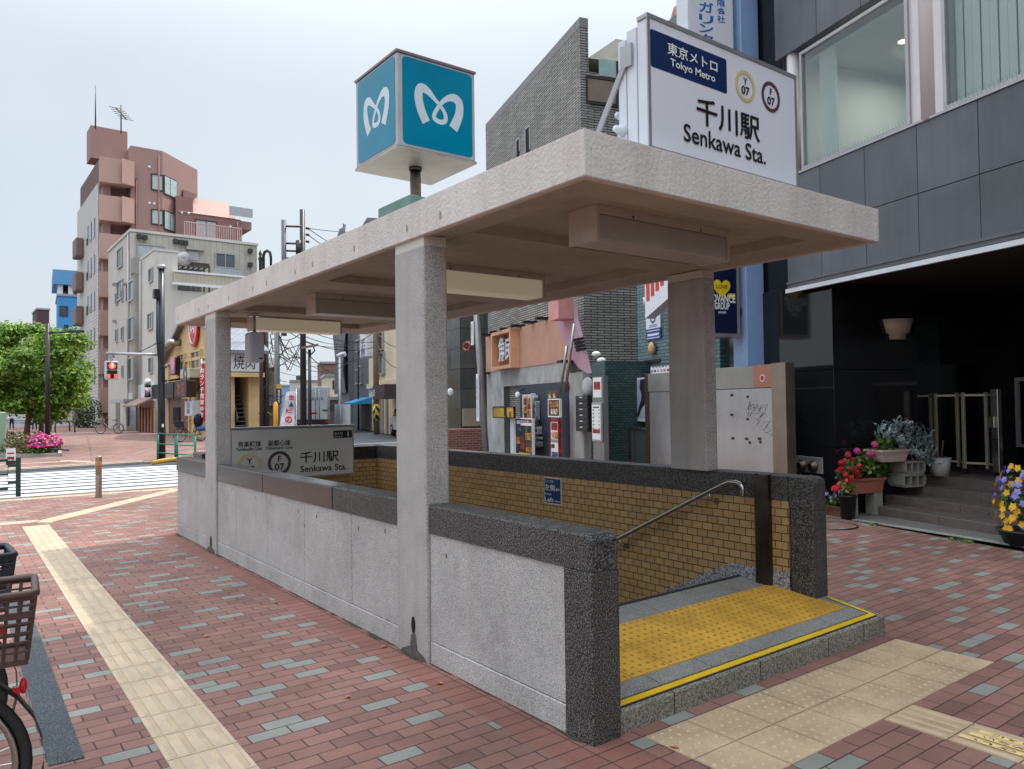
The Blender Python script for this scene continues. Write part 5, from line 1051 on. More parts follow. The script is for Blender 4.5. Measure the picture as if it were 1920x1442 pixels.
x, z = FE.loc(1061, 725, so_-.05); m = MB(); m.ball((x, so_, z), .08, .05, .12, 10); solo('alarm_bell', 'small red round bell by the silver poles', 'bell', m, plain('dull red bell', rgb(120, 50, 44), .4), FE, (x, so_, z))
x, z = FE.loc(1093, 725, so_-.1); t = Th('wall_lamp', 'large round white bulkhead lamp above the letter boxes', 'wall lamp', FE, (x, so_, z)); m = MB(); m.ball((x, so_+.02, z), .2, .12, .22, 16); t.part('globe', m, plain('frosted globe', rgb(206, 208, 210), .35)); m = MB(); m.box(x-.09, x+.09, so_-.06, so_+.02, z-.4, z-.2); t.part('mount', m, plain('green mount', rgb(70, 100, 104), .5))
x0, x1, z0, z1 = FE.rect(1081, 742, 1105, 809, so_-.1); t = Th('letter_boxes', 'bank of black letter boxes on the grey wall', 'letter box', FE, ((x0+x1)/2, so_, z0)); m = MB(); m.box(x0, x1, so_-.12, so_+.02, z0, z1); t.part('case', m, M_['ink'])
for i in range(6): zz = z0+(z1-z0)*(i+.08)/6; m = MB(); m.box(x0+.03, x1-.03, so_-.135, so_-.121, zz, zz+(z1-z0)*.13, 0, .004, 1); dr = t.part('door', m, plain('satin black door', rgb(40, 40, 42), .35)); m = MB(); m.box(x0+.25, x0+.4, so_-.138, so_-.1355, zz+.08, zz+.1); t.part('name_tag', m, M_['wht'], dr)
x0, x1, z0, z1 = FE.rect(1090, 846, 1110, 862, so_-.3); t = Th('crate', 'red plastic crate on the ground below the letter boxes', 'crate', FE, ((x0+x1)/2, so_-.3, 0)); m = MB(); m.box(x0, x1, so_-.55, so_-.2, .02, .34, 0, .01, 1); t.part('body', m, plain('red crate', rgb(190, 50, 56), .5)); m = MB(); letter(m, "A", (x0+.12, so_-.5505, .19), XU, ZU, .1, .16, 0, .02); m.box(x0+.25, x1-.05, so_-.554, so_-.5505, .22, .25); m.box(x0+.25, x1-.1, so_-.554, so_-.5505, .13, .16); t.part('lettering', m, M_['wht'])
# low green tiled wall with spot lamps
lx0, lx1 = FE.loc(1110, 720, -1.0)[0], FE.loc(1135, 720, -1.0)[0]
t = Th('tiled_gate_wall', 'low green tiled wall standing in front of the grey brick side', 'wall', FE, (lx0, -.9, 0)); m = MB(); m.box(lx0, lx1, -1.0, 1.6, 0, 2.42); t.part('wall', m, GTD)
for k, (px, py) in enumerate(((1122, 664), (1132, 676))):
    x, z = FE.loc(px, py, -.8); tt = Th('spot_lamp', ['small white spot lamp standing on the low green wall', 'white round lamp on the low green wall top'][k], 'spot lamp', FE, (x, -.8, 2.42)); m = MB(); m.tube([(x, -.8, 2.42), (x, -.8, z)], .015, 6); tt.part('stem', m, M_['dsteel']); m = MB(); m.ball((x, -.85, z), .07, .1, .06, 10); tt.part('head', m, M_['wht'])
# bus notice board
x0, x1, z0, z1 = FE.rect(1113, 755, 1131, 828, -1.3); t = Th('notice_board', 'slim steel notice board on a post before the green wall', 'notice board', FE, ((x0+x1)/2, -1.25, 0)); m = MB(); m.box(x0-.02, x1+.02, -1.3, -1.2, 0, z1+.5); t.part('post', m, plain('satin steel', rgb(150, 150, 150), .35, .8)); m = MB(); m.box(x0, x1, -1.34, -1.302, z0, z1, 0, .006, 1); pn = t.part('case', m, M_['alu'])
m = MB(); m.box(x0+.03, x1-.03, -1.345, -1.3405, z0+.04, z1-.04); ps_ = t.part('sheet', m, M_['wht'], pn); m = MB()
for i in range(7): zz = z1-.15-i*.07; m.box(x0+.06, x0+.12, -1.347, -1.3455, zz, zz+.02); m.box(x1-.1, x1-.06, -1.347, -1.3455, zz, zz+.02)
m.box(x0+.08, x1-.08, -1.347, -1.3455, z1-.1, z1-.075); t.part('print', m, M_['ink']); m = MB(); m.box(x0+.05, x1-.05, -1.347, -1.3455, z0+.16, z0+.24); t.part('red_label', m, R_)
m = MB(); m.box(x0+.02, x1-.04, -1.31, -1.3005, z1+.1, z1+.48); tp_ = t.part('top_sheet', m, M_['wht']); m = MB(); m.box(x0+.06, x1-.08, -1.314, -1.3105, z1+.25, z1+.4); t.part('red_label', m, R_)
# polished doors and glass porch, poster with a figure
SH = plain('mirror steel door', rgb(206, 196, 180), .12, 1, .2, 1.5)
x0, x1 = FE.loc(1150, 740, 0)[0], FE.loc(1196, 740, 0)[0]
t = Th('steel_shopfront', 'shiny steel shop front between the green wall and steel board', 'shop front', FE, (x0, 0, 0)); m = MB(); m.box(lx1, gx0, .5, .6, 0, 2.45); t.part('door', m, SH); m = MB(); m.box(x0-.1, x0+.4, .45, .499, 1.05, 1.6); t.part('paper_notice', m, plain('buff paper', rgb(196, 180, 150), .7)); m = MB(); m.box(x0-.1, x0+.35, .46, .499, 1.62, 1.95); t.part('dark_plate', m, M_['ink'])
for k, px in enumerate((1162, 1174)): a, z = FE.loc(px, 716, .3); m = MB(); m.ball((a, .35, z), .05, .07, .06, 8); t.part('lamp_bulb', m, glow('warm bulb', (1, .62, .2, 1), 1.2))
x0, x1, z0, z1 = FE.rect(1146, 798, 1209, 866, -.5); t = Th('glass_partition', 'low dark glass partition in a steel frame before the shop front', 'partition', FE, ((x0+x1)/2, -.5, 0)); z1 = FE.loc(1175, 800, -.5)[1]; m = MB(); m.box(x0+.05, x1+.3, -.5, -.48, .05, z1-.05); t.part('pane', m, glass('smoked glass', (.05, .06, .06, 1)))
m = MB(); m.box(x0, x0+.05, -.52, -.46, 0, z1); m.box(x0+.05, x1+.3, -.52, -.46, z1-.05, z1); xx = FE.loc(1183, 830, -.5)[0]; m.box(xx-.05, xx+.05, -.52, -.46, 0, z1-.05); t.part('frame', m, M_['steel'])
x0, x1, z0, z1 = FE.rect(1190, 708, 1215, 790, -.3)
t = Th('poster', 'white framed poster of a dark clothed figure beside the steel board', 'poster', FE, ((x0+x1)/2, -.3, z0)); m = MB(); m.box(x0, x1, -.3, -.26, z0, z1); t.part('frame', m, M_['wht']); m = MB(); m.box(x0+.04, x1-.04, -.303, -.3005, z0+.06, z1-.05); ph = t.part('print', m, plain('grey blue backdrop', rgb(190, 198, 214), .4))
m = MB(); w_, h_ = x1-x0, z1-z0; m.add([(x0+w_*u, -.305, z0+h_*v) for u, v in ((.45, .95), (.8, .97), (.9, .75), (.8, .6), (.9, .55), (.85, .42), (.55, .3), (.3, .1), (.15, .1), (.35, .35), (.5, .5), (.55, .6), (.4, .75))], [tuple(range(13))]); t.part('printed_figure', m, plain('dark clothing print', rgb(52, 46, 52), .4, 0, .3, 6), ph)
# light pole by the shop with wrapped notices
px_, pz_ = FE.loc(905, 850, -1.2); q = FE.pt(px_, -1.2)
top = FE.loc(893, 590, -1.2); bot = FE.loc(911, 850, -1.2)
t = Th('street_pole', 'leaning pale steel pole with paper notices beside the restaurant', 'pole', FE, (bot[0], -1.2, 0)); dx = (top[0]-bot[0])/(top[1]-bot[1])
def onp(z): return (bot[0]+dx*(z-bot[1]), -1.2, z)
m = MB(); m.tube([onp(0), onp(7.5)], .085, 12); t.part('shaft', m, M_['alu'])
m = MB(); m.tube([(onp(0)[0]-.16, -1.1, 0), (onp(7.5)[0]-.16, -1.1, 7.5)], .05, 8); t.part('conduit', m, plain('grey conduit', rgb(130, 132, 134), .5, 0, .2))
for k, (a, b) in enumerate(((FE.loc(903, 790, -1.3)[1], FE.loc(903, 700, -1.3)[1]), (FE.loc(895, 645, -1.3)[1], FE.loc(895, 600, -1.3)[1]))):
    m = MB(); c = onp((a+b)/2); m.box(c[0]-.14-.1*k, c[0]+.07-.1*k, -1.33, -1.3, a, b); nb = t.part('notice', m, M_['wht']); m = MB(); vv = MB(); letter(m, "\n".join("池袋駅前どおり"[:7]), (c[0]-.04-.1*k, -1.3305, (a+b)/2), XU, ZU, .1, (b-a)*.8, 0, .01); t.part('lettering', m, M_['ink'], nb)
x, z = FE.loc(871, 650, -1.3); m = MB(); m.tube([(x+.36*math.cos(i*.4488)+.25, -1.3, z-.0+.12*math.sin(i*.4488)) for i in range(14)], .03, 6, 0, True, True); m2 = MB(); c = onp(z-.3); m2.tube([c, (c[0]-.25, -1.25, z+.02), (x+.6, -1.3, z)], .02, 6); t.part('red_ring', m, plain('red ring', rgb(196, 70, 60), .5)); t.part('ring_arm', m2, M_['black'])
# ------------------------------------------------------------------ dark tile corner building across the street
d = 27.0; p = PD(864, 780, d); FC = Frame((p.x, p.y), math.radians(-12)); FL = Frame((p.x, p.y), math.radians(-107+10))
MAT['slate'] = brickmat('large slate tile', rgb(72, 76, 74), rgb(88, 92, 88), rgb(40, 42, 42), .95, .72, .012, .18, .3, .3, None, 0)
t = Th('slate_corner_building', 'dark slate tiled corner building with a brick planter across the street', 'building', FC, (0, 0, 0))
m = MB(); m.box(0, 4, 0, 3.4, 0, 6.6); t.part('wall', m, M_['slate'])
m = MB(); x0 = -.9; m.box(x0, 4.0, -1.1, -.002, 0, FC.loc(860, 805, -1)[1]); t.part('brick_planter', m, brickmat('red brick planter', rgb(120, 66, 58), rgb(146, 84, 70), rgb(150, 130, 120), .24, .08, .012, .8, .4, .2))
m = MB(); x, z = FC.loc(846, 735, -.1); m.ball((x, -.02, z), .12, .06, .14, 10); t.part('wall_light', m, M_['wht'])
m = MB(); x0, x1, z0, z1 = FC.rect(836, 782, 862, 800, 0); m.box(.05, 1.2, -.09, -.003, z0, z1+.3); t.part('stone_ledge', m, plain('tan stone ledge', rgb(150, 140, 122), .7))
# ================================================================== across the road: left side buildings (west faces on x = 11.5)
XW = 11.5
def yat(px): d = ray(px, 760); return XW*d.y/d.x
MAT['beige'] = plain('beige rendered wall', rgb(196, 192, 182), .85, 0, .1, .5, .1, 30, .5, .15)
MAT['whiteb'] = plain('off white rendered wall', rgb(208, 204, 196), .85, 0, .1, .5, .1, 30, .5, .18)
MAT['beiges'] = brickmat('beige siding panel', rgb(178, 172, 160), rgb(188, 182, 170), rgb(150, 144, 134), .45, 3.0, .02, .8, .3, .12, None, 0, .4)
MAT['pinkb'] = plain('dusty pink render', rgb(158, 126, 120), .85, 0, .1, .3, .1, 20)
MAT['pinkl'] = plain('salmon parapet render', rgb(184, 150, 140), .85, 0, .1, .3)
MAT['wglass'] = glass('dim window glass', (.05, .065, .07, 1), .08)
MAT['curt'] = plain('net curtain glass', rgb(176, 190, 190), .3, 0, .15, 3)
MAT['dframe'] = plain('dark window frame', rgb(54, 52, 54), .5)
MAT['yel'] = plain('cream yellow wood', rgb(214, 186, 136), .75, 0, .15, 1.5, 0, 80, .5, .2)
def win(th, fr, x0, y0, x1, y1, off=0, pane=None, fm=None, proud=.06, bars=1, parent=None):
    a, b, z0, z1 = fr.rect(x0, y0, x1, y1, off)
    if a > b: a, b = b, a
    f = min(.09, (b-a)*.16); m = MB()
    for q in ((a-f, a, z0-f, z1+f), (b, b+f, z0-f, z1+f), (a, b, z0-f, z0), (a, b, z1, z1+f)): m.box(q[0], q[1], off-proud, off+.01, q[2], q[3])
    for k in range(bars): c = a+(b-a)*(k+1)/(bars+1); m.box(c-f*.35, c+f*.35, off-proud*.7, off+.01, z0, z1)
    w_ = th.part('window', m, fm or MAT['dframe'], parent); m = MB(); m.box(a, b, off-proud*.45, off+.005, z0, z1); th.part('pane', m, pane or MAT['wglass'], w_); return w_
# beige apartment block
yA0, yA1 = yat(245), yat(203)
FAw = Frame((XW, yA0), -math.pi/2); FAs = Frame((XW, yA0), 0)
tA = Th('apartment_block', 'tall beige apartment block with grey south side below the pink tower', 'building', FAs, (0, 0, 0))
zA = FAs.loc(245, 434)[1]; xe = FAs.loc(482, 460)[0]
m = MB(); m.box(0, .3, 0, yA1-yA0, 0, zA); tA.part('wall', m, MAT['beige']); m = MB(); m.box(.3, xe, .003, yA1-yA0, 0, zA-.003); tA.part('south_wall', m, MAT['beiges'])
m = MB(); m.box(-.08, xe+.08, -.08, .12, zA, zA+.2); m.box(-.08, .12, .12, yA1-yA0, zA, zA+.2); tA.part('roof_edge', m, MAT['whiteb'])
TAw = Th.__new__(Th); TAw.e = bpy.data.objects.new('west_front', None); 
bpy.data.objects.remove(TAw.e)
class Face:   # parts of a building measured on its west face but parented to the same thing
    def __init__(s, th, fr): s.th = th; s.fr = fr
    def part(s, name, mb, mats, parent=None, label=None, kind=None):
        c = MB(); tf = s.th.fr
        c.f, c.m, c.s = mb.f, mb.m, mb.s; c.v = [tuple(tf.toloc(s.fr.pt(*v))) for v in mb.v]
        return s.th.part(name, c, mats, parent, label, kind)
AW = Face(tA, FAw)
for q in ((222, 468, 230, 500), (222, 528, 231, 560), (239, 530, 252, 563), (241, 597, 252, 636), (241, 673, 252, 710)): win(AW, FAw, *q, 0, None, MAT['alu'], .12, 1)
for q in ((218, 551, 221, 570), (229, 545, 232, 563), (218, 619, 221, 640), (229, 615, 232, 637), (230, 687, 232, 706)): win(AW, FAw, *q, 0, None, MAT['alu'], .1, 0)
for px, py in ((218, 534), (237, 533), (218, 603)): x, z = FAw.loc(px, py); m = MB(); m.box(x-.15, x+.15, -.3, 0, z-.12, z+.12); AW.part('vent_hood', m, MAT['alu'])
x0, x1, z0, z1 = FAw.rect(218, 750, 225, 800); m = MB(); m.box(x0, x1, -.05, .02, 0, z1); AW.part('side_door', m, plain('brown grey door', rgb(128, 118, 108), .6))
x0, x1, z0, z1 = FAw.rect(239, 758, 249, 810); m = MB(); m.box(x0, x1+1.5, -.08, .02, 0, z1); AW.part('shop_door', m, MAT['wglass']); m = MB(); m.box(x0-1, x1+2, -1.0, 0, z1+.1, z1+.35); AW.part('canopy_slab', m, MAT['alu'])
x0, x1, z0, z1 = FAw.rect(242, 737, 250, 752); m = MB(); m.box(x0, x1, -.1, 0, z0, z1); AW.part('wall_sign', m, MAT['whiteb'])
for q, pn, b in (((259, 461, 306, 488), MAT['curt'], 1), ((405, 477, 439, 504), MAT['wglass'], 1)): win(tA, FAs, *q, 0, pn, MAT['alu'], .12, b)
for px, py in ((260, 444), (271, 446), (328, 453), (338, 455), (347, 456), (468, 471), (468, 497)): x, z = FAs.loc(px, py); m = MB(); m.box(x-.16, x+.16, -.35, 0, z-.16, z+.16); tA.part('vent_hood', m, MAT['dframe'])
x0, x1, z0, z1 = FAs.rect(353, 472, 372, 488); m = MB(); m.box(x0, x1, -.06, 0, z0, z1); m.box(x0-.2, x1+.4, -.35, 0, z1+.1, z1+.25); tA.part('shutter', m, MAT['alu'])
x0, x1, z0, z1 = FAs.rect(250, 482, 266, 512, -1.0); m = MB(); m.box(x0, x1, -1.0, -.9, z0, z1); m.box(x0, x0+.1, -.9, 0, z0, z1); tA.part('balcony', m, plain('grey balcony screen', rgb(150, 146, 138), .6))
x0, x1, z0, z1 = FAs.rect(402, 500, 452, 526, -1.2); m = MB(); m.box(x0, x1, -1.2, -1.1, z0, z1-.15); tA.part('balcony_glass', m, plain('frosted balcony glass', rgb(168, 176, 178), .25)); m = MB(); m.box(x0, x1, -1.22, -1.08, z1-.14, z1-.05); m.box(x1-.1, x1, -1.08, 0, z0, z1-.14); tA.part('balcony_rail', m, MAT['alu'])
# white block in front
yB0, yB1 = yat(290), yat(265)
FBw = Frame((XW-.02, yB0), -math.pi/2); FBs = Frame((XW-.02, yB0), 0)
tB = Th('corner_shop_house', 'off white stepped house with a roof terrace and a barber shop below', 'building', FBs, (0, 0, 0)); BW = Face(tB, FBw)
zB = FBs.loc(290, 470)[1]; zt_ = FBs.loc(360, 514)[1]; xr = FBs.loc(333, 470)[0]; xe = FBs.loc(480, 520)[0]
m = MB(); m.box(0, xr, 0, yB1-yB0, 0, zB, 0); m.box(xr, xe, .004, yB1-yB0, 0, zt_-1.2); tB.part('wall', m, MAT['whiteb'])
m = MB(); m.box(-.05, xr+.05, -.05, .12, zB, zB+.15); m.box(-.05, .12, .12, yB1-yB0, zB, zB+.15); tB.part('roof_edge', m, MAT['whiteb'])
m = MB(); zq = FBs.loc(400, 536)[1]; m.box(xr-.3, xe, -.3, -.2, zq, zt_); tB.part('terrace_wall', m, brickmat('cream slatted parapet', rgb(196, 188, 168), rgb(204, 196, 176), rgb(168, 158, 138), .09, 40, .02, .7, .3, .1, None, 0)); m = MB(); m.box(xr-.4, xe, -.36, -.15, zt_+.002, zt_+.14); m.box(xr-.4, xe, -.36, -.15, zq-.16, zq-.002); tB.part('terrace_rail', m, MAT['wht'])
m = MB(); zg1 = FBs.loc(350, 489)[1]; xg0, xg1 = FBs.loc(318, 500)[0], FBs.loc(400, 500)[0]
for i in range(9): x = xg0+(xg1-xg0)*i/8; m.box(x-.05, x+.05, 1.0, 1.1, zt_-1.2, zg1); m.box(x-.04, x+.04, 1.1, 3.0, zg1-.1, zg1)
for zz in (zt_+.2, zt_+.9, zg1-.12): m.box(xg0, xg1, .98, 1.1, zz, zz+.12)
tB.part('pergola', m, plain('dark brown pergola', rgb(66, 56, 50), .6)); m = MB(); m.box(xg0, xg1, 3.0, 3.1, zt_-1.2, zg1); tB.part('sunroom_glass', m, MAT['wglass'])
m = MB(); x, z = FBs.loc(345, 485, .6); m.lathe((x, .8, z), [(.001, .05), (.5, -.12), (.5, -.1), (.001, .07)], 14, 0, 'y'); tB.part('dish_aerial', m, MAT['alu'])
for q in ((281, 505, 287, 527), (279, 589, 287, 616), (281, 672, 287, 698)): win(BW, FBw, *q, 0, None, MAT['alu'], .1, 1)
x0, x1, z0, z1 = FBw.rect(262, 720, 291, 752, -.05); m = MB(); m.box(x0, x1, -.12, -.003, z0, z1); BW.part('shop_fascia', m, MAT['whitep'])
zc = FBw.loc(277, 752)[1]; zc2 = FBw.loc(277, 760)[1]
m = MB(); m.prism([(-.02, zc+.15), (-1.2, zc2-.1), (-1.2, zc2), (-.02, zc+.3)], 'x', x0+.2, x1-.3); BW.part('awning', m, plain('dusty brown awning', rgb(150, 122, 112), .7, 0, .2, 4))
for k in range(5): xx = x0+(x1-x0)*(.08+.2*k); m = MB(); m.box(xx, xx+.35, -.2, 0, 0, zc2-.15); BW.part('timber_post', m, plain('red brown timber', rgb(128, 66, 40), .6, 0, .2, 4))
m = MB(); m.box(x0+.2, x1-.2, -.1, -.003, 0, zc2-.2); BW.part('shop_panel', m, plain('pale shop panel', rgb(198, 184, 166), .6))
# barber pole
x, z = FBw.loc(277, 745, -.8); zt2 = FBw.loc(277, 721, -.8)[1]; t = Th('barber_pole', 'striped barber pole with a white globe above the brown awning', 'barber pole', FBw, (x, -.8, z))
bm_ = Mat('barber stripes', .3); wv = bm_.n.new("ShaderNodeTexWave"); wv.bands_direction = 'DIAGONAL'; wv.inputs["Scale"].default_value = .8; bm_.link(bm_.tc("UV"), wv.inputs[0]); bm_.color(bm_.ramp(wv.outputs[1], [(0, rgb(30, 44, 90)), (.3, rgb(226, 226, 230)), (.55, rgb(176, 40, 44)), (.8, rgb(226, 226, 230))], True))
m = MB(); m.tube([(x, -.8, z+.2), (x, -.8, zt2-.15)], .17, 14); t.part('striped_drum', m, bm_.m); m = MB(); m.tube([(x, -.8, z), (x, -.8, z+.2)], .19, 12); m.tube([(x, -.8, zt2-.15), (x, -.8, zt2+.02)], .19, 12); t.part('cap', m, MAT['ink']); m = MB(); m.ball((x, -.8, zt2+.18), .2, .2, .2, 14); t.part('globe', m, MAT['wht']); m = MB(); m.box(x-.08, x+.08, -.55, -.01, z+.4, z+.6); t.part('bracket', m, MAT['dsteel'])
# yellow restaurant house
yC0, yC1 = yat(428), yat(313)
FCw = Frame((XW-.04, yC0), -math.pi/2); FCs = Frame((XW-.04, yC0), 0)
tC = Th('barbecue_house', 'cream yellow two storey barbecue house with a grey pitched roof', 'building', FCs, (0, 0, 0)); CW = Face(tC, FCw)
ze = FCs.loc(430, 655)[1]; L = yC1-yC0; zr = ze+L*.5*.42; xe = FCs.loc(490, 700)[0]
XD0, XD1 = FCs.loc(440, 760)[0], FCs.loc(466, 760)[0]; zl = FCs.loc(450, 700)[1]
m = MB(); m.prism([(0, 0), (L, 0), (L, ze), (L/2, zr), (0, ze)], 'x', 0, .25); m.box(.25, XD0, .003, L, 0, ze); m.box(XD0, XD1, 1.6, L, 0, ze); m.box(XD1, xe, .003, L, 0, ze); m.box(XD0, XD1, .003, 1.6, zl, ze); tC.part('wall', m, MAT['yel'])
m = MB(); o = .5
m.prism([(-o, ze-o*.42), (L/2, zr), (L+o, ze-o*.42), (L+o, ze-o*.42+.16), (L/2, zr+.18), (-o, ze-o*.42+.16)], 'x', -.35, xe+.3); tC.part('roof', m, brickmat('grey roof tile', rgb(122, 124, 132), rgb(142, 144, 152), rgb(86, 88, 94), .4, .25, .02, .5, .5, .2))
for zz, pr_ in ((ze-.25, .12), (FCw.loc(345, 712)[1], .1), (zl-.1, .1), (FCw.loc(345, 735)[1], .14)): m = MB(); m.box(-L, 0, -pr_, -.002, zz, zz+.16); CW.part('timber_band', m, MAT['yel'])
for px in (318, 357, 402): x, _ = FCw.loc(px, 700); m = MB(); m.box(x-.12, x+.12, -.11, -.002, 0, ze-.26); CW.part('timber_post', m, MAT['yel'])
for q in ((337, 666, 349, 705), (363, 660, 380, 690)): win(CW, FCw, *q, 0, None, MAT['yel'], .16, 1)
x, z = FCw.loc(364, 612, -.1); m = MB(); m.disc((x, -.06, z), (0, -1, 0), .9, 28, 1.15, .12); rs = CW.part('round_sign', m, plain('sign crimson', rgb(204, 40, 52), .45)); m = MB(); letter(m, "肉", (x, -.185, z+.05), XU, ZU, .85, .9, 0, .02); n = 28; CW.part('lettering', m, MAT['wht'], rs); m = MB(); m.tube([(x+.74*math.cos(6.2832*k/n), -.185, z+.98*math.sin(6.2832*k/n)) for k in range(n)], .035, 5, 0, True, True); CW.part('sign_rim', m, MAT['wht'], rs)
m = MB(); x, z = FCw.loc(332, 642, -.2); m.tube([(x, -.05, z), (x, -.5, z), (x-.9, -.7, z-.3)], .22, 10); CW.part('duct_elbow', m, MAT['steel'])
x0, x1, z0, z1 = FCw.rect(322, 671, 332, 703, -.5); m = MB(); m.box(x0, x1, -.6, -.3, z0, z1, 0, .03, 1); hs = CW.part('hanging_sign', m, MAT['ink']); m = MB(); letter(m, "肉", ((x0+x1)/2, -.605, z0+(z1-z0)*.25), XU, ZU, (x1-x0)*.7, (z1-z0)*.34, 0, .02); letter(m, "I", ((x0+x1)/2-.25, -.605, z0+(z1-z0)*.8), XU, ZU, .15, .3, 0, .03); m.add([((x0+x1)/2+p*1.1, -.606, z0+(z1-z0)*.62+q*1.3) for p, q in hp], [tuple(range(36))]); CW.part('lettering', m, plain('pink print', rgb(236, 150, 180), .5), hs)
x0, x1, z0, z1 = FCw.rect(331, 716, 353, 745, -.9); m = MB(); m.box(x0, x1, -1.0, -.5, z0, z1); ks = CW.part('shop_sign', m, plain('deep brown sign', rgb(52, 34, 32), .5)); m = MB(); letter(m, "炭\n火\nや", (x0+(x1-x0)*.36, -1.005, (z0+z1)/2), XU, ZU, (x1-x0)*.2, (z1-z0)*.66, 0, .01); CW.part('lettering', m, plain('orange neon', rgb(236, 130, 60), .5), ks); m = MB(); letter(m, "ほ\nん\nの\nう", (x0+(x1-x0)*.7, -1.005, (z0+z1)/2), XU, ZU, (x1-x0)*.26, (z1-z0)*.86, 0, .015); CW.part('lettering', m, plain('red neon', rgb(226, 70, 60), .5), ks)
x0, x1, z0, z1 = FCw.rect(290, 720, 331, 747, -.3); m = MB(); m.box(x0, x1, -.5, -.17, z0, z1); CW.part('black_awning', m, plain('black awning cloth', rgb(46, 50, 54), .6))
x0, x1, z0, z1 = FCw.rect(314, 748, 353, 815, -.02); m = MB(); m.box(x0, x1, -.06, -.003, 0, z1); CW.part('wood_front', m, plain('dark varnished wood', rgb(104, 66, 42), .5, 0, .3, 1.5, 0, 80, .5, .3)); m = MB(); xa, xb, za, zb = FCw.rect(326, 764, 338, 795, -.07); m.box(xa, xb, -.12, -.063, za, zb); CW.part('dark_window', m, MAT['hole'])
x0, x1, z0, z1 = FCw.rect(357, 751, 371, 780, -.4); m = MB(); m.box(x0, x1, -.7, -.18, z0, z1, 0, .03, 1); bx_ = CW.part('light_box_sign', m, plain('pale sign box', rgb(206, 214, 226), .4)); m = MB(); letter(m, "白\n鹿", ((x0+x1)/2, -.705, (z0+z1)/2), XU, ZU, (x1-x0)*.45, (z1-z0)*.7, 0, .01); CW.part('lettering', m, plain('blue print', rgb(60, 80, 130), .5), bx_)
for k, (a, b) in enumerate((((352, 692), (370, 710)),)):
    x0, x1, z0, z1 = FCw.rect(*a, *b, -.4); t = Th('air_conditioner', 'beige air conditioner unit under the upper window of the barbecue house', 'air conditioner', FCw, ((x0+x1)/2, -.4, z0)); m = MB(); m.box(x0, x1, -.8, -.17, z0, z1, 0, .03, 1); t.part('case', m, plain('beige case', rgb(196, 186, 166), .5)); m = MB(); m.ring(((x0+x1)/2+.1, -.802, (z0+z1)/2), (0, -1, 0), .18, .42, 20, .01); t.part('fan_guard', m, MAT['dsteel']); m = MB(); m.box(x0-.1, x1+.1, -.8, -.18, z0-.1, z0-.01); t.part('shelf_bracket', m, MAT['dsteel'])
m = MB(); x0, x1, z0, z1 = FCs.rect(433, 663, 489, 697, -.1); m.box(x0, x1, -.2, -.01, z0, z1); sb = tC.part('fascia_sign', m, MAT['whitep']); m = MB(); letter(m, "焼肉", (x0+(x1-x0)*.42, -.2, (z0+z1)/2), XU, ZU, (x1-x0)*.72, (z1-z0)*.75, 0, .006); tC.part('lettering', m, MAT['ink'], sb); m = MB(); m.box(x0-.05, x1+.05, -.25, -.005, z0-.12, z0-.005); tC.part('sign_ledge', m, MAT['ink'])
m = MB(); zz = FCs.loc(455, 703)[1]; m.box(0, xe, -.5, -.01, zz-.12, zz+.1); tC.part('porch_beam', m, MAT['yel'])
n = 14
for i in range(n): m = MB(); zz = FCs.loc(455, 800)[1]*0+.35*i*.62; m.box(XD0+.05, XD1-.02, -.1+.3*i*.4, .05+.3*(i+1)*.4+.3, zz, zz+.06); tC.part('stair_tread', m, plain('grey stair tread', rgb(96, 100, 104), .6))
m = MB(); m.bar((XD0+.06, -.15, .9), (XD0+.06, 1.55, .9+n*.19), .05, .4); tC.part('stair_side', m, MAT['ink'])
m = MB(); m.box(XD0+.01, XD1-.01, 1.55, 1.59, 0, zl); tC.part('stair_well', m, plain('dim stair wall', rgb(86, 76, 66), .8))
# red lunch banner
x0, x1, z0, z1 = FCw.rect(372, 682, 383.5, 790, -1.4); t = Th('vertical_banner', 'long red vertical banner with white lettering on the barbecue house', 'banner', FCw, ((x0+x1)/2, -1.3, z0)); m = MB(); n = 14
for i in range(n): za, zb = z0+(z1-z0)*i/n, z0+(z1-z0)*(i+1)/n; o = lambda k: -1.3+.05*math.sin(k*1.1); m.quad((x0, o(i), za), (x1, o(i)+.05, za), (x1, o(i+1)+.05, zb), (x0, o(i+1), zb))
cl = t.part('cloth', m, plain('banner red', rgb(200, 44, 52), .7, 0, .12, 2)); m = MB(); ch = "焼肉ランチ営業中!!"
for i, c in enumerate("肉ランチ営業中!"): letter(m, c, ((x0+x1)/2, -1.37, z1-(z1-z0)*(.12+.11*i)), XU, ZU, (x1-x0)*.62 if c != "!" else .3, (z1-z0)*.085, 0, .02)
t.part('lettering', m, MAT['wht'], cl); m = MB(); m.tube([(x0, -1.25, z0-.1), (x0, -1.25, z1+.25)], .03, 6); m.tube([(x0, -1.25, z1+.08), (x1, -1.25, z1+.08)], .025, 6); t.part('rod', m, MAT['wht'])
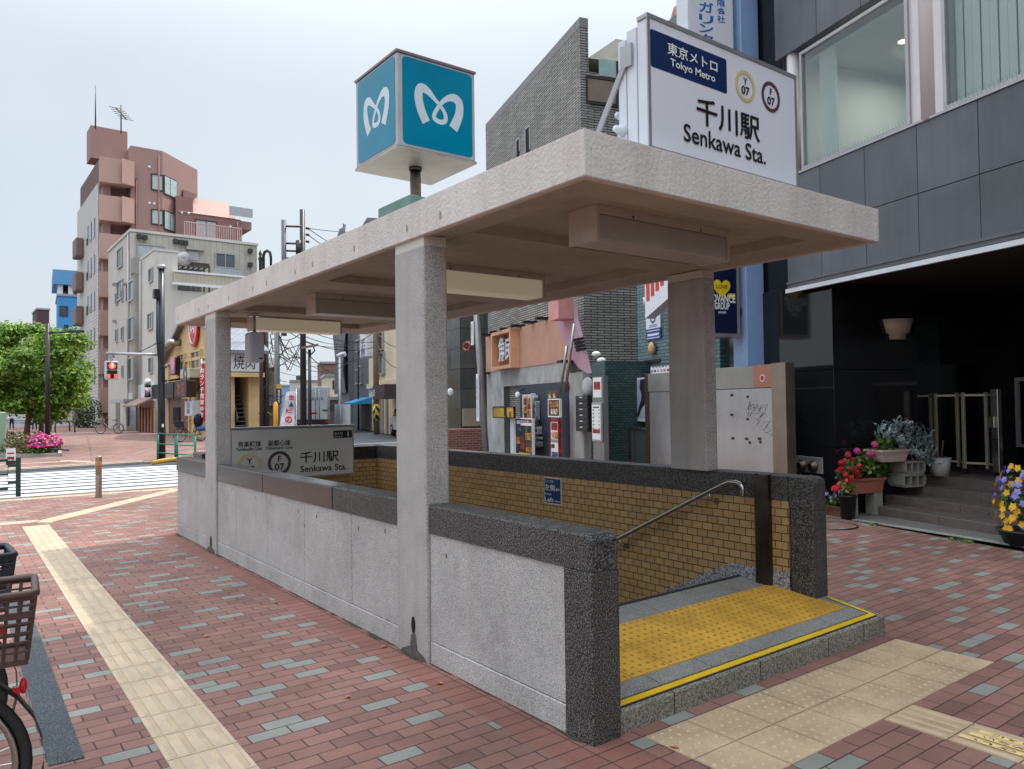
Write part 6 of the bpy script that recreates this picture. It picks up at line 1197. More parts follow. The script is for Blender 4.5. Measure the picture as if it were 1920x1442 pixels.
# pink tower far behind
d_ = ray(190, 760); yP = XW*d_.y/d_.x; FPs = Frame((XW, yP), 0); FPw = Frame((XW, yP), -math.pi/2)
tP = Th('pink_tower_block', 'tall dusty pink apartment tower with stair balconies and stepped roofs', 'building', FPs, (0, 0, 0)); PW = Face(tP, FPw)
X = lambda px, py, off=0: FPs.loc(px, py, off)[0]; Zp = lambda px, py, off=0: FPs.loc(px, py, off)[1]
x245, x305, z8 = X(245, 400), X(305, 400), Zp(275, 278)
xch = x305+4.2; m = MB(); m.prism([(x245, .0), (x305, 0), (xch, 4.2), (xch, 14), (x245-1.5, 14), (x245-1.5, 1.5), (x245, 1.5)], 'z', 0, z8); tP.part('main_wall', m, MAT['pinkb'])
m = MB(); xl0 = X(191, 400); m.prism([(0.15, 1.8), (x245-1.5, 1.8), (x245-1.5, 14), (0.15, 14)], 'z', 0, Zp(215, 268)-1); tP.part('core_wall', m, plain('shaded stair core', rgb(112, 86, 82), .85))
m = MB(); m.box(.05, X(239, 250, 6.5), 6.5, 9, Zp(200, 300, 6.5), Zp(200, 240, 6.5)); tP.part('lift_house', m, MAT['pinkb'])
m = MB(); zt3 = Zp(180, 300); m.box(.0, .14, 1.8, 15, 0, zt3-1.5); tP.part('west_wall', m, brickmat('white tile wall', rgb(196, 190, 184), rgb(206, 200, 196), rgb(160, 154, 150), .6, .3, .03, .5, .2, .15))
for i in range(8):
    zz = Zp(220, 372)-i*3.42+3.42; hb = 1.5
    m = MB(); m.prism([(.05, 1.75), (-.25, -.6), (.5, -.6), (2.2, -.75), (x245-.9, -1.1), (x245+.2, -.6), (x245+.2, 0), (x245-1.4, 1.7)], 'z', zz-hb*1.5, zz); tP.part('stair_balcony', m, MAT['pinkl'])
    m = MB(); m.box(x245-2.2, x245-1.6, .3, 1.7, zz-hb*1.5-1.9, zz-hb*1.5); tP.part('fin_wall', m, MAT['pinkb'])
for i in range(6):
    m = MB(); zz = zt3-5-i*3.42; m.box(-.7, -.02, 10.5, 13, zz-1.9, zz, 0, .12, 2); PW_ = tP.part('west_balcony', m, plain('mauve balcony', rgb(128, 108, 104), .7))
    for k in range(3): m = MB(); m.box(-.06, 0, 3.5+k*2, 4.4+k*2, zz-1.2, zz+.6); tP.part('window', m, MAT['wglass'])
for q in ((285, 329, 304, 356), (285, 395, 304, 420)): win(tP, FPs, *q, 0, MAT['curt'], None, .12, 0)
fch = Frame(FPs.pt(x305, 0)[:2], math.radians(45))
CH = Face(tP, fch)
for k in range(2): m = MB(); zc = Zp(305, 343)-k*(Zp(305, 343)-Zp(305, 409)); m.box(.1, 2.2, -.1, .01, zc-1.0, zc+.8); w_ = CH.part('window', m, MAT['dframe']); m = MB(); m.box(.2, 1.0, -.12, -.101, zc-.9, zc+.7); m.box(1.1, 2.1, -.12, -.101, zc-.9, zc+.7); CH.part('pane', m, MAT['curt'], w_)
xs0, xs1 = X(333, 430), X(455, 430); zlow = Zp(395, 402); ztop = Zp(395, 380)
m = MB(); m.box(xs0, xs1, .6, 14, 0, zlow); m.box(xs0-.0, X(365, 380), .6, 12, zlow, Zp(345, 366)); tP.part('lower_wing', m, plain('deep pink render', rgb(142, 106, 101), .85, 0, .1, .3))
m = MB(); m.prism([(.5, zlow+.01), (3.2, zlow+.01+2.2), (14, zlow+.01+2.2), (14, zlow+.01)], 'x', X(337, 390), xs1-.5); tP.part('sloped_roof', m, MAT['pinkl'])
m = MB(); m.prism([(xs0+1.0, Zp(350, 345)), (X(381, 351), Zp(381, 356)), (X(366, 372), Zp(366, 378)), (xs0+1, Zp(350, 372))], 'y', 2, 9); tP.part('roof_overhang', m, MAT['pinkb'])
m = MB(); m.box(xs1-.0, xs1+1.2, 1, 10, Zp(455, 425), Zp(455, 410)); m.box(xs1, xs1+1.2, 1, 10, Zp(455, 470), Zp(455, 455)); tP.part('end_balcony', m, MAT['pinkb'])
win(tP, FPs, 367, 415, 405, 446, .6, MAT['curt'], None, .12, 1)
m = MB(); xa, xb = X(340, 440), X(446, 440); za, zb = Zp(395, 452), Zp(395, 428)
for i in range(26): x = xa+(xb-xa)*i/25; m.box(x-.04, x+.04, -1.2, -1.12, za, zb)
m.box(xa, xb, -1.22, -1.1, zb, zb+.12); m.box(xa, xb, -1.22, -1.1, za, za+.1); tP.part('roof_railing', m, plain('pink railing', rgb(196, 160, 156), .6))
m = MB(); m.box(xs1-1.2, xs1+1.1, .3, .35, Zp(455, 405), Zp(455, 388)); tP.part('glass_screen', m, MAT['alu'])
for px, py in ((280, 313), (280, 381), (289, 382), (341, 399), (354, 400), (432, 425)): x, z = FPs.loc(px, py, .0 if px < 310 else .6); y = 0 if px < 310 else .6; m = MB(); m.ball((x, y, z), .13, .14, .13, 8); tP.part('vent_hood', m, MAT['wht'])
x, z0 = FPs.loc(179, 236, 4); m = MB(); m.tube([(x, 4, z0-.3), (x, 4, FPs.loc(179, 160, 4)[1])], [.07, .03], 6); solo('lightning_rod', 'thin lightning rod on the pink tower roof', 'lightning rod', m, MAT['dsteel'], FPs, (x, 4, z0))
x, z0 = FPs.loc(227, 243, 4); _, z1 = FPs.loc(227, 197, 4); t = Th('television_aerial', 'television aerial on the lift house of the pink tower', 'aerial', FPs, (x, 4, z0)); m = MB(); m.tube([(x, 4, z0-.4), (x, 4, z1)], .06, 6); t.part('mast', m, MAT['dsteel']); m = MB()
za = z0+(z1-z0)*.65; m.tube([(x-.5, 4, za+.5), (x+.5, 4, za-.5)], .05, 5)
for k in range(6): u = -.45+.18*k; m.tube([(x+u-.6, 4, za-u), (x+u+.6, 4, za-u)], .03, 4)
t.part('elements', m, MAT['dsteel'])
for x_, y_, zt_q in ((x305-.35, -.08, z8-.5), (x245+.45, -.08, z8-3), (X(448, 430), .5, zlow-.3)): m = MB(); m.tube([(x_, y_, .2), (x_, y_, zt_q)], .07, 6); tP.part('drain_pipe', m, plain('red brown pipe', rgb(128, 84, 78), .5))
for q_, fr_q, th_q in (((243, 440, 805), FAw, AW), ((266, 490, 715), FBw, BW)): x_, z_q = fr_q.loc(q_[0], q_[1]); m = MB(); m.tube([(x_, -.1, .3), (x_, -.1, z_q)], .07, 6); th_q.part('drain_pipe', m, MAT['alu'])
# ivy hedges and planting by the pink tower
hd = MB(); rg = np.random.default_rng(11)
for px, dd, r in ((156, 66, .9), (168, 66, 1.0)): q = PD(px, 772, dd); leafcloud(hd, (q.x, q.y, 1.3), (r, r, 1.5), 700, .09, rg, .7, .7)
solo('hedge', 'clipped dark green hedge at the foot of the pink tower', 'hedge', hd, leafmat('hedge leaf', rgb(34, 60, 34), rgb(48, 80, 44), rgb(66, 98, 54)), W, (q.x, q.y, 0))
# blue building and others far left
def farblock(name, lab_, px0, px1, ytop, dist, mt, depth=8, az=0, wins=(), cat='building', roof=None):
    p = PD(px0, 770, dist); fr = Frame((p.x, p.y), math.radians(-az)); x1 = fr.loc(px1, 770)[0]; zt = fr.loc((px0+px1)/2, ytop)[1]
    t = Th(name, lab_, cat, fr, (x1/2, 0, 0)); m = MB(); m.box(0, x1, 0, depth, 0, zt); t.part('wall', m, mt)
    for q in wins: win(t, fr, *q, 0, None, None, .1, 0)
    m = MB(); m.box(-.15, x1+.15, -.15, depth, zt+.003, zt+.3); t.part('roof_edge', m, roof or MAT['alu']); return t, fr, x1, zt
BLUE = plain('blue painted wall', rgb(70, 146, 206), .7, 0, .12, .4)
t, fr, x1, zt = farblock('blue_apartment', 'narrow bright blue building far beyond the trees', 108, 156, 556, 105, BLUE, 10, 5, ((113, 575, 126, 592), (121, 610, 127, 622)))
m = MB(); m.box(-.6, x1+.3, -.3, 10, zt+1.6, zt+3.6); t.part('roof_deck', m, plain('pale blue deck', rgb(96, 158, 200), .7)); m = MB(); 
for x in (.3, x1*.5, x1-.3): m.box(x-.3, x+.3, .2, 9, zt+.3, zt+1.6)
t.part('roof_post', m, MAT['wht'])
farblock('brown_tank_block', 'small dark brown block rising behind the tree', 69, 92, 581, 130, plain('dark brown wall', rgb(84, 60, 66), .8), 8, 0)
farblock('shop_building', 'pale low building with a red sign beyond the trees', 100, 153, 700, 95, MAT['beige'], 8, 5, ((142, 745, 150, 755),))
farblock('far_house', 'grey white house far behind the trees at the left edge', -60, 70, 690, 120, MAT['whiteb'], 8, 0, ((10, 720, 22, 735), (35, 720, 47, 735)))
# ------------------------------------------------------------------ trees
TL = leafmat('fresh street tree leaf', rgb(56, 92, 22), rgb(104, 144, 40), rgb(170, 192, 80), .42)
BARK = plain('grey brown bark', rgb(104, 88, 74), .9, 0, .3, 6, .6, 30)
def tree(lab_, px, py, dist, rad, zc, n, seed, lean=0, kind='street_tree', group='street trees on the far plaza'):
    rg = np.random.default_rng(seed); p = PD(px, py, dist); p = Vector((p.x, p.y, 0)); t = Th(kind, lab_, 'tree', W, (p.x, p.y, 0), group)
    m = MB(); top = Vector((p.x+lean, p.y, zc)); m.tube([p+Vector((0, 0, -.1)), p+Vector((lean*.2, 0, zc*.35)), p+Vector((lean*.6, 0, zc*.7)), top], [.12, .1, .07, .03], 8)
    cl = []
    for k in range(46):
        d = rvec(rg); r = .35+.65*rg.random()**.5; c = np.array(top)+d*np.array(rad)*r*.86; cl.append(c)
        if k < 14: q = p+Vector((lean*.5, 0, zc*(.45+.3*rg.random()))); c2 = Vector(c); m.tube([q, (q+c2)/2+Vector((0, 0, .15)), c2], [.035, .022, .008], 5)
    t.part('trunk', m, BARK); m = MB()
    for c in cl:
        s_ = (.38+.35*rg.random())*rad[0]/2.1; leafcloud(m, c, (s_*1.15, s_*1.15, s_*.75), n//46, .088, rg, .15, .55, .6)
    t.part('crown', m, TL); return t
tree('street tree with full bright green crown beside the lamp post', 47, 790, 29.6, (2.2, 2.0, 2.5), 3.25, 15000, 5, .45)
tree('street tree at the left edge with its crown cut by the frame', -28, 790, 30.5, (2.3, 2.3, 2.5), 3.2, 12000, 8, .1)
tree('street tree half hidden behind the bright front tree', 76, 790, 33.5, (2.0, 2.0, 2.2), 3.0, 7000, 12, .2)
# planting bed
bed = MB(); q0, q1, q2, q3 = PZ(-60, 860), PZ(112, 856), PZ(100, 815), PZ(-40, 815)
bed.prism([(q.x, q.y) for q in (q0, q1, q2, q3)], 'z', -.02, .05); struct('planting_bed', bed, plain('soil', rgb(92, 84, 66), .95, 0, .3, 6))
bk = MB()
for a, b in ((q0, q1), (q1, q2)): bk.bar((a.x, a.y, .06), (b.x, b.y, .06), .14, .12)
struct('bed_kerb', bk, MAT['kerb'])
AZL = leafmat('azalea flower', rgb(206, 40, 130), rgb(226, 80, 160), rgb(240, 130, 190), .2); SHR = leafmat('brownish shrub leaf', rgb(84, 92, 50), rgb(116, 112, 70), rgb(140, 130, 92), .2)
for k, (px, py, dd, r, lb) in enumerate(((68, 838, 28, .4, 'pink azalea bush at the foot of the near tree'), (84, 846, 27, .36, 'pink azalea bush left of the lamp post base'), (98, 838, 28, .34, 'deep pink azalea bush right of the lamp post'), (66, 820, 32, .45, 'pink azalea bush behind the near tree trunk'), (72, 858, 26.2, .28, 'small azalea bush on the front corner of the planting bed'))):
    p = PD(px, py, dd); t = Th('azalea_bush', lb, 'bush', W, (p.x, p.y, 0), 'azaleas in the planting bed'); rg = np.random.default_rng(20+k); m = MB(); leafcloud(m, (p.x, p.y, .35), (r, r, .35), 260, .05, rg, .4, .7); t.part('foliage', m, LG); m = MB(); leafcloud(m, (p.x, p.y, .4), (r*1.05, r*1.05, .36), 330, .045, rg, .85, .9, .6, -.1); t.part('blossom', m, AZL)
for k, (px, py, dd, r, lb) in enumerate(((20, 815, 31, 1.0, 'low brownish shrub mound behind the leaning notice'), (45, 850, 26.5, .8, 'low brownish shrub at the front of the planting bed'), (5, 845, 27.5, .9, 'low brownish shrub at the left end of the planting bed'))):
    p = PD(px, py, dd); t = Th('low_shrub', lb, 'shrub', W, (p.x, p.y, 0), 'low shrubs in the planting bed'); rg = np.random.default_rng(40+k); m = MB(); leafcloud(m, (p.x, p.y, .4), (r, r*.7, .45), 700, .05, rg, .4, .6); t.part('foliage', m, SHR); m = MB(); [m.tube([(p.x, p.y, 0), (p.x+rg.normal()*.3, p.y+rg.normal()*.2, .5)], .015, 4) for _ in range(5)]; t.part('stems', m, BARK)
# low bed railing
for k, (pa, pb, lb) in enumerate((((-30, 846), (110, 842), 'low black railing with yellow bands along the front of the planting bed'), ((-30, 834), (84, 830), 'low black railing with yellow bands behind the azaleas'))):
    dd = 26.3 if k == 0 else 30; a, b = PD(*pa, dd+.6), PD(*pb, dd); t = Th('bed_railing', lb, 'railing', W, (a.x, a.y, 0), 'low railings round the planting bed'); m = MB(); m.tube([a, b, b+Vector((.3, -.1, -.05))], .03, 6); t.part('rail', m, MAT['ink'])
    for u in (.35, .8): c = a.lerp(b, u); e = a.lerp(b, u+.05); m = MB(); m.tube([c, e], .034, 6); t.part('yellow_band', m, plain('band yellow', rgb(226, 170, 40), .5))
    for u in (.2, .6, .98): c = a.lerp(b, u); m = MB(); m.tube([c, (c.x, c.y, 0)], .025, 6); t.part('leg', m, MAT['ink'])
# street lamp
p = PZ(89, 852); zt = 1.6+(772-609)/1433*27.6; t = Th('street_lamp', 'slim black street lamp with a side arm in front of the trees', 'street lamp', W, (p.x, p.y, 0)); m = MB(); m.tube([(p.x, p.y, 0), (p.x, p.y, zt)], [.09, .07], 10); t.part('post', m, MAT['ink']); e = PD(155, 621, 27.2); s_ = Vector((p.x, p.y, zt-.35)); m = MB(); m.tube([s_, s_.lerp(e, .65)], .035, 8); t.part('arm', m, MAT['ink']); m = MB(); m.bar(s_.lerp(e, .63), e, .16, .07); t.part('lamp_head', m, MAT['ink']); m = MB(); m.box(p.x-.12, p.x+.12, p.y-.12, p.y+.12, 0, .7, 0, .02, 1); t.part('base_box', m, MAT['ink'])
# street racks
for k, px in enumerate((113, 122)):
    q = PZ(px, 809+k*2); m = MB(); m.tube([(q.x-.6, q.y, 0), (q.x-.6, q.y, .6), (q.x-.4, q.y, .8), (q.x+.4, q.y, .8), (q.x+.6, q.y, .6), (q.x+.6, q.y, 0)], .05, 8); solo('bicycle_rack', ['arched steel rack on the far plaza, the left of two', 'arched steel rack on the far plaza, the right of two'][k], 'bicycle rack', m, MAT['dsteel'], W, (q.x, q.y, 0), 'arched racks on the far plaza')
# leaning notice board and green box
p = PD(21, 900, 22.5); t = Th('standing_notice', 'small white standing notice board with red print by the planting bed', 'notice board', W, (p.x, p.y, 0)); fr = Frame((p.x, p.y), math.radians(-10)); m = MB(); x0, x1, z0, z1 = fr.rect(11, 842, 29, 880); z1 = fr.loc(20, 841)[1]; z0 = .12
t2 = Face(t, fr); m.box(x0, x1, 0, .05, z0, z1); pn = t2.part('panel', m, MAT['wht']); m = MB(); m.box(x0+.03, x1-.03, -.005, -.001, z1-.16, z1-.12); m.box(x0+.03, x1-.03, -.005, -.001, z0+.05, z0+.12); t2.part('print', m, R_, pn); m = MB(); letter(m, "17:30", ((x0+x1)/2, -.002, z1-.35), XU, ZU, (x1-x0)*.8, .14, 0, .01); t2.part('lettering', m, MAT['ink'], pn); m = MB(); m.box(x0, x0+.03, .05, .3, 0, z0); m.box(x1-.03, x1, .05, .3, 0, z0); m.box(x0, x1, .01, .04, 0, z0); t2.part('foot', m, MAT['dsteel'])
p = PD(-4, 800, 27); m = MB(); m.box(p.x-.45, p.x+.25, p.y, p.y+.5, 0, 1.55, 0, .03, 1); solo('utility_cabinet', 'pale green utility cabinet at the left edge beyond the road', 'utility cabinet', m, plain('pale green cabinet', rgb(150, 176, 150), .6), W, (p.x, p.y, 0))
# near fence at left kerb
FG = plain('dark green fence paint', rgb(34, 62, 60), .45, 0, .15, 6)
p = PZ(34, 931); t = Th('kerb_fence', 'dark green steel fence panel ending at a post on the near kerb', 'fence', W, (p.x, p.y, 0)); ht = 1.6+(772-862)/1433*((p.x*CF.x+p.y*CF.y))
m = MB(); m.box(p.x-.04, p.x+.04, p.y-.04, p.y+.04, -.02, ht+.03, 0, .01, 1); t.part('post', m, FG)
m = MB(); a = Vector((p.x-.16, p.y, 0)); m.tube([(a.x, a.y, .16), (a.x, a.y, ht-.02), (a.x-2.6, a.y, ht-.02), (a.x-2.6, a.y, .16)], .028, 8, 0, True, True); m.tube([(a.x, a.y, .42), (a.x-2.6, a.y, .42)], .02, 6); t.part('frame', m, FG)
for zz in (.25, ht-.15): m = MB(); m.box(a.x, p.x-.04, a.y-.02, a.y+.02, zz, zz+.04); t.part('hinge', m, FG)
m = MB(); m.box(a.x-.26, a.x-.2, a.y+.3, a.y+.36, 0, ht+.22); t.part('rear_post', m, FG)
# bollard
p = PZ(185, 933); zt = .78; t = Th('bollard', 'stainless steel bollard standing before the crosswalk', 'bollard', W, (p.x, p.y, 0)); m = MB(); m.lathe((p.x, p.y, 0), [(.055, 0), (.055, .40), (.052, .405), (.052, .415), (.055, .42), (.055, .72), (.05, .755), (.001, .76)], 20); t.part('body', m, plain('satin bollard steel', rgb(164, 142, 124), .4, .8, .12, 4)); m = MB(); m.lathe((p.x, p.y, .58), [(.0552, 0), (.0565, .004), (.0565, .07), (.0552, .075)], 20); t.part('amber_band', m, plain('faded amber band', rgb(186, 140, 90), .5))
# pedestrian signal
p = PZ(303, 861); dS = p.x*CF.x+p.y*CF.y; Zs = lambda py: 1.6+(771-py)/1433*dS
t = Th('pedestrian_signal', 'black signal pole with a grey arm holding a red lit pedestrian signal', 'traffic light', W, (p.x, p.y, 0)); m = MB(); zt = Zs(508); m.tube([(p.x, p.y, -.05), (p.x, p.y, zt)], [.12, .09], 14); t.part('pole', m, plain('black blue pole', rgb(36, 40, 48), .35, 0, .25, 3)); m = MB(); m.tube([(p.x, p.y, zt), (p.x, p.y, zt+.12)], .13, 14); t.part('pole_cap', m, MAT['alu'])
m = MB(); m.box(p.x-.24, p.x-.08, p.y-.15, p.y+.1, Zs(565), Zs(548)); t.part('junction_box', m, MAT['ink'])
m = MB(); m.tube([(p.x-.14, p.y-.08, Zs(565)), (p.x-.15, p.y-.1, Zs(640)), (p.x-.1, p.y-.16, Zs(690)), (p.x+.1, p.y-.16, Zs(694)), (p.x+.2, p.y-.1, Zs(688))], .03, 7); t.part('cable', m, MAT['ink'])
h = PD(209, 697, dS*.995); hz = h.z; m = MB(); m.tube([(p.x, p.y, Zs(670)), (h.x-.15, h.y, Zs(667))], .045, 8); m.tube([(h.x, h.y, Zs(668)), (h.x, h.y, Zs(683))], .04, 8); m.ball((h.x, h.y, Zs(672)), .1, .1, .1, 10); t.part('arm', m, MAT['alu'])
m = MB(); m.box(h.x-.19, h.x+.19, h.y-.1, h.y+.12, Zs(716), Zs(681), 0, .05, 3); hd_ = t.part('signal_head', m, plain('pale grey signal case', rgb(190, 196, 206), .4))
m = MB(); m.box(h.x-.145, h.x+.145, h.y-.13, h.y-.1005, Zs(697), Zs(684), 0, .01, 1); m.box(h.x-.145, h.x+.145, h.y-.13, h.y-.1005, Zs(713.5), Zs(699), 0, .01, 1); t.part('lens_panel', m, MAT['ink'], hd_)
RG = glow('red signal light', (1, .07, .03, 1), 1.5); m = MB(); m.disc((h.x, h.y-.131, Zs(690.5)), (0, -1, 0), .1, 18, .095, .004); t.part('red_lamp', m, RG, hd_); m = MB(); m.box(h.x-.13, h.x-.06, h.y-.134, h.y-.131, Zs(713), Zs(706)); m.box(h.x+.06, h.x+.13, h.y-.134, h.y-.131, Zs(713), Zs(706)); t.part('countdown_lamp', m, RG, hd_)
m = MB(); m.tube([(h.x, h.y-.136, Zs(690.5)-.045), (h.x, h.y-.136, Zs(690.5)+.03)], .025, 6); m.ball((h.x, h.y-.136, Zs(690.5)+.055), .022, .004, .022, 8); t.part('man_symbol', m, glow('pale red figure', (1, .45, .3, 1), 1.5), hd_)
m = MB(); m.box(p.x-.02, p.x+.04, p.y-.125, p.y-.118, Zs(806), Zs(800)); t.part('sticker', m, MAT['wht'])
# green guard rail and yellow kerb nose
GR = plain('green rail paint', rgb(40, 120, 96), .4); a, b = PZ(296, 862), PZ(366, 868); b = Vector((b.x, b.y, 0)); t = Th('guard_rail', 'green tubular guard rail at the far corner of the crosswalk', 'guard rail', W, (a.x, a.y, 0)); dr = (b-a)
for u in (0, .49, .53, 1.0): c = a+dr*u; m = MB(); m.tube([(c.x, c.y, -.02), (c.x, c.y, .78)], .035, 8); t.part('post', m, GR)
for zz in (.82, .5, .22): m = MB(); m.tube([(a.x, a.y, zz), (b.x, b.y, zz)], .022, 8); t.part('rail', m, GR)
m = MB(); c = PZ(312, 868); m.tube([(c.x-.4, c.y-.0, .02), (c.x, c.y+.02, .08), (c.x+1.2, c.y+.45, .1), (c.x+5, c.y+2.1, .1)], .065, 8); struct('yellow_kerb', m, plain('yellow kerb paint', rgb(206, 160, 60), .7, 0, .2, 5))
# ------------------------------------------------------------------ bicycles
def wheel(t, c, r, ax, tyre='tyre', spokes=14, rimcol=None, par=None):
    """ax: unit vector of the axle"""
    ax = Vector(ax).normalized(); u = ax.cross(Vector((0, 0, 1))).normalized(); v = Vector((0, 0, 1)); c = Vector(c); n = 40
    m = MB(); m.tube([c+(u*math.cos(6.2832*k/n)+v*math.sin(6.2832*k/n))*r for k in range(n)], .02, 8, 0, True, True); ty = t.part(tyre, m, MAT['blackrub'], par)
    m = MB(); m.tube([c+(u*math.cos(6.2832*k/n)+v*math.sin(6.2832*k/n))*(r-.032) for k in range(n)], .013, 6, 0, True, True); t.part('rim', m, rimcol or MAT['steel'], ty)
    m = MB()
    for k in range(spokes*2): th = 6.2832*k/(spokes*2); s_ = .03 if k % 2 else -.03; m.tube([c+ax*s_, c+(u*math.cos(th)+v*math.sin(th))*(r-.04)], .0022, 3, 0, False)
    m.tube([c-ax*.05, c+ax*.05], .022, 8); t.part('spokes', m, MAT['steel'], ty)
def bicycle(lab_, fr, base, frame_m, bask_m, rear_basket=True, front_basket=True, tilt=0, group=None, full=True):
    """local +x = forward, rear axle at x=0"""
    t = Th('bicycle', lab_, 'bicycle', fr, base, group); bx, by, bz = base; P = lambda x, y, z: (bx+x, by+y, bz+z); r = .33
    wheel(t, P(0, 0, r), r-.02, (0, 1, 0)); wheel(t, P(1.1, 0, r), r-.02, (0, 1, 0))
    m = MB(); bb = P(.45, 0, .28)
    for a, b, q in ((P(0, .05, r), bb, .012), (P(0, -.05, r), bb, .012), (P(0, .05, r), P(.3, .02, .72), .009), (P(0, -.05, r), P(.3, -.02, .72), .009), (bb, P(.28, 0, .82), .017), (bb, P(.6, 0, .42), .02), (P(.6, 0, .42), P(.9, 0, .72), .02), (P(.93, 0, .62), P(.87, 0, .95), .018), (P(.95, .05, .6), P(1.1, .05, r), .012), (P(.95, -.05, .6), P(1.1, -.05, r), .012)): m.tube([a, b], q, 8)
    t.part('frame', m, frame_m)
    m = MB(); m.tube([P(.7, .28, 1.02), P(.8, .27, 1.04), P(.88, .12, 1.0), P(.87, 0, .97), P(.88, -.12, 1.0), P(.8, -.27, 1.04), P(.7, -.28, 1.02)], .011, 8); t.part('handlebar', m, MAT['steel'])
    for s_ in (1, -1): m = MB(); m.tube([P(.66, .28*s_, 1.015), P(.78, .275*s_, 1.035)], .017, 8); t.part('grip', m, MAT['blackrub'])
    m = MB(); m.add([P(x, y, z) for x, y, z in ((.12, -.1, .84), (.12, .1, .84), (.24, .09, .86), (.4, .02, .87), (.4, -.02, .87), (.24, -.09, .86), (.12, -.09, .9), (.12, .09, .9), (.24, .07, .9), (.4, .015, .9), (.4, -.015, .9), (.24, -.07, .9))], [(0, 1, 2, 3, 4, 5), (11, 10, 9, 8, 7, 6), (0, 6, 7, 1), (1, 7, 8, 2), (2, 8, 9, 3), (3, 9, 10, 4), (4, 10, 11, 5), (5, 11, 6, 0)]); t.part('saddle', m, MAT['blackrub'])
    for cx in (0, 1.1):
        m = MB(); n = 12; a0, a1 = (20, 200) if cx == 0 else (30, 150)
        pts = [(cx+math.cos(math.radians(a0+(a1-a0)*k/n))*(r+.035), math.sin(math.radians(a0+(a1-a0)*k/n))*(r+.035)+r) for k in range(n+1)]
        for (xa, za), (xb, zb) in zip(pts, pts[1:]): m.add([P(xa, -.032, za), P(xa, .032, za), P(xb, .032, zb), P(xb, -.032, zb), P(xa, -.02, za+.012), P(xa, .02, za+.012), P(xb, .02, zb+.012), P(xb, -.02, zb+.012)], [(0, 1, 2, 3), (4, 5, 6, 7), (0, 4, 7, 3), (1, 5, 6, 2)])
        t.part('mudguard', m, MAT['black'])
    m = MB(); m.ball(P(-.30, 0, .6), .014, .02, .03, 10); m.box(*[v for q in ((bx-.29, bx-.265), (by-.012, by+.012), (bz+.57, bz+.6)) for v in q]); t.part('tail_reflector', m, plain('red reflector', rgb(200, 40, 50), .2))
    m = MB(); m.tube([P(-.28, .06, .7), P(.18, .06, .7)], .007, 6); m.tube([P(-.28, -.06, .7), P(.18, -.06, .7)], .007, 6); m.tube([P(-.28, .06, .7), P(-.28, -.06, .7)], .007, 6); m.tube([P(0, .06, .7), P(0, .055, r)], .006, 6); m.tube([P(0, -.06, .7), P(0, -.055, r)], .006, 6); t.part('carrier', m, MAT['steel'])
    def basket(cx, zb, zt, w0, w1, l0, l1):
        m = MB(); N = 9
        def rect_(w_, l_, z): return [(-l_/2, -w_/2, z), (l_/2, -w_/2, z), (l_/2, w_/2, z), (-l_/2, w_/2, z)]
        def at(u, side, k):   # u 0..1 up, k 0..1 along side
            w_, l_ = w0+(w1-w0)*u, l0+(l1-l0)*u; z = zb+(zt-zb)*u; q = rect_(w_, l_, z); a, b = q[side], q[(side+1) % 4]; return P(cx+a[0]+(b[0]-a[0])*k, a[1]+(b[1]-a[1])*k, z)
        for side in range(4):
            for k in range(N): m.bar(at(.02, side, k/N), at(.98, side, k/N), .012, .005)
            for k, hh in ((.0, .02), (.16, .007), (.3, .007), (.44, .007), (.58, .007), (.7, .024), (.84, .007), (.97, .024)): m.bar(at(k, side, 0), at(k, side, 1), .007, hh)
        q = [at(0, s_, 0) for s_ in range(4)]; m.add(q, [(0, 1, 2, 3)]); bk_ = t.part('basket', m, bask_m); m = MB()
        m.tube([at(1, s_, k) for s_ in range(4) for k in (.04, .5, .96)], .013, 8, 0, True, True); t.part('basket_rim', m, bask_m, bk_)
    if rear_basket: basket(-.15, .715, .96, .22, .32, .32, .37)
    if front_basket: basket(1.14, .72, .98, .26, .34, .24, .32)
    m = MB(); m.tube([P(.02, .1, .02), P(.05, .06, .3)], .01, 6); m.tube([P(.02, -.1, .02), P(.05, -.06, .3)], .01, 6); m.tube([P(.02, .1, .015), P(.02, -.1, .015)], .01, 6); t.part('stand', m, MAT['steel'])
    return t
BRB = plain('brown plastic basket', rgb(82, 60, 53), .5); NVB = plain('dark navy basket', rgb(38, 42, 54), .5)
bicycle('black bicycle with a brown plastic rear basket at the left edge', Frame((-.05, 3.34), math.radians(176)), (0, 0, 0), MAT['black'], BRB)
bicycle('bicycle with a dark navy rear basket behind the brown basket', Frame((-.07, 4.2), math.radians(183)), (0, 0, 0), plain('navy frame', rgb(40, 50, 76), .35), NVB)
q = PD(222, 806, 50); bicycle('pale city bicycle parked at the beige block wall', Frame((q.x, q.y), math.radians(150)), (0, 0, 0), plain('pale pink frame', rgb(196, 176, 176), .4), MAT['steel'], False, True)
q = PD(376, 830, 37); t = bicycle('black bicycle with a blue cloth bundle by the red banner', Frame((q.x, q.y), math.radians(200)), (0, 0, 0), MAT['black'], NVB, False, True)
m = MB(); m.ball((.12, 0, 1.0), .24, .2, .34, 12); t.part('dark_cover', m, plain('dark cloth cover', rgb(34, 36, 48), .9, 0, .3, 8)); m = MB(); m.ball((.0, 0, .62), .26, .22, .14, 12); t.part('blue_bundle', m, plain('blue cloth', rgb(70, 120, 180), .8))
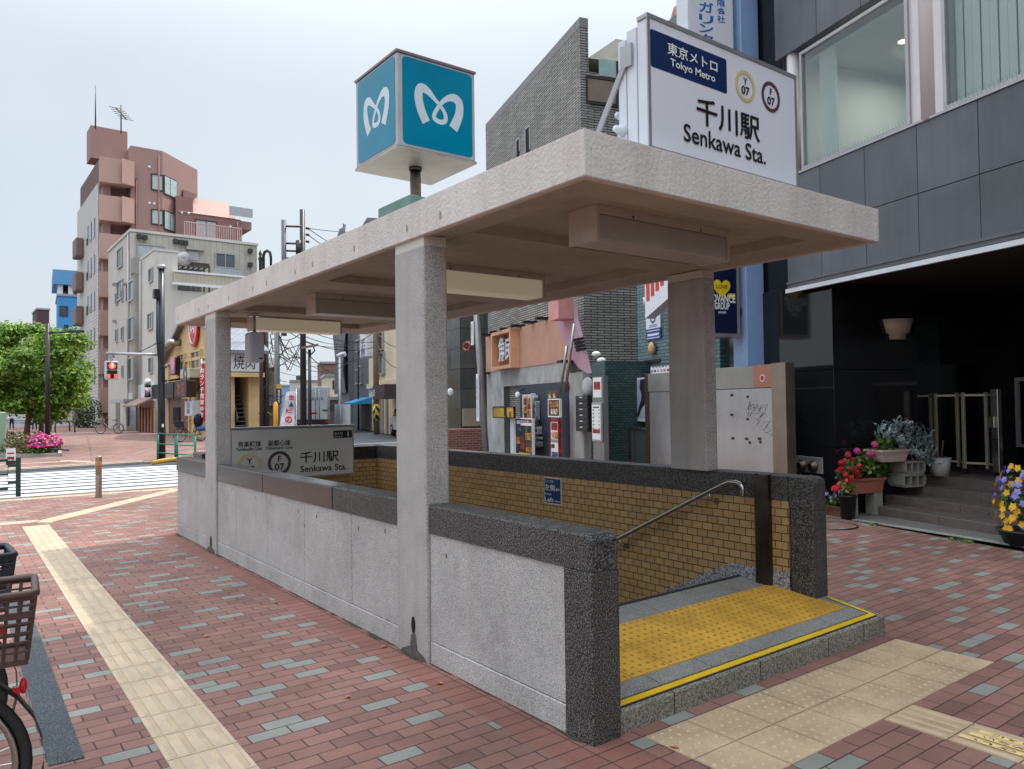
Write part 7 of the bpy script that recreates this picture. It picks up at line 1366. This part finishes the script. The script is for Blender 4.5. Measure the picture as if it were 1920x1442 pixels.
# ------------------------------------------------------------------ two distant walkers
def person(lab_, px, py, dist, shirt, trousers, seed):
    q = PD(px, py, dist); t0 = Vector((q.x, q.y, 0)); me = bpy.data.meshes.new('person'); rg = random.Random(seed)
    J = {'p': (0, 0, .92), 'c': (0, 0, 1.25), 'n': (0, 0, 1.45), 'h0': (0, 0, 1.55), 'h': (0, 0, 1.68), 'lk': (-.1, .1, .5), 'lf': (-.11, .22, .06), 'lt': (-.11, .08, .04), 'rk': (.1, -.1, .5), 'rf': (.11, -.05, .06), 'rt': (.11, -.18, .04), 'ls': (-.19, 0, 1.38), 'le': (-.25, .04, 1.1), 'lh': (-.24, -.08, .86), 'rs': (.19, 0, 1.38), 're': (.25, -.02, 1.1), 'rh': (.25, -.12, .88)}
    rad = dict(p=.15, c=.15, n=.07, h0=.07, h=.1, lk=.07, lf=.05, lt=.04, rk=.07, rf=.05, rt=.04, ls=.07, le=.05, lh=.035, rs=.07, re=.05, rh=.035); ks = list(J)
    E_ = [('p', 'c'), ('c', 'n'), ('n', 'h0'), ('h0', 'h'), ('p', 'lk'), ('lk', 'lf'), ('lf', 'lt'), ('p', 'rk'), ('rk', 'rf'), ('rf', 'rt'), ('n', 'ls'), ('ls', 'le'), ('le', 'lh'), ('n', 'rs'), ('rs', 're'), ('re', 'rh')]
    me.from_pydata([J[k] for k in ks], [(ks.index(a), ks.index(b)) for a, b in E_], []); o = bpy.data.objects.new('tmp', me); COL.objects.link(o); md = o.modifiers.new('s', 'SKIN')
    for i, k in enumerate(ks): me.skin_vertices[0].data[i].radius = (rad[k], rad[k]); 
    me.skin_vertices[0].data[0].use_root = True; o.modifiers.new('b', 'SUBSURF').levels = 1; bpy.context.view_layer.update()
    nm = bpy.data.meshes.new_from_object(o.evaluated_get(bpy.context.evaluated_depsgraph_get())); bpy.data.objects.remove(o); nm.name = 'person'
    sk = plain('skin', rgb(206, 166, 144), .6)
    nm.materials.clear(); [nm.materials.append(x) for x in (shirt, trousers, sk)]
    for f in nm.polygons: z = f.center.z; f.material_index = 2 if z > 1.47 or (abs(f.center.x) > .2 and z < .95) else (0 if z > .93 else 1); f.use_smooth = True
    r = bpy.data.objects.new('person', nm); COL.objects.link(r); r.location = t0; r['label'] = lab_; r['category'] = 'person'
    m = MB(); m.ball((0, .02, 1.71), .112, .115, .1, 10); mkobj('hair', m, plain('dark hair', rgb(30, 26, 26), .6), r)
person('distant walker in a white top and dark trousers under the trees', 22, 795, 66, MAT['wht'], MAT['ink'], 1)
person('distant walker in dark clothes under the trees', 65, 793, 62, plain('navy jacket', rgb(40, 46, 66), .8), MAT['ink'], 2)
# ================================================================== the side street seen under the canopy
FM = Frame(PD(735, 800, 42)[:2], math.radians(-107.5))
CRM = plain('cream rendered wall', rgb(226, 212, 186), .85, 0, .1, .6, 0, 80, .5, .2); DGW = plain('dark grey render', rgb(100, 100, 106), .8, 0, .1, .6, 0, 80, .5, .15)
t = Th('cream_house', 'cream rendered building with narrow windows on the right of the side street', 'building', FM, (0, 0, 0)); xl = FM.loc(692, 760)[0]
m = MB(); m.box(xl, 6, 0, 9, 0, 11.5); t.part('wall', m, CRM); m = MB(); zz = FM.loc(712, 720)[1]; m.box(xl, 6, -.15, -.002, zz-.2, zz+.1); t.part('ledge', m, CRM)
for q in ((706, 669, 712, 703), (715, 663, 722, 700), (713, 625, 720, 655)): win(t, FM, *q, 0, None, MAT['alu'], .15, 0)
x0, x1, z0, z1 = FM.rect(709, 722, 732, 748, -.8); m = MB(); m.box(x0, x1, -1.1, -.2, z0, z1); sb = t.part('box_sign', m, plain('plum sign box', rgb(64, 48, 60), .5)); m = MB(); m.box(x0+.1, x0+.75, -1.106, -1.1005, z0+.15, z1-.2); t.part('sign_print', m, plain('lilac print', rgb(170, 170, 206), .5), sb)
for px in (713, 719, 727): x, _ = FM.loc(px, 780); m = MB(); m.box(x-.25, x+.25, -.1, 0, 0, 2.3); t.part('door', m, plain('grey door', rgb(150, 146, 140), .6))
FN = Frame(PD(692, 800, 50)[:2], math.radians(-107.5))
t = Th('clinic_building', 'dark grey clinic building partly wrapped in scaffold sheeting', 'building', FN, (0, 0, 0)); xa = FN.loc(661, 760)[0]; xb = FN.loc(640, 760)[0]
m = MB(); m.box(xa, 0, 0, 9, 0, 14); t.part('wall', m, DGW); m = MB()
n = 18
for i in range(n):
    for k in range(8):
        u0, u1 = xb+(xa-xb)*i/n, xb+(xa-xb)*(i+1)/n; f = lambda a, b: -.5+.12*math.sin(a*2.3+b*.8)+.08*math.sin(a*5+b*2); za, zb = 2.6+1.6*k, 2.6+1.6*(k+1); m.quad((u0, f(i, k), za), (u1, f(i+1, k), za), (u1, f(i+1, k+1), zb), (u0, f(i, k+1), zb))
m.box(xb, xa, -.28, 8, 0, 14.5); t.part('scaffold_sheet', m, plain('grey scaffold sheet', rgb(122, 122, 132), .6, 0, .2, 2))
for q in ((670, 639, 675, 658), (676, 630, 679, 655), (669, 695, 673, 718), (676, 688, 679, 718)): win(t, FN, *q, 0, None, MAT['alu'], .12, 0)
x0, x1, z0, z1 = FN.rect(681, 622, 694, 670, -.7); m = MB(); m.box(x0, x1, -.9, -.3, z0, z1+1.0); pn = t.part('vertical_sign', m, MAT['wht']); m = MB()
for i, c in enumerate("かわ医院"): zz = FN.loc(688, 636+i*10.2, -.9)[1]; letter(m, c, ((x0+x1)/2, -.905, zz), XU, ZU, (x1-x0)*.62, .3, 0, .02)
t.part('lettering', m, plain('clinic blue', rgb(50, 80, 160), .5), pn)
x0, x1, z0, z1 = FN.rect(660, 745, 681, 758, -.6); m = MB(); m.prism([(-.02, z1), (-1.2, z0+.1), (-1.2, z0), (-.02, z0)], 'x', x0, x1); t.part('awning', m, plain('bright blue awning', rgb(40, 150, 206), .6)); m = MB(); m.box(x0+.6, x1-.1, -.06, -.003, 0, z0-.1); t.part('shop_front', m, plain('brown shutter', rgb(110, 92, 80), .6))
for k, (a, b) in enumerate(((630, 640), (642, 657))):
    x0, x1, z0, z1 = FN.rect(a, 758, b, 790, -1.6); m = MB(); m.box(x0, x1, -1.7, -1.6, 0, z1, 0, 0); solo('site_hoarding', ['narrow pale hoarding panel nearest the truck', 'wide pale hoarding panel under the scaffold sheet'][k], 'hoarding', m, brickmat('white hoarding', rgb(216, 218, 226), rgb(226, 228, 234), rgb(180, 182, 190), .5, 40, .02, .5, .2, .1, None, 0), FN, (x0, -1.6, 0), 'hoarding panels by the scaffold')
# striped pole, wooden
p = PZ(706, 815); zt = 9; t = Th('utility_pole', 'brown utility pole with a yellow and black striped guard by the cream building', 'utility pole', W, (p.x, p.y, 0)); m = MB(); m.tube([(p.x, p.y, 0), (p.x, p.y, zt)], [.17, .13], 12); t.part('shaft', m, plain('brown pole', rgb(122, 106, 92), .8, 0, .15, 2))
sm = Mat('warning stripes', .5); wv = sm.n.new("ShaderNodeTexWave"); wv.bands_direction = 'DIAGONAL'; wv.inputs["Scale"].default_value = 1.3; sm.link(sm.tc("UV"), wv.inputs[0]); sm.color(sm.ramp(wv.outputs[1], [(0, rgb(40, 40, 36)), (.5, rgb(222, 200, 70))], True)); d0 = p.x*CF.x+p.y*CF.y; m = MB(); m.tube([(p.x, p.y, 1.6+(767-795)/1433*d0), (p.x, p.y, 1.6+(767-764)/1433*d0)], .19, 12); t.part('striped_guard', m, sm.m)
# parked car nose behind the big pillar
FV = Frame(PD(742, 812, 40)[:2], math.radians(-107.5)); t = Th('parked_car', 'white parked car mostly hidden behind the near pillar', 'car', FV, (0, .6, 0)); m = MB()
prof = [(-1.7, .35), (-1.75, .75), (-1.6, .95), (-.8, 1.02), (-.2, 1.5), (1.5, 1.52), (2.0, 1.05), (2.1, .5), (2.05, .3)]
m.prism(prof, 'y', 0, 1.6); bm = bmesh.new(); t.part('body', m, plain('white car paint', rgb(220, 222, 226), .2, 0, .03)); bm.free()
for q, nm in (([(-.68, 1.04), (-.22, 1.42), (.4, 1.44), (.4, 1.04)], 'side_window'), ([(.48, 1.04), (.48, 1.44), (1.42, 1.44), (1.75, 1.06)], 'side_window')): m = MB(); m.prism(q, 'y', -.006, .0); t.part(nm, m, MAT['glassd'])
m = MB(); m.box(-1.78, -1.745, .1, 1.5, .3, .6); t.part('bumper', m, MAT['ink'])
for yy in (.05, 1.25): m = MB(); m.box(-1.77, -1.7, yy, yy+.3, .66, .84, 0, .02, 1); t.part('headlight', m, MAT['glassd'])
for xx in (-1.1, 1.3):
    for yy in (.06, 1.54): m = MB(); m.lathe((xx, yy, .3), [(.001, -.1), (.3, -.1), (.3, .1), (.001, .1)], 18, 0, 'y'); wh = t.part('wheel', m, MAT['blackrub']); m = MB(); m.lathe((xx, yy, .3), [(.001, -.105), (.18, -.105), (.18, .105), (.001, .105)], 14, 0, 'y'); t.part('rim', m, MAT['alu'], wh)
# delivery truck
FT = Frame(PD(553, 805, 48)[:2], math.radians(-21)); X = lambda px: FT.loc(px, 760)[0]; Zt = lambda py: FT.loc(585, py)[1]; x1 = X(618)
t = Th('delivery_truck', 'grey box delivery truck with blue lettering seen from behind', 'truck', FT, (x1/2, 2, 0)); zb, ztp_ = .75, Zt(725); GV = plain('pale grey truck box', rgb(188, 192, 200), .4, 0, .08, 1)
m = MB(); m.box(0, x1, 0, 4.6, zb, ztp_, 0, .03, 1); bx = t.part('cargo_box', m, GV); xm = X(595)
for a, b in ((.05, xm-.01), (xm+.01, x1-.05)): m = MB(); m.box(a, b, -.03, -.001, zb+.05, ztp_-.08, 0, .01, 1); t.part('rear_door', m, GV, bx)
for x in (.1, xm-.12, xm+.12, x1-.1): m = MB(); m.tube([(x, -.05, zb+.1), (x, -.05, ztp_-.15)], .022, 6); t.part('door_bar', m, MAT['steel'])
for x in (.05, x1-.05):
    for zz in (zb+.3, 1.5, 2.3): m = MB(); m.box(x-.06, x+.06, -.06, -.03, zz, zz+.1); t.part('hinge', m, MAT['steel'])
z_ = Zt(748); m = MB(); letter(m, "SAGAWA", (X(590)-.12, -.032, z_), XU, ZU, X(607)-X(566), .24, 0, .008); t.part('lettering', m, plain('truck blue', rgb(56, 90, 170), .4), bx)
for a, b, c in ((584, 775, R_), (604, 770, Gn)): x0 = X(a); m = MB(); m.box(x0, x0+.35, -.034, -.0305, Zt(b)-.06, Zt(b)+.06); t.part('door_label', m, c, bx)
m = MB(); m.box(.1, x1-.1, -.05, .2, .45, .74); t.part('bumper', m, MAT['ink'])
for x in (.18, x1-.18): m = MB(); m.box(x-.12, x+.12, -.07, -.051, .55, .68); t.part('tail_light', m, plain('tail red', rgb(170, 30, 30), .3))
for x in (.25, x1-.25):
    for yy in (1.0, 5.4): m = MB(); m.lathe((x, yy, .38), [(.001, -.14), (.38, -.14), (.38, .14), (.001, .14)], 18, 0, 'x'); t.part('wheel', m, MAT['blackrub'])
m = MB(); m.prism([(4.7, .5), (4.7, 2.3), (5.6, 2.2), (6.2, 1.3), (6.25, .5)], 'x', .05, x1-.05); t.part('cab', m, GV)
# poles
def pole(lab_, px, d, ytop, rpx, mt, name='utility_pole', group=None, taper=.8):
    p = PD(px, 770, d); r = rpx/1433*d; zt = PD(px, ytop, d).z; t = Th(name, lab_, name.replace('_', ' '), W, (p.x, p.y, 0), group); m = MB(); m.tube([(p.x, p.y, -.05), (p.x, p.y, zt)], [r, r*taper], 12); t.part('shaft', m, mt); return t, p, zt, r
BLK = plain('blue black steel pole', rgb(38, 38, 48), .4, 0, .2, 2); CON = plain('weathered concrete pole', rgb(128, 134, 138), .8, 0, .15, 2); BRN = plain('brown steel pole', rgb(72, 50, 46), .5, 0, .15, 2)
t, p, zt, r = pole('tall blue black steel pole rising above the canopy with rung frames', 569, 33, 391, 6.0, BLK)
s_ = PD(532, 413, 33); m = MB(); m.tube([(s_.x, s_.y, PD(532, 500, 33).z-3), (s_.x, s_.y, s_.z)], .11, 8); t.part('side_post', m, plain('grey steel post', rgb(92, 96, 108), .5))
for py in (424, 456, 470, 484): a = PD(530, py, 33); b = PD(566, py+1, 33); m = MB(); m.tube([a, b], .045, 6); t.part('rung', m, MAT['dsteel'])
for py in (428, 440, 453): a = PD(575, py, 33); m = MB(); m.lathe((a.x-.05, a.y, a.z), [(.001, 0), (.06, .02), (.04, .08), (.07, .12), (.001, .2)], 8, 0, 'x'); t.part('insulator', m, MAT['ink'])
a = PD(560, 462, 33); m = MB(); m.tube([(a.x, a.y, a.z-.5), (a.x, a.y, a.z+.25)], .13, 8); t.part('transformer', m, MAT['ink'])
t, p, zt, r = pole('slim black post with a tilted square lamp head beside the truck', 581, 31, 655, 3.6, BLK, 'lamp_post'); a = PD(579, 650, 31); m = MB(); m.bar((a.x-.25, a.y, a.z-.05), (a.x+.35, a.y, a.z+.08), .3, .1); t.part('lamp_head', m, plain('rusty lamp head', rgb(140, 108, 92), .6)); a2 = PD(586, 660, 31); m = MB(); m.tube([PD(583, 665, 31), PD(590, 658, 31), PD(588, 650, 31)], .03, 6); t.part('cable_loop', m, MAT['ink'])
t, p, zt, r = pole('grey concrete utility pole carrying an amber and black address plate', 520, 36, 560, 5.6, CON); m = MB(); a = PD(521, 758, 35.7); b = PD(528.5, 729, 35.7); 
fr = Frame((p.x, p.y), math.radians(-20)); t2 = Face(t, fr); x0, x1, z0, z1 = fr.rect(518, 729, 528, 757, -.2); m.box(x0, x1, -.22, -.18, z0, z1); pl_ = t2.part('address_plate', m, MAT['ink']); m = MB(); letter(m, "電\n柱\n広\n告", ((x0+x1)/2, -.222, (z0+z1)/2), XU, ZU, (x1-x0)*.5, (z1-z0)*.85, 0, .01); t2.part('lettering', m, MAT['wht'], pl_); m = MB(); m.box(x0, x1, -.22, -.18, z1+.01, z1+.22); t2.part('amber_plate', m, plain('amber plate', rgb(214, 176, 90), .5))
t, p, zt, r = pole('brown steel pole standing right of the barbecue house stairs', 490, 34, 560, 3.8, BRN)
t, p, zt, r = pole('thin dark utility pole tangled in cables left of the concrete pole', 501, 42, 540, 3.6, plain('dark wood pole', rgb(84, 74, 70), .8)); fr = Frame((p.x, p.y), math.radians(-20)); t2 = Face(t, fr); x0, x1, z0, z1 = fr.rect(506, 671, 514, 688, -.2); m = MB(); m.box(x0, x1, -.25, -.2, z0, z1); t2.part('name_plate', m, MAT['wht'])
# hooked lamp finial above the canopy
p = PD(494, 505, 40); t = Th('ornamental_lamp', 'dark hooked street lamp top and spire showing above the canopy edge', 'street lamp', W, (p.x, p.y, 0)); m = MB(); q = PD(494, 480, 40); m.tube([(p.x, p.y, 0), (p.x, p.y, q.z), PD(496, 473, 40), PD(501, 470, 40), PD(506, 473, 40), PD(508, 482, 40), PD(508, 500, 40)], [.1, .08, .08, .08, .08, .07, .06], 8); t.part('hook', m, MAT['ink']); a = PD(494, 473, 40.0); m = MB(); a = PD(495.0, 490, 39.9); m.lathe((PD(488, 490, 40).x, PD(488, 490, 40).y, PD(488, 500, 40).z), [(.08, -3), (.08, .3), (.13, .4), (.05, .55), (.1, .65), (.001, .9)], 8); t.part('spire', m, plain('dark green spire', rgb(46, 54, 44), .5))
for k, (px, d, yt, lb) in enumerate(((672, 52, 640, 'thin black lamp pole before the clinic wall'), (1.0, 0, 0, ''))):
    if d: pole(lb, px, d, yt, 1.6, BLK, 'lamp_pole')
q = PD(665, 664, 52); t = Th('street_lamp', 'white tubular street lamp head leaning over the side street', 'street lamp', W, (q.x, q.y, 0)); a = PD(637, 700, 52); m = MB(); m.tube([(a.x, a.y, 0), PD(637, 670, 52)], .08, 8); m.tube([PD(637, 670, 52), PD(640, 664, 52), PD(646, 661, 52)], .06, 8); t.part('post', m, MAT['wht']); m = MB(); m.tube([PD(632, 668, 52), PD(640, 664, 52), PD(646, 662, 52), PD(648, 668, 52)], .12, 8); t.part('lamp_head', m, MAT['wht'])
# yellow plastic post, nobori banner, black awning shop
p = PD(517, 800, 34); m = MB(); zt = PD(517, 757, 34).z; m.tube([(p.x, p.y, 0), (p.x, p.y, zt), (p.x, p.y, zt+.08)], [.1, .1, .03], 10); solo('post_guard', 'bright amber plastic pole guard beside the concrete pole', 'post', m, plain('amber plastic', rgb(236, 164, 50), .5), W, (p.x, p.y, 0))
FNb = Frame(PD(545, 800, 32)[:2], math.radians(-25)); t = Th('nobori_banner', 'leaning white nobori banner with red and blue print', 'banner', FNb, (0, 0, 0)); c = [FNb.loc(*q) for q in ((537, 735), (554, 733), (551, 800), (524, 800))]; m = MB(); n = 8
for i in range(n):
    u0, u1 = i/n, (i+1)/n; L0 = [c[0][k]+(c[3][k]-c[0][k])*u0 for k in (0, 1)]; L1 = [c[0][k]+(c[3][k]-c[0][k])*u1 for k in (0, 1)]; R0 = [c[1][k]+(c[2][k]-c[1][k])*u0 for k in (0, 1)]; R1 = [c[1][k]+(c[2][k]-c[1][k])*u1 for k in (0, 1)]; y0, y1 = -.04*math.sin(i), -.04*math.sin(i+1); m.quad((L1[0], y1, L1[1]), (R1[0], y1, R1[1]), (R0[0], y0, R0[1]), (L0[0], y0, L0[1]))
cl = t.part('cloth', m, plain('white banner cloth', rgb(226, 222, 230), .8)); m = MB()
for px, py, w_, h_, ch in ((547, 745, 11, 9, "生"), (543, 770, 13, 8, "ビ"), (541, 787, 13, 13, "の")): x, z = FNb.loc(px, py, -.06); letter(m, ch, (x, -.06, z), XU, ZU, w_/1433*32, h_/1433*32, 0, .04)
t.part('lettering', m, plain('banner print red', rgb(196, 50, 66), .6), cl); m = MB(); x, z = FNb.loc(546, 758, -.06); letter(m, "▲", (x, -.06, z), XU, ZU, .22, .2); t.part('lettering', m, plain('banner print navy', rgb(44, 54, 110), .6), cl); m = MB(); m.tube([(c[1][0]+.03, 0, c[1][1]+.1), (c[2][0]+.1, 0, 0)], .02, 6); t.part('rod', m, MAT['wht'])
t, fr, x1, zt = farblock('awning_shop', 'narrow shop with a black awning left of the concrete pole', 493, 516, 690, 46, plain('grey brown wall', rgb(120, 112, 100), .8), 6, 20, ((498, 705, 504, 720),)); x0, xx, z0, z1 = fr.rect(492, 740, 512, 761, -.5); m = MB(); m.prism([(-.02, z1), (-1.3, z0), (-1.2, z0-.1), (-.02, z0)], 'x', x0, xx); t.part('awning', m, MAT['ink'])
# distant blocks closing the street
farblock('brown_roof_house', 'stepped brown building with roof rails at the end of the side street', 602, 640, 682, 105, plain('brown brick wall', rgb(134, 98, 82), .85, 0, .2, .6), 10, 20, ((610, 700, 616, 712), (622, 700, 628, 712)))
farblock('cream_street_house', 'low cream house beyond the delivery truck', 610, 641, 706, 90, CRM, 8, 20, ((625, 715, 634, 728),))
farblock('pale_street_house', 'pale grey house left of the truck at the end of the street', 545, 604, 716, 120, plain('pale grey wall', rgb(206, 202, 192), .8), 8, 20, ((556, 705, 562, 714),))
farblock('blue_far_house', 'distant blue grey block low over the street end', 518, 556, 724, 150, plain('blue grey wall', rgb(140, 164, 184), .8), 8, 20)
farblock('dark_eave_house', 'narrow dark house squeezed between the truck and hoarding', 617, 634, 750, 72, plain('dark timber wall', rgb(96, 88, 80), .8), 8, 20, ((620, 760, 625, 768),))
farblock('east_side_house', 'beige house standing behind the dark slate corner building', 742, 840, 560, 52, CRM, 8, 20)
# overhead wires
def wire(a, b, sag, lb='black overhead wire strung across the side street', r=.02):
    m = MB(); n = 10; pts = []
    for i in range(n+1): u = i/n; q = a.lerp(b, u); q.z -= sag*4*u*(1-u); pts.append(q)
    m.tube(pts, r, 4); solo('overhead_wire', lb, 'wire', m, MAT['ink'], W, tuple(pts[0]), 'overhead wires over the side street')
rg = random.Random(4)
for a, da, b, db, sg in (((520, 590), 36, (712, 640), 40, .5), ((520, 610), 36, (706, 650), 40, .6), ((570, 630), 33, (660, 640), 60, .3), ((570, 655), 33, (655, 690), 70, .8), ((500, 640), 42, (700, 660), 48, 1.0), ((520, 640), 36, (640, 700), 90, .6), ((500, 660), 42, (640, 690), 100, .4), ((570, 600), 33, (740, 600), 30, .3), ((501, 690), 42, (612, 700), 100, .5), ((520, 665), 36, (665, 670), 52, .9), ((569, 640), 33, (706, 620), 38, .5), ((501, 610), 42, (569, 620), 33, .6), ((706, 620), 38, (745, 650), 30, .2), ((706, 640), 38, (745, 690), 30, .3)):
    wire(PD(*a, da), PD(*b, db), sg)
wire(PD(577, 428, 33), PD(660, 470, 60), .2, 'thin wire leaving the tall pole above the canopy'); wire(PD(577, 440, 33), PD(665, 480, 60), .3, 'thin wire leaving the tall pole above the canopy'); wire(PD(577, 428, 33), PD(720, 430, 60), .2, 'thin wire leaving the tall pole above the canopy')
wire(PD(300, 640, 24), PD(240, 665, 60), .1, 'thin wire from the signal pole to the beige block')
# tangled cable bundle round the concrete pole
m = MB()
for k in range(18):
    a = PD(rg.uniform(498, 516), rg.uniform(600, 790), rg.uniform(35.5, 40)); b = a+Vector((rg.uniform(-.5, .9), rg.uniform(-.2, .4), rg.uniform(-1.2, 1.2))); c = (a+b)/2+Vector((rg.uniform(-.3, .3), 0, rg.uniform(-.4, .4))); m.tube([a, a.lerp(c, .5)+Vector((0, 0, .1)), c, c.lerp(b, .5)+Vector((.1, 0, 0)), b], rg.uniform(.015, .03), 4)
for k in range(9):
    a = PD(rg.uniform(522, 545), rg.uniform(640, 690), 36); m.tube([PD(522, rg.uniform(620, 690), 36), a+Vector((0, 0, rg.uniform(-.2, .3))), PD(rg.uniform(545, 566), rg.uniform(640, 700), 34)], .02, 4)
struct('cable_tangle', m, MAT['dsteel'], 'stuff')
